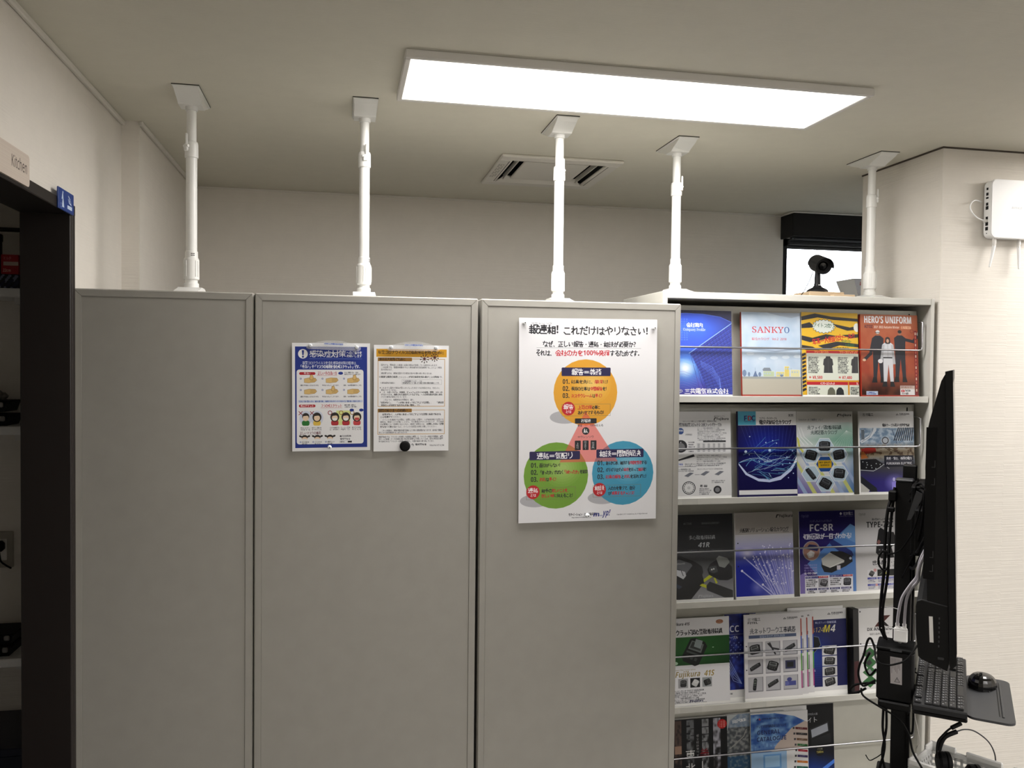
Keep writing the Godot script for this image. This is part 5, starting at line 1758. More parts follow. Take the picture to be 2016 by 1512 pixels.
func art_hex() -> Art:
	var a := cover(Color(0.86, 0.87, 0.87))
	a.photo(0, 40, 210, 297, 30, 40, func(u, v):
		var c := Color(0.85, 0.87, 0.87).lerp(Color(0.40, 0.62, 0.52), clampf(1.0 - absf(v - 0.25) * 3.0 - absf(u - 0.9), 0, 0.8))
		c = c.lerp(Color(0.18, 0.36, 0.62), clampf((u - 0.75) * 2.2 + (v - 0.7), 0, 0.9))
		return c.lerp(Color(0.26, 0.20, 0.56), clampf((v - 0.5) * 1.6 - u * 0.8, 0, 0.85)))
	for k in 7:
		var x := -70.0 + k * 34
		a.poly([[x, 130], [x + 8, 130], [x + 108, 297], [x + 92, 297]], Color(0.80, 0.82, 0.50) if k % 2 else Color(0.62, 0.70, 0.84))
	a.path([[4, 96], [10, 130], [26, 150]], 7, Color(0.80, 0.80, 0.38))
	for k in 3:
		a.path([[-4 + k * 10, 58], [4 + k * 12, 92], [26 + k * 16, 120]], 2.4, Color(0.94, 0.95, 0.95))
	for k in 14:
		var d := Vector2.from_angle(0.4 + k * 0.15)
		a.line(186, 70, 186 + d.x * 70, 70 + d.y * 70, 0.7, Color(0.95, 0.97, 0.96, 0.7))
	a.rect(0, 0, 210, 40, Color(0.84, 0.84, 0.83))
	a.fit(8, 100, 26, 8, "Solution 光で未来をつなぐ", Color(0.45, 0.46, 0.48))
	fujikura_mark(a, 152, 8, 11, INK)
	a.fit(40, 168, 50, 16, "光ファイバ融着接続機", Color(0.10, 0.18, 0.18))
	a.fit(52, 152, 68, 16, "光測定器カタログ", Color(0.10, 0.18, 0.18))
	for q in [[103, 126, 0], [52, 158, 0.25], [156, 158, -0.2], [103, 192, 9], [50, 226, 0.9], [156, 226, 0.1], [104, 262, 0.5]]:
		var o := []
		var i2 := []
		for k in 6:
			var d := Vector2.from_angle(TAU * k / 6)
			o.append([q[0] + d.x * 35, q[1] + d.y * 33])
			i2.append([q[0] + d.x * 33, q[1] + d.y * 31])
		a.poly(o, Color(0.95, 0.96, 0.97))
		a.poly(i2, Color(0.72, 0.80, 0.86) if q[2] != 9 else Color(0.14, 0.30, 0.56))
		if q[2] == 9:
			a.rect(78, 178, 128, 206, Color(0.80, 0.64, 0.10))
			a.fit(82, 124, 182, 8, "BEST QUALITY", INK, "bold")
			a.fit(86, 120, 192, 8, "SERVICE", INK, "bold")
		else:
			gadget(a, q[0], q[1], 44 if q[2] < 0.85 else 50, 36 if q[2] < 0.85 else 18, q[2], Color(0.11, 0.11, 0.12), Color(0.40, 0.42, 0.44))
	return a


func art_furukawa() -> Art:
	var a := cover(Color(0.88, 0.88, 0.88))
	a.fit(12, 54, 7, 11, "古河電工", INK, "serif")
	furukawa_mark(a, 142, 7, 9, INK)
	a.fit(88, 194, 46, 11, "電線ケーブル用 樹脂製管路材", INK, "bold")
	a.photo(0, 62, 210, 297, 60, 66, func(u, v):
		var n := nz.get_noise_2d(u * 160, v * 220)
		var c := Color(0.46, 0.56, 0.66).lerp(Color(0.70, 0.76, 0.82), clampf(0.5 + n * 2.0, 0, 1))
		c = c.lerp(Color(0.62, 0.56, 0.46), clampf((v - 0.22) * 7.0, 0, 1) * clampf((0.55 - v) * 8.0, 0, 1))
		c = c.lerp(Color(0.32, 0.22, 0.13), clampf(n * 3.0, 0, 1) * clampf((v - 0.22) * 7.0, 0, 1) * clampf((0.52 - v) * 8.0, 0, 1))
		c = c.lerp(Color(0.24, 0.24, 0.28), clampf((v - 0.46) * 9.0, 0, 1))
		c = c.lerp(Color(0.20, 0.17, 0.50), clampf((v - 0.64) * 5.0, 0, 1))
		var d := Vector2(u - 0.62, (v - 0.86) * 1.3).length()
		return c.lerp(Color(0.62, 0.60, 0.92), clampf(0.9 - d * 4.5, 0, 0.9)))
	for k in 9:
		a.line(150 + k * 7, 62, 132 + k * 8.5, 108, 4, Color(0.16, 0.19, 0.24))
	a.path([[8, 112], [40, 92], [58, 70], [60, 62]], 11, Color(0.86, 0.88, 0.90))
	a.path([[8, 112], [36, 96], [50, 72], [52, 62]], 2, Color(0.50, 0.56, 0.62))
	a.rect(6, 68, 18, 104, Color(0.40, 0.44, 0.48))
	a.line(126, 70, 142, 118, 2, Color(0.16, 0.24, 0.38))
	a.poly([[80, 106], [92, 96], [112, 98], [116, 112], [104, 122], [86, 118]], Color(0.72, 0.74, 0.77))
	a.ring(98, 108, 13, 3, Color(0.15, 0.15, 0.16))
	a.poly([[4, 140], [30, 132], [60, 136], [62, 150], [34, 156], [8, 158]], Color(0.58, 0.16, 0.12))
	a.poly([[4, 150], [14, 148], [30, 172], [4, 176]], Color(0.72, 0.42, 0.20))
	for k in 6:
		a.line(84 + k * 6, 128 + (k % 2) * 4, 120 + k * 5, 150 - (k % 3) * 6, 1.6, Color(0.26, 0.20, 0.10))
	a.poly([[0, 178], [60, 176], [90, 196], [64, 216], [0, 216]], Color(0.10, 0.10, 0.12))
	a.path([[2, 216], [50, 220], [74, 208], [90, 196], [110, 212]], 2.6, Color(0.72, 0.74, 0.76))
	for k in 10:
		a.ellipse(10 + (k * 17) % 70, 186 + (k * 11) % 26, 2.0, 2.0, Color(0.78, 0.80, 0.82))
	a.poly([[0, 236], [60, 282], [64, 297], [40, 297], [0, 266]], Color(0.16, 0.17, 0.20))
	a.poly([[0, 262], [34, 290], [30, 297], [0, 297]], Color(0.80, 0.80, 0.78))
	a.ellipse(128, 252, 5, 7, Color(0.80, 0.78, 0.98))
	a.rect(120, 262, 136, 290, Color(0.62, 0.58, 0.95, 0.6))
	a.rect(92, 164, 206, 206, Color(0.05, 0.06, 0.14))
	a.fit(100, 200, 169, 11, "共生・安心、未来の電力", Color(0.92, 0.92, 0.94), "bold")
	a.rect(98, 184, 206, 184.8, Color(0.6, 0.6, 0.66))
	a.fit(100, 200, 188, 11, "FURUKAWA ELECTRIC", Color(0.92, 0.92, 0.94), "bold")
	return a


func art_41r() -> Art:
	var a := cover(Color(0.46, 0.47, 0.48))
	a.photo(0, 0, 210, 297, 12, 24, func(u, v):
		return Color(0.065, 0.068, 0.075) if v < 0.42 else Color(0.16, 0.165, 0.17).lerp(Color(0.58, 0.58, 0.60), clampf((v - 0.42) * 1.9, 0, 1)))
	var pale := Color(0.56, 0.57, 0.58)
	a.fit(36, 66, 28, 9, "ACTIVE", pale)
	a.fit(72, 98, 28, 9, "FUSION", Color(0.20, 0.20, 0.22))
	a.fit(100, 164, 28, 9, "MANAGEMENT", pale)
	a.fit(70, 128, 40, 8, "technology", Color(0.25, 0.25, 0.27))
	a.fit(54, 148, 74, 15, "多心融着接続機", Color(0.66, 0.67, 0.68))
	a.text(86, 98, 21, "41R", Color(0.74, 0.75, 0.76), "bold italic")
	a.fit(36, 176, 124, 4, "多心の融着接続を一新する、新しい接続のかたち。", Color(0.5, 0.5, 0.52))
	a.poly([[0, 262], [56, 214], [100, 214], [108, 240], [60, 297], [14, 297], [0, 290]], Color(0.06, 0.06, 0.07))
	a.poly([[0, 152], [20, 142], [78, 168], [100, 184], [104, 204], [92, 232], [68, 252], [22, 250], [0, 236]], Color(0.09, 0.09, 0.10))
	a.poly([[2, 168], [18, 156], [62, 172], [66, 180], [40, 212], [32, 222], [0, 200]], Color(0.40, 0.41, 0.43))
	a.poly([[0, 186], [40, 200], [44, 214], [34, 226], [0, 206]], Color(0.80, 0.81, 0.83))
	a.fit(8, 40, 168, 7, "Fujikura 41R", Color(0.85, 0.85, 0.86))
	a.path([[10, 190], [22, 194]], 2, INK)
	a.path([[26, 194], [34, 214]], 2, INK)
	a.poly([[0, 234], [30, 252], [20, 260], [0, 248]], Color(0.20, 0.24, 0.32))
	for q in [[[104, 230], [132, 210], [138, 220], [106, 240]], [[100, 244], [122, 252], [118, 262], [90, 250]], [[146, 224], [154, 244], [148, 246], [140, 226]]]:
		a.poly(q, Color(0.76, 0.78, 0.12))
	a.poly([[118, 196], [128, 176], [150, 164], [190, 172], [206, 190], [208, 228], [190, 236], [160, 234], [124, 214]], Color(0.10, 0.10, 0.11))
	a.poly([[150, 158], [160, 148], [190, 158], [198, 172], [180, 192], [160, 186]], Color(0.56, 0.57, 0.56))
	a.poly([[126, 186], [150, 182], [156, 204], [140, 210], [124, 202]], Color(0.26, 0.27, 0.28))
	a.ellipse(134, 196, 3, 3, Color(0.85, 0.85, 0.84))
	a.ellipse(141, 194, 3, 3, Color(0.85, 0.85, 0.84))
	a.poly([[114, 252], [126, 238], [208, 272], [208, 297], [180, 297], [116, 268]], Color(0.17, 0.17, 0.175))
	a.line(146, 248, 138, 272, 1, INK)
	a.line(178, 262, 170, 288, 1, INK)
	fujikura_mark(a, 84, 282, 11, Color(0.72, 0.73, 0.75))
	return a


func art_fiber() -> Art:
	var a := cover(Color(0.80, 0.79, 0.79))
	a.rect(0, 0, 210, 78, Color(0.70, 0.68, 0.66))
	a.photo(0, 78, 210, 297, 40, 40, func(u, v):
		var c := Color(0.78, 0.78, 0.80).lerp(Color(0.60, 0.60, 0.84), clampf(v * 3.0, 0, 1))
		c = c.lerp(Color(0.10, 0.16, 0.62), clampf((v - 0.22) * 3.2, 0, 1) * clampf(1.4 - u * 1.5, 0.0, 1.0))
		c = c.lerp(Color(0.88, 0.86, 0.88), clampf(0.8 - Vector2(u - 0.2, (v - 0.3) * 1.4).length() * 5.0, 0, 0.9))
		return c.lerp(Color(0.62, 0.62, 0.92), clampf(0.7 - Vector2(u - 0.36, v - 0.86).length() * 5.0, 0, 0.9)))
	fujikura_mark(a, 148, 8, 13, INK)
	a.fit(16, 194, 54, 16, "光配線ソリューション総合カタログ", INK)
	a.fit(172, 194, 70, 4, "2020年 版", INK)
	var rng := RandomNumberGenerator.new()
	rng.seed = 12
	for k in 90:
		var e := Vector2(rng.randf_range(60, 208), rng.randf_range(112, 262))
		if e.y > 200 and e.x < 90: e.x += 60
		var base := Vector2(150 + (e.x - 60) * 0.42, 330)
		a.line(e.x, e.y, base.x, base.y, 0.9 + 0.9 * rng.randf(), Color(0.46, 0.48, 0.86).lerp(Color(0.84, 0.84, 0.97), rng.randf()))
		a.ellipse(e.x, e.y, 2.4, 2.4, Color(0.93, 0.93, 1.0))
	for q in [[32, 160, 120, 240], [22, 206, 128, 297], [96, 258, 140, 297]]:
		a.line(q[0], q[1], q[2], q[3], 4.0, Color(0.74, 0.75, 0.95))
		a.ellipse(q[0], q[1], 4.2, 4.2, Color(0.92, 0.92, 1.0))
	for y in [108, 190]:
		a.ellipse(9, y, 2.2, 2.2, INK)
	return a


func art_fc8r() -> Art:
	var a := cover(Color(0.13, 0.10, 0.42))
	a.fade(0, 0, 210, 297, Color(0.10, 0.07, 0.34), Color(0.20, 0.12, 0.46))
	a.poly([[192, 50], [210, 62], [210, 297], [120, 297], [28, 190]], Color(0.34, 0.52, 0.78))
	a.poly([[192, 50], [210, 60], [210, 120], [150, 92]], Color(0.44, 0.62, 0.84))
	a.poly([[0, 230], [16, 222], [36, 240], [36, 297], [0, 297]], Color(0.52, 0.46, 0.74))
	a.text(8, 12, 11, "Opti@", Color(0.55, 0.55, 0.72), "serif", 0.8)
	a.poly([[152, 12], [157, 6], [162, 12], [157, 18]], Color(0.92, 0.92, 0.96))
	a.fit(166, 204, 6, 12, "住友電工", Color(0.92, 0.92, 0.96))
	a.fit(150, 204, 20, 4, "Connect with Innovation", Color(0.7, 0.7, 0.8))
	a.fit(40, 122, 32, 9, "ハンディカットファイバカッタ", Color(0.62, 0.62, 0.76))
	a.fit(36, 128, 46, 31, "FC-8R", Color(0.86, 0.86, 0.90), "bold")
	a.fit(14, 196, 82, 20, "切断回数が一目でわかる!", Color(0.93, 0.93, 0.96), "bold")
	a.ellipse(44, 144, 33, 36, Color(0.60, 0.60, 0.64))
	a.ellipse(44, 144, 30, 33, Color(0.62, 0.46, 0.40))
	a.poly([[24, 136], [36, 120], [62, 124], [72, 134], [66, 146], [40, 140]], Color(0.14, 0.16, 0.34))
	a.poly([[26, 154], [42, 142], [56, 150], [52, 166], [34, 170]], Color(0.80, 0.79, 0.78))
	a.ellipse(40, 158, 7, 5, Color(0.94, 0.93, 0.92))
	a.poly([[110, 114], [126, 106], [196, 150], [202, 166], [184, 176], [120, 128]], Color(0.15, 0.20, 0.46))
	a.poly([[82, 172], [118, 148], [160, 150], [196, 168], [198, 188], [172, 204], [118, 226], [90, 222], [80, 200]], Color(0.10, 0.10, 0.12))
	a.poly([[80, 174], [112, 152], [166, 180], [166, 190], [112, 208], [84, 196]], Color(0.78, 0.78, 0.76))
	a.poly([[112, 152], [150, 148], [186, 164], [166, 182]], Color(0.15, 0.15, 0.16))
	a.line(112, 206, 166, 184, 1.6, Color(0.96, 0.96, 0.95))
	a.rect(138, 200, 152, 216, Color(0.82, 0.80, 0.84))
	a.ellipse(190, 176, 5, 5, Color(0.76, 0.78, 0.84))
	for k in 4:
		a.fit(16, 64, 192 + k * 9.5, 8.4 if k == 3 else 7, ["切断回数を管理", "回転機構で刃を長寿命化", "軽い力で簡単操作", "使いやすく進化!!"][k], Color.WHITE if k == 3 else Color(0.66, 0.62, 0.82), "bold" if k == 3 else "plain")
	a.rect(18, 234, 198, 297, Color(0.92, 0.92, 0.95))
	for q in [[20, 236, 104], [110, 234, 196]]:
		a.rect(q[0], q[1], q[2], q[1] + 8, Color(0.18, 0.17, 0.48))
		a.fit(q[0] + 2, q[0] + 46, q[1] + 1, 6, "切断回数カウンタ", Color.WHITE)
		a.rect(q[2] - 36, q[1], q[2], q[1] + 7, Color(0.74, 0.20, 0.22))
		a.fit(q[2] - 34, q[2] - 2, q[1], 6, "業界初機能", Color.WHITE)
		tiny(a, q[0] + 2, q[0] + 44, q[1] + 11, 4, 7, 5, INK, int(q[0]))
	a.rect(68, 246, 104, 276, Color(0.62, 0.62, 0.65))
	gadget(a, 88, 261, 26, 24, 0.3, Color(0.13, 0.12, 0.16), Color(0.8, 0.8, 0.82))
	gadget(a, 176, 260, 30, 28, 0.0, Color(0.14, 0.14, 0.17), Color(0.55, 0.56, 0.60))
	for k in 4:
		a.rect(24 + k * 43, 279, 62 + k * 43, 286, Color(0.16, 0.15, 0.40))
		a.fit(27 + k * 43, 58 + k * 43, 279.6, 6, ["使いやすさ", "自動回転機能", "屑回収箱", "刃交換不要"][k], Color.WHITE)
		tiny(a, 28 + k * 43, 58 + k * 43, 288, 2, 5, 4, INK, k)
	return a


func art_type() -> Art:
	var a := cover(Color(0.86, 0.855, 0.86))
	a.text(18, 12, 10, "Opti@", Color(0.50, 0.50, 0.52), "serif", 0.8)
	a.fit(68, 150, 33, 8, "超小型光ファイバ融着接続機", Color(0.35, 0.35, 0.38), "bold")
	a.fit(46, 150, 44, 26, "TYPE-72C", INK, "bold")
	a.poly([[92, 76], [100, 68], [124, 84], [150, 86], [160, 120], [140, 142], [96, 138], [84, 122]], Color(0.09, 0.09, 0.10))
	a.poly([[84, 122], [140, 142], [150, 180], [100, 182], [80, 160]], Color(0.13, 0.13, 0.14))
	for k in 8:
		a.ellipse(94 + (k % 4) * 13, 150 + (k / 4) * 14, 3, 2.4, Color(0.60, 0.60, 0.62))
	a.poly([[84, 122], [92, 112], [100, 120], [92, 132]], Color(0.55, 0.38, 0.36))
	a.fit(66, 196, 188, 17, "世界最小・最軽量", INK, "bold")
	a.fit(78, 180, 207, 7, "-- 超小型で軽い接続機 --", Color(0.35, 0.35, 0.38))
	for q in [[46, 222], [84, 222], [122, 222], [160, 222]]:
		a.rect(q[0], q[1], q[0] + 34, q[1] + 24, Color(0.90, 0.90, 0.91) if q[0] == 46 else Color(0.10, 0.11, 0.10))
	gadget(a, 62, 236, 18, 20, 0.5, Color(0.12, 0.12, 0.13), Color(0.6, 0.6, 0.6))
	a.line(92, 240, 112, 228, 1.2, Color(0.65, 0.68, 0.62))
	a.ellipse(116, 236, 4, 4, Color(0.78, 0.76, 0.42))
	for r in 2:
		for k in 4:
			a.rect(46 + k * 38, 250 + r * 24, 80 + k * 38, 257 + r * 24, Color(0.20, 0.22, 0.58))
			a.fit(50 + k * 38, 76 + k * 38, 250.6 + r * 24, 6, ["小型軽量", "防水防塵性能", "長時間駆動", "高速接続"][k], Color(0.85, 0.86, 0.95))
			tiny(a, 48 + k * 38, 78 + k * 38, 259 + r * 24, 2, 5, 4, Color(0.45, 0.45, 0.55), k + r)
	a.ellipse(75, 224, 6, 6, Color(0.84, 0.62, 0.62))
	a.ellipse(80, 278, 5, 5, Color(0.84, 0.62, 0.62))
	return a


func art_41s() -> Art:
	var a := cover(Color(0.93, 0.93, 0.945))
	a.text(4, 14, 12, "Fujikura 41S", INK, "bold italic", 0.82)
	a.ellipse(176, 17, 13, 7.5, Color(0.62, 0.32, 0.16))
	a.ellipse(176, 17, 11, 6, Color(0.78, 0.60, 0.48))
	a.fit(166, 186, 12, 9, "NEW", Color(0.55, 0.25, 0.12), "bold")
	a.fit(-6, 186, 40, 19, "単心クラッド調心型融着接続機", INK, "bold")
	a.rect(0, 66, 210, 164, Color(0.10, 0.33, 0.11))
	a.photo(0, 66, 210, 164, 20, 10, func(u, v): return Color(0.13, 0.40, 0.13).lerp(Color(0.06, 0.24, 0.07), clampf(absf(u - 0.4) + v * 0.5 - 0.1, 0, 1)))
	gadget(a, 86, 118, 70, 92, 0.42, Color(0.09, 0.10, 0.09), Color(0.42, 0.45, 0.44))
	a.poly([[92, 74], [116, 82], [108, 110], [84, 100]], Color(0.56, 0.60, 0.60))
	a.ellipse(18, 156, 10, 6, Color(0.70, 0.82, 0.70))
	a.ellipse(152, 106, 3, 1.4, Color(0.75, 0.85, 0.75))
	a.fit(16, 90, 177, 6, "Smart Fiber Fusion Splicer", Color(0.62, 0.58, 0.42))
	a.text(16, 184, 24, "Fujikura", Color(0.62, 0.55, 0.34), "bold italic", 0.82)
	a.text(118, 184, 24, "41S", Color(0.66, 0.56, 0.26), "bold italic", 0.82)
	for k in 3:
		a.rect(28 + k * 42, 210, 62 + k * 42, 243, [Color(0.66, 0.66, 0.67), Color(0.07, 0.07, 0.08), Color(0.62, 0.64, 0.65)][k])
		gadget(a, 46 + k * 42, 227, 22, 24, [0.0, 0.5, 1.2][k], [Color(0.14, 0.14, 0.15), Color(0.80, 0.80, 0.80), Color(0.10, 0.10, 0.10)][k], [Color(0.5, 0.5, 0.5), Color(0.95, 0.95, 0.95), Color(0.4, 0.4, 0.4)][k])
	tiny(a, 12, 130, 250, 8, 6.4, 5.6, INK, 1)
	fujikura_mark(a, 66, 296 - 11, 10, Color(0.12, 0.12, 0.30))
	return a


func art_fcc() -> Art:
	var a := cover(Color(0.09, 0.12, 0.42))
	a.photo(0, 0, 210, 270, 30, 40, func(u, v): return Color(0.08, 0.10, 0.38).lerp(Color(0.16, 0.24, 0.62), clampf(nz.get_noise_2d(u * 120, v * 140) * 2.0 + v * 0.5, 0, 1)))
	a.text(2, 40, 28, "FCC", Color(0.85, 0.86, 0.92), "bold", 0.9)
	a.rect(0, 72, 80, 73, Color(0.6, 0.62, 0.75))
	a.fit(0, 48, 78, 12, "光ケーブル", Color(0.85, 0.86, 0.92), "bold")
	a.fit(0, 22, 94, 10, "カタログ", Color(0.75, 0.76, 0.86))
	for k in 5:
		a.path([[0, 130 + k * 10], [30, 190 + k * 12], [60, 250]], 1.6, Color(0.60, 0.68, 0.92))
	for k in 24:
		a.ellipse(10 + (k * 31) % 50, 96 + (k * 17) % 60, 2.2, 2.2, Color(0.45, 0.52, 0.80))
	a.rect(0, 270, 210, 297, Color(0.92, 0.92, 0.92))
	a.fit(6, 26, 280, 7, "第3版", INK)
	return a


func art_network() -> Art:
	var a := cover(Color(0.88, 0.875, 0.885))
	a.fit(12, 60, 12, 11, "古河電工", INK, "serif")
	a.fit(12, 50, 25, 9, "FITEL", INK, "bold")
	furukawa_mark(a, 144, 14, 9, INK)
	a.fit(20, 188, 48, 21, "光ネットワーク工事機器", Color(0.13, 0.15, 0.20))
	a.rect(16, 74, 190, 85, Color(0.32, 0.38, 0.50))
	a.fit(56, 148, 75, 9, "総合カタログ 2019-2020", Color(0.70, 0.74, 0.82), "bold")
	for r in 3:
		for c in 3:
			var x := 12.0 + c * 64
			var y := 98.0 + r * 62
			a.rect(x, y, x + 54, y + 52, Color(0.45, 0.45, 0.47))
			a.rect(x, y, x + 52, y + 50, Color(0.66, 0.66, 0.68))
			a.rect(x + 2, y + 2, x + 50, y + 48, Color(0.72, 0.72, 0.74))
			var k := r * 3 + c
			if k == 1:
				a.path([[x + 10, y + 8], [x + 24, y + 24], [x + 36, y + 46]], 5, Color(0.12, 0.12, 0.13))
				a.path([[x + 16, y + 6], [x + 24, y + 24], [x + 48, y + 30]], 5, Color(0.16, 0.16, 0.18))
			elif k in [2, 3, 7]:
				gadget(a, x + 26, y + 26, 44, 15, -0.5, Color(0.12, 0.12, 0.13), Color(0.40, 0.42, 0.42))
			elif k == 6:
				gadget(a, x + 24, y + 26, 13, 44, 0.1, Color(0.11, 0.11, 0.13), Color(0.5, 0.55, 0.5))
			elif k == 8:
				a.rect(x + 6, y + 22, x + 46, y + 38, Color(0.30, 0.32, 0.58))
				a.ellipse(x + 22, y + 16, 9, 7, Color(0.26, 0.28, 0.52))
				a.ellipse(x + 14, y + 30, 7, 7, Color(0.40, 0.42, 0.68))
			elif k == 5:
				a.rect(x + 8, y + 10, x + 46, y + 40, Color(0.20, 0.21, 0.34))
				a.rect(x + 14, y + 16, x + 38, y + 34, Color(0.12, 0.13, 0.14))
			else:
				gadget(a, x + 26, y + 26, 40, 34, 0.12 * k - 0.2, Color(0.10, 0.10, 0.11), Color(0.56, 0.58, 0.58))
	for y in [112, 196]:
		a.ellipse(7, y, 2.2, 2.2, INK)
	return a


func art_m4() -> Art:
	var a := cover(Color(0.90, 0.90, 0.90))
	furukawa_mark(a, 140, 12, 10, INK)
	a.rect(0, 38, 210, 282, Color(0.06, 0.12, 0.42))
	a.photo(0, 38, 210, 282, 20, 30, func(u, v): return Color(0.07, 0.09, 0.34).lerp(Color(0.10, 0.26, 0.66), clampf(1.0 - Vector2(u - 0.35, v - 0.55).length() * 2.2, 0, 1)))
	a.fit(92, 172, 44, 9, "単心光ファイバ融着接続機", Color(0.82, 0.84, 0.92))
	a.text(80, 64, 22, "s124", Color(0.80, 0.72, 0.42), "italic", 0.85)
	a.text(120, 56, 33, "M", Color(0.86, 0.80, 0.22), "bold italic", 0.8)
	a.text(148, 56, 33, "4", Color(0.90, 0.90, 0.86), "bold italic", 0.9)
	a.poly([[0, 84], [60, 84], [104, 102], [112, 130], [84, 160], [40, 200], [0, 210]], Color(0.06, 0.07, 0.10))
	a.path([[40, 84], [104, 102], [112, 130], [84, 160], [30, 206]], 1.8, Color(0.45, 0.52, 0.66))
	a.rect(20, 108, 70, 150, Color(0.18, 0.22, 0.32))
	for k in 4:
		a.rect(116, 134 + k * 38, 172, 169 + k * 38, Color(0.86, 0.86, 0.87))
		gadget(a, 144, 152 + k * 38, 42, 28, 0.2 - 0.15 * k, Color(0.10, 0.10, 0.11), Color(0.60, 0.60, 0.60))
	for k in 10:
		a.rect(0, 200 + k * 8, 112, 200.6 + k * 8, Color(0.20, 0.30, 0.66))
	a.fit(10, 90, 218, 8, "高品質で確実な接続", Color(0.85, 0.87, 0.95), "bold")
	a.fit(52, 84, 285, 8, "古河電工", INK, "bold")
	return a


func art_dx() -> Art:
	var a := cover(Color(0.89, 0.885, 0.88))
	a.poly([[64, 70], [98, 30], [126, 30], [82, 70]], Color(0.30, 0.12, 0.10))
	a.poly([[90, 58], [98, 48], [120, 70], [108, 70]], Color(0.12, 0.10, 0.10))
	a.fit(34, 138, 72, 14, "DX ANTENNA", INK, "bold")
	a.fit(44, 120, 92, 8, "信頼と品質のアンテナ", Color(0.35, 0.35, 0.36))
	for y in [12, 130]:
		a.ellipse(9, y, 2.6, 2.6, INK)
	for k in 12:
		var x := 44.0 + (k % 3) * 48
		var y := 166.0 + (k / 3) * 34
		var c := [Color(0.22, 0.42, 0.24), Color(0.32, 0.30, 0.31), Color(0.20, 0.19, 0.20), Color(0.56, 0.56, 0.57)]
		a.poly([[x - 30, y], [x, y - 22], [x + 26, y], [x - 2, y + 24]], c[(k * 5 + k / 3) % 4])
		a.poly([[x - 18, y], [x - 2, y - 12], [x + 8, y + 2], [x - 6, y + 12]], c[(k * 3 + 1) % 4])
	return a


func art_tohoku() -> Art:
	var a := cover(Color(0.05, 0.05, 0.055))
	var bars := [[2, 10, Color(0.46, 0.38, 0.33)], [24, 48, Color(0.34, 0.27, 0.24)], [66, 92, Color(0.42, 0.43, 0.44)], [120, 144, Color(0.55, 0.56, 0.57)], [160, 186, Color(0.66, 0.66, 0.70)]]
	for i in 5:
		var b: Array = bars[i]
		a.photo(b[0], 4, b[1], 297, 5, 40, func(u, v):
			var n := nz.get_noise_2d(u * 30 + i * 70, v * 190)
			return (b[2] as Color).lerp(Color(0.08, 0.08, 0.08), clampf(v * 1.7 - 0.25 + n * 1.6, 0, 0.95)))
	for k in 3:
		a.rect(66, 22 + k * 26, 78, 28 + k * 26, INK)
		a.rect(80, 34 + k * 24, 94, 36 + k * 24, INK)
		a.rect(120, 30 + k * 26, 146, 33 + k * 26, INK)
	a.rect(24, 92, 48, 120, Color(0.62, 0.50, 0.42))
	a.ellipse(192, 26, 17, 17, Color(0.74, 0.10, 0.10))
	for k in 4:
		a.fit(180, 204, 15 + k * 6, 5, "すべて撮り下ろし", Color(0.95, 0.8, 0.75))
	for k in 7:
		a.text(100, 56 + k * 11.5, 9, "完全保存版写真集"[k], Color(0.72, 0.72, 0.72))
	a.text(62, 108, 33, "東", Color(0.92, 0.92, 0.91))
	a.text(62, 154, 33, "北", Color(0.92, 0.92, 0.91))
	a.text(112, 106, 33, "美", Color(0.46, 0.06, 0.10), "bold")
	a.text(112, 150, 34, "し", Color(0.92, 0.92, 0.91))
	a.text(112, 196, 34, "い", Color(0.92, 0.92, 0.91))
	return a


func art_city() -> Art:
	var a := cover(Color(0.40, 0.44, 0.48))
	a.photo(0, 0, 210, 297, 46, 64, func(u, v):
		var n := nz.get_noise_2d(u * 260, v * 330)
		var c := Color(0.44, 0.52, 0.62).lerp(Color(0.62, 0.66, 0.70), clampf(0.5 + n, 0, 1)) if v < 0.16 else Color(0.30, 0.32, 0.34).lerp(Color(0.55, 0.56, 0.56), clampf(0.4 + n * 2.0, 0, 1))
		return c if v < 0.5 else Color(0.16, 0.30, 0.42).lerp(Color(0.40, 0.46, 0.50), clampf(n * 2.6, 0, 1)))
	a.path([[10, 120], [60, 80], [70, 56]], 3, Color(0.62, 0.62, 0.60))
	a.poly([[0, 0], [40, 0], [10, 20], [0, 60]], Color(0.72, 0.74, 0.74))
	a.text(18, 20, 12, "街道写真集", Color(0.95, 0.95, 0.95), "bold", 0.85, -0.12)
	return a


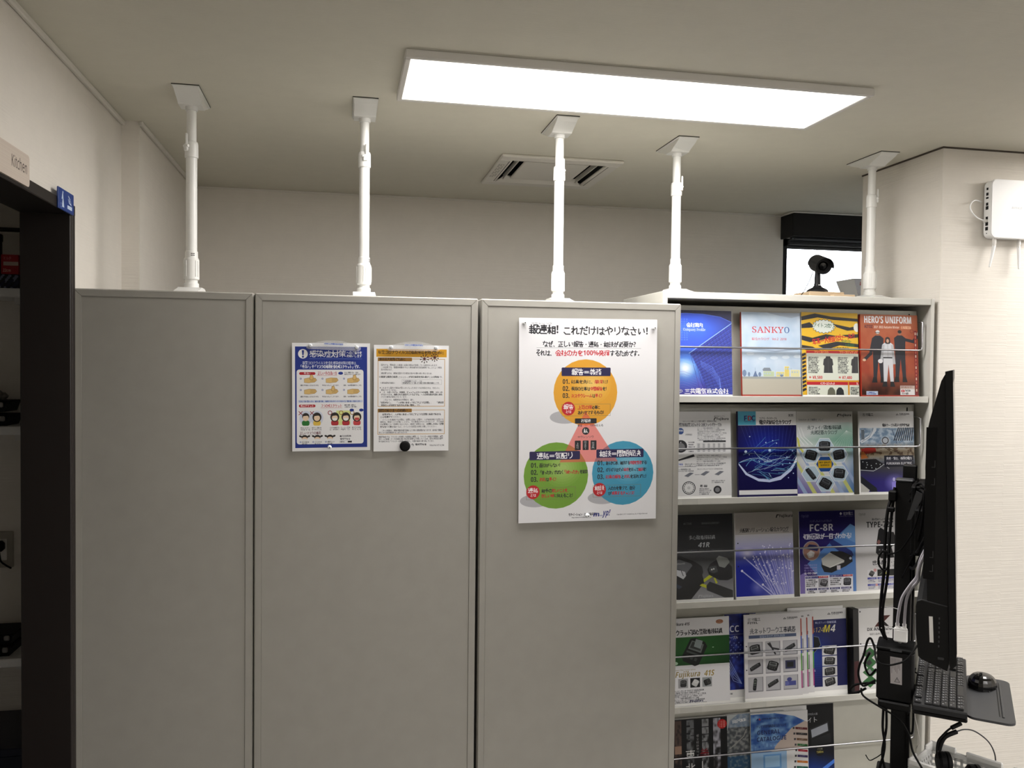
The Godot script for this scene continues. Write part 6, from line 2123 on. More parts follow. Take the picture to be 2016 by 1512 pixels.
func art_general() -> Art:
	var a := cover(Color(0.80, 0.78, 0.76))
	a.photo(0, 0, 210, 150, 30, 22, func(u, v): return Color(0.18, 0.34, 0.62).lerp(Color(0.50, 0.66, 0.84), clampf(0.3 + nz.get_noise_2d(u * 90, v * 80) * 1.6 + v * 0.4, 0, 1)))
	a.poly([[210, 34], [150, 60], [96, 112], [66, 150], [210, 150]], Color(0.76, 0.70, 0.66))
	a.poly([[0, 0], [0, 3], [90, 3], [160, 18], [210, 44], [210, 0]], Color(0.88, 0.88, 0.88))
	a.poly([[20, 24], [27, 16], [29, 24]], Color(0.10, 0.16, 0.40))
	a.poly([[30, 24], [31, 15], [37, 24]], Color(0.70, 0.12, 0.14))
	a.fit(40, 118, 17, 7, "NIPPON ANTENNA Co.,Ltd.", Color(0.10, 0.14, 0.30), "bold")
	a.fit(20, 130, 42, 10, "テレビ受信用機器総合カタログ", Color(0.10, 0.12, 0.24))
	a.text(22, 60, 18, "GENERAL", Color(0.11, 0.16, 0.36), "bold", 0.95)
	a.text(20, 84, 18, "CATALOGUE", Color(0.11, 0.16, 0.36), "bold", 0.95)
	for k in 24:
		a.rect(6 + (k * 7) % 80, 108 + (k * 13) % 26, 9 + (k * 7) % 80, 134, Color(0.36, 0.50, 0.72))
	a.rect(0, 140, 210, 297, Color(0.60, 0.74, 0.88))
	a.rect(130, 140, 210, 297, Color(0.90, 0.90, 0.90))
	a.rect(44, 148, 110, 200, Color(0.42, 0.62, 0.84))
	a.rect(50, 154, 104, 194, Color(0.62, 0.78, 0.92))
	var tabs := [Color(0.36, 0.12, 0.14), Color(0.14, 0.12, 0.13), Color(0.40, 0.30, 0.22), Color(0.12, 0.36, 0.16), Color(0.62, 0.14, 0.20), Color(0.24, 0.20, 0.40), Color(0.76, 0.42, 0.12), Color(0.12, 0.36, 0.30), Color(0.36, 0.10, 0.36), Color(0.60, 0.20, 0.34)]
	for k in 10:
		var y := 58.0 + k * 20
		var x := 172.0 - absf(k - 4.0) * 2.0
		a.poly([[x, y], [208, y + 6], [208, y + 14], [x, y + 8]], tabs[k])
		a.rect(x - 10, y, x - 3, y + 7, Color(0.25, 0.25, 0.27))
		a.fit(x + 8, x + 28, y + 4, 5, "アンテナ", Color(0.9, 0.9, 0.9))
	return a


func art_light() -> Art:
	var a := cover(Color(0.05, 0.05, 0.06))
	a.photo(0, 150, 210, 297, 20, 20, func(u, v): return Color(0.05, 0.06, 0.12).lerp(Color(0.12, 0.32, 0.78), clampf(v * 1.3 - absf(u - 0.6) * 0.7, 0, 1)))
	a.fit(110, 150, 30, 8, "LED投光器", Color(0.75, 0.76, 0.78))
	a.fit(90, 150, 44, 20, "ライト", Color(0.92, 0.92, 0.93))
	a.poly([[120, 86], [190, 64], [194, 100], [124, 124]], Color(0.16, 0.17, 0.18))
	a.poly([[124, 90], [186, 70], [189, 98], [127, 118]], Color(0.64, 0.66, 0.70))
	a.poly([[124, 126], [196, 106], [200, 140], [124, 150]], Color(0.13, 0.14, 0.15))
	a.ellipse(156, 168, 17, 17, Color(0.07, 0.07, 0.09))
	a.fit(146, 166, 156, 7, "LED全光束", Color(0.8, 0.8, 0.7))
	a.fit(143, 169, 166, 10, "1500lm", Color(0.86, 0.80, 0.42), "bold")
	a.poly([[130, 250], [210, 200], [210, 214], [140, 262]], Color(0.30, 0.52, 0.92))
	return a


# ---------------------------------------------------------------- catalogues in the rack

func catalogue(row: int, x0: float, thick: float, back: float, art: StandardMaterial3D, label: String, lean := 0.0, roll := 0.0, called := "catalogue", w := 0.210, h := 0.297, spine: Material = null) -> Node3D:
	# stands in the tray of a row, its left edge at x0, leaning back a little against the flap; back: how far from the lip
	var t := thing(called, label, "catalogue", Vector3(x0 + w / 2, LIPS[row] - 0.0177 + thick * 0.075, RACK_Z - 0.014 - back), 0, "catalogues in the magazine rack")
	t.rotation = Vector3(-(0.072 + lean), 0, roll)
	if roll != 0.0:
		t.position.y += absf(sin(roll)) * w / 2
	part("pages", MB.new().span(Vector3(-w / 2 + 0.0004, 0.0003, -thick), Vector3(w / 2 - 0.001, h - 0.0006, -0.0006)), M.pages, t)
	var c := MB.new()
	var foot := 0.0215      # plain margin at the foot, behind the lip
	c.quv(Vector3(-w / 2, h, 0), Vector3(w / 2, h, 0), Vector3(w / 2, foot, 0), Vector3(-w / 2, foot, 0), Vector3(0, 0, 1))
	part("front_cover", c, art, t)
	var e := MB.new()
	e.span(Vector3(-w / 2, 0, -thick), Vector3(-w / 2 + 0.0004, h, -0.0002))
	e.span(Vector3(-w / 2, 0, -thick - 0.0004), Vector3(w / 2, h, -thick))
	e.span(Vector3(-w / 2, 0, -0.0006), Vector3(w / 2, h, -0.0002))
	part("cover_card", e, spine if spine else M.paper, t)
	return t


func sleeve(row: int, x0: float, back: float, label: String) -> void:
	# clear plastic pocket round a leaflet, open at the top
	var t := thing("clear_sleeve", label, "sleeve", Vector3(x0 + 0.110, LIPS[row] - 0.0171, RACK_Z - 0.014 - back + 0.0008), 0)
	t.rotation.x = -0.072
	part("front_film", MB.new().span(Vector3(-0.110, 0, 0), Vector3(0.110, 0.304, 0.0003)), M.film, t)
	part("back_film", MB.new().span(Vector3(-0.110, 0, -0.0075), Vector3(0.110, 0.307, -0.0072)), M.film, t)
	part("seam", MB.new().span(Vector3(-0.110, 0, -0.0072), Vector3(-0.1085, 0.304, 0)).span(Vector3(0.1085, 0, -0.0072), Vector3(0.110, 0.304, 0)), M.film, t)


func build_catalogues() -> void:
	nz.seed = 8
	nz.frequency = 0.05
	M.film = mat(Color(0.95, 0.96, 0.97, 0.01), 0.2, 0.0, 0.08)
	M.film.transparency = BaseMaterial3D.TRANSPARENCY_ALPHA
	var gl := func(a: Art) -> StandardMaterial3D:
		var m := art_mat(a, 0.42)
		m.albedo_color = Color(0.90, 0.90, 0.90)   # whole cover toned down evenly
		m.metallic_specular = 0.4
		return m
	var red_spine := mat(Color(0.62, 0.20, 0.14), 0.5)
	var navy := mat(Color(0.12, 0.10, 0.30), 0.5)
	# top row
	catalogue(0, 1.0445, 0.005, 0.004, gl.call(art_company()), "blue company profile with a glass tower, left end of the top row")
	sleeve(0, 1.0395, 0.004, "clear sleeve round the blue company profile in the top row")
	catalogue(0, 1.2900, 0.010, 0.004, gl.call(art_sankyo()), "pale blue catalogue lettered SANKYO with a street of houses, top row", 0.0, 0.0, "catalogue", 0.213, 0.295, red_spine)
	catalogue(0, 1.5090, 0.004, 0.006, gl.call(art_tiger()), "yellow tiger-striped sale flyer with prices, top row", 0.0, 0.0, "catalogue", 0.211, 0.300)
	catalogue(0, 1.7275, 0.012, 0.002, gl.call(art_hero()), "orange uniform catalogue with three workers, right end of the top row", 0.0, 0.0, "catalogue", 0.220, 0.297, red_spine)
	# second row
	catalogue(1, 1.0475, 0.002, 0.004, gl.call(art_leaflet()), "white cable leaflet with black round diagrams, left end of the second row")
	sleeve(1, 1.0425, 0.004, "clear sleeve round the white cable leaflet in the second row")
	catalogue(1, 1.2830, 0.012, 0.002, gl.call(art_globe()), "navy catalogue with a glowing globe of lines, second row", 0.0, 0.0, "catalogue", 0.211, 0.297, navy)
	catalogue(1, 1.4960, 0.003, 0.004, gl.call(art_hex()), "pale green catalogue with devices in hexagons, second row")
	catalogue(1, 1.7315, 0.008, 0.003, gl.call(art_furukawa()), "white-topped catalogue with a collage of roads and machines, right end of the second row")
	# third row
	catalogue(2, 1.0600, 0.004, 0.003, gl.call(art_41r()), "dark grey splicer catalogue lettered 41R, left end of the third row")
	sleeve(2, 1.0555, 0.003, "clear sleeve round the dark grey 41R catalogue in the third row")
	catalogue(2, 1.2800, 0.008, 0.003, gl.call(art_fiber()), "catalogue with glowing blue optical fibres, third row", 0.0, 0.004)
	catalogue(2, 1.5130, 0.003, 0.004, gl.call(art_fc8r()), "purple catalogue lettered FC-8R with a cutter, third row")
	catalogue(2, 1.7215, 0.003, 0.006, gl.call(art_type()), "white splicer catalogue lettered TYPE behind the stand post, right end of the third row", 0.0, 0.0, "catalogue", 0.212)
	# fourth row
	catalogue(3, 1.0535, 0.003, 0.002, gl.call(art_41s()), "white and green splicer leaflet lettered 41S, left end of the fourth row")
	catalogue(3, 1.2560, 0.004, 0.0210, gl.call(art_fcc()), "dark blue cable catalogue half hidden between two white ones, fourth row")
	var net: StandardMaterial3D = gl.call(art_network())
	var strip := [Color(0.62, 0.20, 0.10), Color(0.12, 0.24, 0.60), Color(0.26, 0.56, 0.16), Color(0.62, 0.16, 0.44)]
	var words := ["front copy of the white catalogue with nine framed tools, fourth row", "second copy of the white catalogue with nine framed tools, showing its coloured tabs", "third copy of the white catalogue with nine framed tools, rearmost and furthest right"]
	for k in 3:
		var t := catalogue(3, 1.3175 + 0.026 * k, 0.0045, 0.002 + 0.0065 * k, net, words[k])
		for q in 4:
			part("colour_tab", MB.new().span(Vector3(0.1012, 0.218 - q * 0.058, 0.0001), Vector3(0.1052, 0.276 - q * 0.058, 0.0004)), mat(strip[q], 0.5), t)
	catalogue(3, 1.4985, 0.004, 0.0215, gl.call(art_m4()), "dark blue catalogue lettered s124 M4, fourth row")
	catalogue(3, 1.4900, 0.002, 0.0260, mat(Color(0.86, 0.86, 0.86), 0.6), "plain white sheet rising behind the dark blue M4 catalogue", 0.0, 0.0, "catalogue", 0.210, 0.305)
	var bk := thing("black_binder", "thick black binder with a dark red spine beside the antenna catalogue", "binder", Vector3(1.7285, LIPS[3] - 0.0150, RACK_Z - 0.012))
	bk.rotation.x = -0.06
	part("covers", MB.new().span(Vector3(-0.011, 0, -0.034), Vector3(0.011, 0.297, 0), 0.001), mat(Color(0.07, 0.06, 0.06), 0.5), bk)
	part("spine_label", MB.new().span(Vector3(-0.0085, 0.02, 0), Vector3(0.0085, 0.12, 0.0005)), mat(Color(0.22, 0.04, 0.06), 0.5), bk)
	catalogue(3, 1.7420, 0.016, 0.004, gl.call(art_dx()), "white antenna catalogue lettered DX ANTENNA, right end of the fourth row")
	# lowest row
	catalogue(4, 1.0525, 0.012, 0.002, gl.call(art_tohoku()), "black photo book with tall white characters, left end of the lowest row", 0.0, 0.0, "photo_book")
	catalogue(4, 1.2660, 0.010, 0.010, gl.call(art_city()), "photo book with an aerial view of a town, lowest row", 0.0, 0.0, "photo_book")
	catalogue(4, 1.3480, 0.006, 0.002, gl.call(art_general()), "blue catalogue lettered GENERAL CATALOGUE with coloured tabs, lowest row")
	catalogue(4, 1.3560, 0.003, 0.0212, mat(Color(0.88, 0.88, 0.88), 0.6), "white catalogue standing behind the blue GENERAL CATALOGUE", 0.0, 0.0, "catalogue", 0.210, 0.304)
	catalogue(4, 1.4600, 0.005, 0.0255, gl.call(art_light()), "black and blue floodlight catalogue, rightmost of the lowest row", 0.0, 0.0, "catalogue", 0.210, 0.303)
	# strips of clear tape along the lips
	var tape := [[1, 1.075, 0.055, "curling strip of clear tape at the left of the second shelf lip"], [1, 1.60, 0.06, "strip of clear tape near the middle of the second shelf lip"], [2, 1.35, 0.075, "curling strip of clear tape on the third shelf lip"], [3, 1.08, 0.075, "wide strip of clear tape at the left of the fourth shelf lip"], [3, 1.33, 0.055, "curling strip of clear tape on the fourth shelf lip under the tool catalogue"]]
	for q in tape:
		var y: float = LIPS[q[0]]
		var t := thing("tape_strip", q[3], "tape", Vector3(q[1], y - 0.010, RACK_Z + 0.0002), 0, "clear tape on the shelf lips")
		var m := MB.new()
		m.span(Vector3(0, -0.010, 0), Vector3(q[2], 0.009, 0.0003))
		m.quad(Vector3(q[2] * 0.4, -0.010, 0.0002), Vector3(q[2], -0.010, 0.0002), Vector3(q[2], -0.013, 0.006), Vector3(q[2] * 0.5, -0.012, 0.004), Vector3(0, 1, 1))
		part("film", m, M.film, t)


# ---------------------------------------------------------------- on top of the rack and behind it

func aim(a: Vector3, b: Vector3) -> Transform3D:
	# frame whose y axis runs from a to b
	var y := (b - a).normalized()
	var x := y.cross(Vector3.UP if absf(y.y) < 0.95 else Vector3.RIGHT).normalized()
	return Transform3D(Basis(x, y, x.cross(y)), a)


func build_rack_top() -> void:
	var c := thing("cardboard_lid", "flat tan cardboard lid under the black camera on the rack", "cardboard", Vector3(1.60, RACK_TOP, -2.62))
	part("lid", MB.new().span(Vector3(-0.055, 0, -0.05), Vector3(0.075, 0.018, 0.055), 0.002), mat(Color(0.66, 0.58, 0.47), 0.8), c)
	part("flap", MB.new().span(Vector3(0.02, 0, 0.055), Vector3(0.10, 0.008, 0.078), 0.001), mat(Color(0.68, 0.60, 0.49), 0.8), c)
	var t := thing("security_camera", "black bullet security camera on a foot, against the bright window", "camera", Vector3(1.594, RACK_TOP + 0.0185, -2.60))
	part("foot", MB.new().lathe([Vector2(0, 0), Vector2(0.0355, 0), Vector2(0.0355, 0.005), Vector2(0.030, 0.010), Vector2(0.016, 0.017), Vector2(0.0125, 0.022), Vector2(0, 0.022)], 28), M.black, t)
	part("stem", MB.new().lathe([Vector2(0.0118, 0.020), Vector2(0.0105, 0.030), Vector2(0.0090, 0.070), Vector2(0.010, 0.078), Vector2(0, 0.080)], 24), M.black, t)
	part("foot_mark", MB.new().box(Vector3(0.0, 0.024, 0.0116), Vector3(0.006, 0.0016, 0.001)), M.white, t)
	var o := Vector3(1.594, RACK_TOP + 0.018, -2.60)
	var rear := Vector3(1.615, 1.978, -2.650) - o
	var front := Vector3(1.597, 1.956, -2.568) - o
	var L := rear.distance_to(front)
	var R := 0.0275
	part("body", MB.new(aim(rear, front)).lathe([Vector2(0, 0), Vector2(R * 0.7, 0.001), Vector2(R * 0.93, 0.006), Vector2(R, 0.014), Vector2(R, L), Vector2(R * 0.86, L), Vector2(R * 0.80, L - 0.006), Vector2(R * 0.62, L - 0.006), Vector2(R * 0.55, L - 0.012), Vector2(0, L - 0.012)], 32), M.black, t)
	part("lens", MB.new(aim(rear, front)).lathe([Vector2(R * 0.55, L - 0.012), Vector2(R * 0.40, L - 0.008), Vector2(0, L - 0.006)], 24), M.black_gloss, t)
	var hx := aim(rear, front)
	var hood := MB.new(hx)
	var up := hx.basis.inverse() * Vector3.UP
	var mid := atan2(up.z, up.x)
	for k in 16:
		var a0 := mid - 1.75 + 3.5 * k / 16.0
		var a1 := mid - 1.75 + 3.5 * (k + 1) / 16.0
		for rr in [[R + 0.0012, 1.0], [R + 0.0030, -1.0]]:
			var d0: Vector3 = Vector3(cos(a0), 0, sin(a0)) * rr[0]
			var d1: Vector3 = Vector3(cos(a1), 0, sin(a1)) * rr[0]
			hood.quad(d0 + Vector3(0, 0.012, 0), d1 + Vector3(0, 0.012, 0), d1 + Vector3(0, L + 0.013, 0), d0 + Vector3(0, L + 0.013, 0), -d0 * rr[1])
		var e0 := Vector3(cos(a0), 0, sin(a0))
		var e1 := Vector3(cos(a1), 0, sin(a1))
		hood.quad(e0 * (R + 0.0012) + Vector3(0, L + 0.013, 0), e1 * (R + 0.0012) + Vector3(0, L + 0.013, 0), e1 * (R + 0.003) + Vector3(0, L + 0.013, 0), e0 * (R + 0.003) + Vector3(0, L + 0.013, 0), Vector3.UP)
	part("hood", hood, M.black, t)
	for k in 2:
		var mk := MB.new()
		mk.box(Vector3(-0.0165, 0.098 - 0.006 * k, -0.008), Vector3(0.001, 0.0032 - 0.0014 * k, 0.014))
		part("maker_print", mk, M.lamp_frame, t)
	part("cable", MB.new().curve([Vector3(-0.010, 0.074, -0.012), Vector3(-0.030, 0.045, 0.005), Vector3(-0.052, 0.018, 0.02), Vector3(-0.072, -0.004, 0.034), Vector3(-0.084, -0.014, 0.04)], 0.0014, 6), M.rubber, t)
	# a tapered paper tub in front of the window, standing on an added, unseen cupboard behind the rack
	var cb := thing("added_cupboard", "white cupboard hidden behind the rack, added to carry the paper tub", "cupboard", Vector3(2.40, 0, -3.40))
	part("body", MB.new().span(Vector3(-0.22, 0, -0.2), Vector3(0.45, 1.86, 0.2), 0.003), M.rack, cb)
	part("door", MB.new().span(Vector3(-0.215, 0.06, 0.2), Vector3(0.113, 1.84, 0.215), 0.003), M.rack, cb)
	part("door", MB.new().span(Vector3(0.117, 0.06, 0.2), Vector3(0.445, 1.84, 0.215), 0.003), M.rack, cb)
	var a := Art.new(160, 150, 4.0, Color(0.80, 0.80, 0.82))
	a.fit(24, 72, 8, 22, "味合美味", Color(0.72, 0.16, 0.20), "bold")
	for k in 12:
		var d := Vector2.from_angle(TAU * k / 12)
		a.line(46, 92, 46 + d.x * 30, 92 + d.y * 30, 3.0, Color(0.80, 0.30, 0.36))
		a.ellipse(46 + d.x * 30, 92 + d.y * 30, 7, 6, Color(0.84, 0.50, 0.54))
	a.ellipse(46, 100, 18, 17, Color(0.76, 0.24, 0.30))
	var tub := thing("paper_tub", "white tapered paper tub with a red flower print, in front of the window", "tub", Vector3(2.345, 1.86, -3.40))
	var q := MB.new()
	var p0 := Vector3(-0.125, 0.150, 0.0715)
	var p1 := Vector3(0.125, 0.150, 0.0715)
	var p2 := Vector3(0.070, 0, 0.0515)
	var p3 := Vector3(-0.070, 0, 0.0515)
	q.quv(p0, p1, p2, p3, Vector3(0, -0.13, 1))
	part("printed_side", q, art_mat(a, 0.5), tub)
	var sh := MB.new()
	sh.frustum(Vector3.ZERO, Vector2(0.070, 0.0495), Vector2(0.125, 0.0695), 0.150)
	part("wall", sh, M.paper, tub)


# ---------------------------------------------------------------- router on the right wall

func build_wall_things() -> void:
	var z := -2.512
	var t := thing("wireless_router", "square white wireless router on the right wall with two antennas", "router", Vector3(2.262, 2.162, z))
	part("wall_bracket", MB.new().span(Vector3(-0.07, -0.07, 0), Vector3(0.07, 0.07, 0.008), 0.002), M.lamp_frame, t)
	part("case", MB.new().extrude(MB.rounded(0.196, 0.196, 0.02, 6), 0.006, 0.034), M.white, t)
	var fc := MB.new()
	fc.extrude(MB.rounded(0.200, 0.200, 0.021, 6), 0.034, 0.040)
	fc.extrude(MB.rounded(0.196, 0.196, 0.019, 6), 0.040, 0.0418)
	part("front_cover", fc, M.white, t)
	var a := Art.new(60, 14, 8.0, Color(0.93, 0.93, 0.925))
	a.fit(2, 58, 1, 12, "BUFFALO", Color(0.66, 0.66, 0.67), "bold italic")
	var q := MB.new()
	q.quv(Vector3(-0.022, 0.010, 0.0421), Vector3(0.022, 0.010, 0.0421), Vector3(0.022, 0.0, 0.0421), Vector3(-0.022, 0.0, 0.0421), Vector3(0, 0, 1))
	part("maker_print", q, art_mat(a, 0.4), t)
	# sockets down the left edge: power jack, switches, network ports
	for p in [[0.070, 0.008, 0.008], [0.052, 0.010, 0.010], [0.039, 0.006, 0.011], [0.018, 0.010, 0.010], [0.005, 0.012, 0.012], [-0.030, 0.010, 0.010], [-0.050, 0.012, 0.012], [-0.066, 0.012, 0.012], [-0.082, 0.003, 0.003]]:
		part("port", MB.new().box(Vector3(-0.0981, p[0], 0.020), Vector3(0.001, p[1], p[2])), M.slot, t)
	part("plug", MB.new().box(Vector3(-0.104, -0.040, 0.020), Vector3(0.014, 0.010, 0.012), 0.002), M.lamp_frame, t)
	part("network_cable", MB.new().curve([Vector3(-0.100, -0.038, 0.022), Vector3(-0.120, -0.038, 0.024), Vector3(-0.145, -0.030, 0.027), Vector3(-0.166, -0.012, 0.028), Vector3(-0.171, 0.006, 0.027), Vector3(-0.160, 0.022, 0.024), Vector3(-0.140, 0.029, 0.018), Vector3(-0.110, 0.026, 0.008)], 0.0022, 8), M.white, t)
	for s in [[-0.072, -0.020], [0.026, 0.0]]:
		var an := MB.new()
		an.tube([Vector3(s[0], -0.098, 0.026), Vector3(s[0], -0.118, 0.026)], 0.0065, 14)
		an.box(Vector3(s[0], -0.122, 0.026), Vector3(0.010, 0.016, 0.010), 0.002)
		part("antenna_joint", an, M.lamp_frame, t)
		var bl := MB.new(aim(Vector3(s[0], -0.124, 0.026), Vector3(s[0] + s[1], -0.200, 0.029)))
		bl.lathe([Vector2(0.0, 0.0), Vector2(0.0055, 0.0), Vector2(0.0050, 0.03), Vector2(0.0032, 0.076), Vector2(0.0, 0.078)], 14)
		part("antenna_blade", bl, M.white, t)


# ---------------------------------------------------------------- screen stand
# Local frame of the stand: x towards the viewer of the screen, z towards this picture's camera along the screen's plane.

func keyboard(stand_at: Vector3, turn: float) -> void:
	var t := thing("keyboard", "black full-size keyboard on the tray under the screen", "keyboard", stand_at + Basis(Vector3.UP, turn) * Vector3(0.1145, 0.7452, -0.009), turn)
	var b := MB.new()
	b.frustum(Vector3.ZERO, Vector2(0.0595, 0.217), Vector2(0.0615, 0.219), 0.012)
	b.frustum(Vector3(0, 0.012, 0), Vector2(0.0615, 0.219), Vector2(0.0595, 0.217), 0.004)
	part("base", b, M.key_base, t)
	var meshes := {}
	var rows := [
		[-0.0505, [1, -1, 1, 1, 1, 1, -0.5, 1, 1, 1, 1, -0.5, 1, 1, 1, 1, -0.25, 1, 1, 1]],
		[-0.0265, [1, 1, 1, 1, 1, 1, 1, 1, 1, 1, 1, 1, 1, 2, -0.25, 1, 1, 1, -0.25, 1, 1, 1, 1]],
		[-0.0085, [1.5, 1, 1, 1, 1, 1, 1, 1, 1, 1, 1, 1, 1, 1.5, -0.25, 1, 1, 1, -0.25, 1, 1, 1, 1]],
		[0.0095, [1.8, 1, 1, 1, 1, 1, 1, 1, 1, 1, 1, 1, 2.2, -3.5, 1, 1, 1, 1]],
		[0.0275, [2.25, 1, 1, 1, 1, 1, 1, 1, 1, 1, 1, 2.75, -1.25, 1, -1.25, 1, 1, 1, 1]],
		[0.0455, [1.5, 1, 1.25, 1, 4.5, 1, 1, 1, 1.25, 1.5, -0.25, 1, 1, 1, -0.25, 2, 1, 1]]]
	var unit := 0.01870
	for r in rows:
		var z := 0.2125
		for w in r[1]:
			if w > 0:
				var key := "%.2f" % w
				if not meshes.has(key):
					var m := MB.new()
					m.box(Vector3(0, 0.0035, 0), Vector3(0.0158, 0.007, unit * w - 0.0026), 0.0016)
					var am := m.done()
					am.surface_set_material(0, M.key_cap)
					if w < 2.5:
						var l := MB.new()
						l.box(Vector3(-0.0028, 0.0070, (unit * w - 0.0026) * 0.18), Vector3(0.0032, 0.0003, 0.0026))
						l.box(Vector3(0.0030, 0.0070, -(unit * w - 0.0026) * 0.18), Vector3(0.0020, 0.0003, 0.0022))
						l.st.commit(am)
						am.surface_set_material(1, M.legend)
					meshes[key] = am
				var o := MeshInstance3D.new()
				o.name = "key"
				o.mesh = meshes[key]
				o.position = Vector3(r[0], 0.0155, z - unit * w / 2)
				t.add_child(o, true)
			z -= unit * absf(w)
	part("lead", MB.new().curve([Vector3(-0.0615, 0.006, -0.05), Vector3(-0.068, 0.006, -0.06), Vector3(-0.067, 0.006, -0.09)], 0.002, 6), M.rubber, t)


func mouse(stand_at: Vector3, turn: float) -> void:
	var t := thing("computer_mouse", "glossy black mouse on the grey tray beside the keyboard", "mouse", stand_at + Basis(Vector3.UP, turn) * Vector3(0.2145, 0.7440, -0.070), turn + PI / 2 - 0.2)
	var b := MB.new()
	var n := 18
	var at := func(i: int, j: int) -> Vector3:
		var u := TAU * i / n
		var v := PI * 0.5 * j / 8.0
		var cx := cos(u) * cos(v)
		var cz := sin(u) * cos(v)
		var x := signf(cx) * pow(absf(cx), 0.85) * 0.052 * (1.0 - 0.10 * cos(u))
		var z2 := signf(cz) * pow(absf(cz), 0.85) * (0.031 - 0.004 * cos(u * 2.0))
		var y := pow(sin(v), 0.8) * (0.036 - 0.010 * cx)
		return Vector3(x, y, z2)
	for j in 8:
		for i in n:
			var p: Array = [at.call(i, j), at.call(i + 1, j), at.call(i + 1, j + 1), at.call(i, j + 1)]
			var out: Vector3 = (p[0] + p[2]) * 0.5
			out.y += 0.004
			for k in [[0, 1, 2], [0, 2, 3]]:
				b.tri(p[k[0]], p[k[1]], p[k[2]], out)
	b.box(Vector3(0, 0.001, 0), Vector3(0.09, 0.002, 0.05), 0.0008)
	part("shell", b, M.black_gloss, t)
	part("wheel", MB.new(Transform3D(Basis(Vector3.RIGHT, PI / 2), Vector3(-0.026, 0.0350, 0))).lathe([Vector2(0, -0.003), Vector2(0.007, -0.003), Vector2(0.007, 0.003), Vector2(0, 0.003)], 16), M.rubber, t)
	part("button_gap", MB.new().box(Vector3(-0.028, 0.0395, 0), Vector3(0.02, 0.002, 0.0012)), M.slot, t)


func basket(at: Vector3, turn: float) -> void:
	# white plastic basket of square mesh with a plain rim and a notch for each handle
	var t := thing("mesh_basket", "white plastic basket with square holes below the keyboard tray", "basket", at, turn)
	var lx := 0.27
	var lz := 0.155
	var h := 0.11
	var pl := mat(Color(0.88, 0.88, 0.87), 0.45)
	for s in [-1.0, 1.0]:
		for ax in 2:
			var m := MB.new()
			var len2: float = lx if ax == 0 else lz
			var off: float = (lz if ax == 0 else lx) / 2
			var n := int(len2 / 0.0155)
			var put := func(u0: float, u1: float, y0: float, y1: float) -> void:
				if ax == 0:
					m.span(Vector3(u0, y0, s * off - 0.0015), Vector3(u1, y1, s * off + 0.0015))
				else:
					m.span(Vector3(s * off - 0.0015, y0, u0), Vector3(s * off + 0.0015, y1, u1))
			for k in n + 1:
				var u := -len2 / 2 + k * len2 / n
				put.call(u - 0.0035, u + 0.0035, 0.0, h - 0.016)
			for y in [0.0, 0.017, 0.034, 0.051, 0.068, 0.085]:
				put.call(-len2 / 2, len2 / 2, y, y + 0.008)
			part("mesh_side", m, pl, t)
			var rm := MB.new()
			for e in ([[-len2 / 2 - 0.004, -0.032], [0.032, len2 / 2 + 0.004]] if ax == 1 else [[-len2 / 2 - 0.004, -0.07], [-0.045, 0.045], [0.07, len2 / 2 + 0.004]]):
				if ax == 0:
					rm.span(Vector3(e[0], h - 0.016, s * off - 0.004), Vector3(e[1], h + 0.010, s * off + 0.004), 0.003)
				else:
					rm.span(Vector3(s * off - 0.004, h - 0.016, e[0]), Vector3(s * off + 0.004, h + 0.010, e[1]), 0.003)
			if ax == 0:
				rm.span(Vector3(-lx / 2, h - 0.016, s * off - 0.004), Vector3(lx / 2, h - 0.001, s * off + 0.004), 0.003)
			else:
				rm.span(Vector3(s * off - 0.004, h - 0.016, -lz / 2), Vector3(s * off + 0.004, h - 0.001, lz / 2), 0.003)
			part("rim", rm, pl, t)
	part("floor_plate", MB.new().span(Vector3(-lx / 2, 0, -lz / 2), Vector3(lx / 2, 0.003, lz / 2)), pl, t)


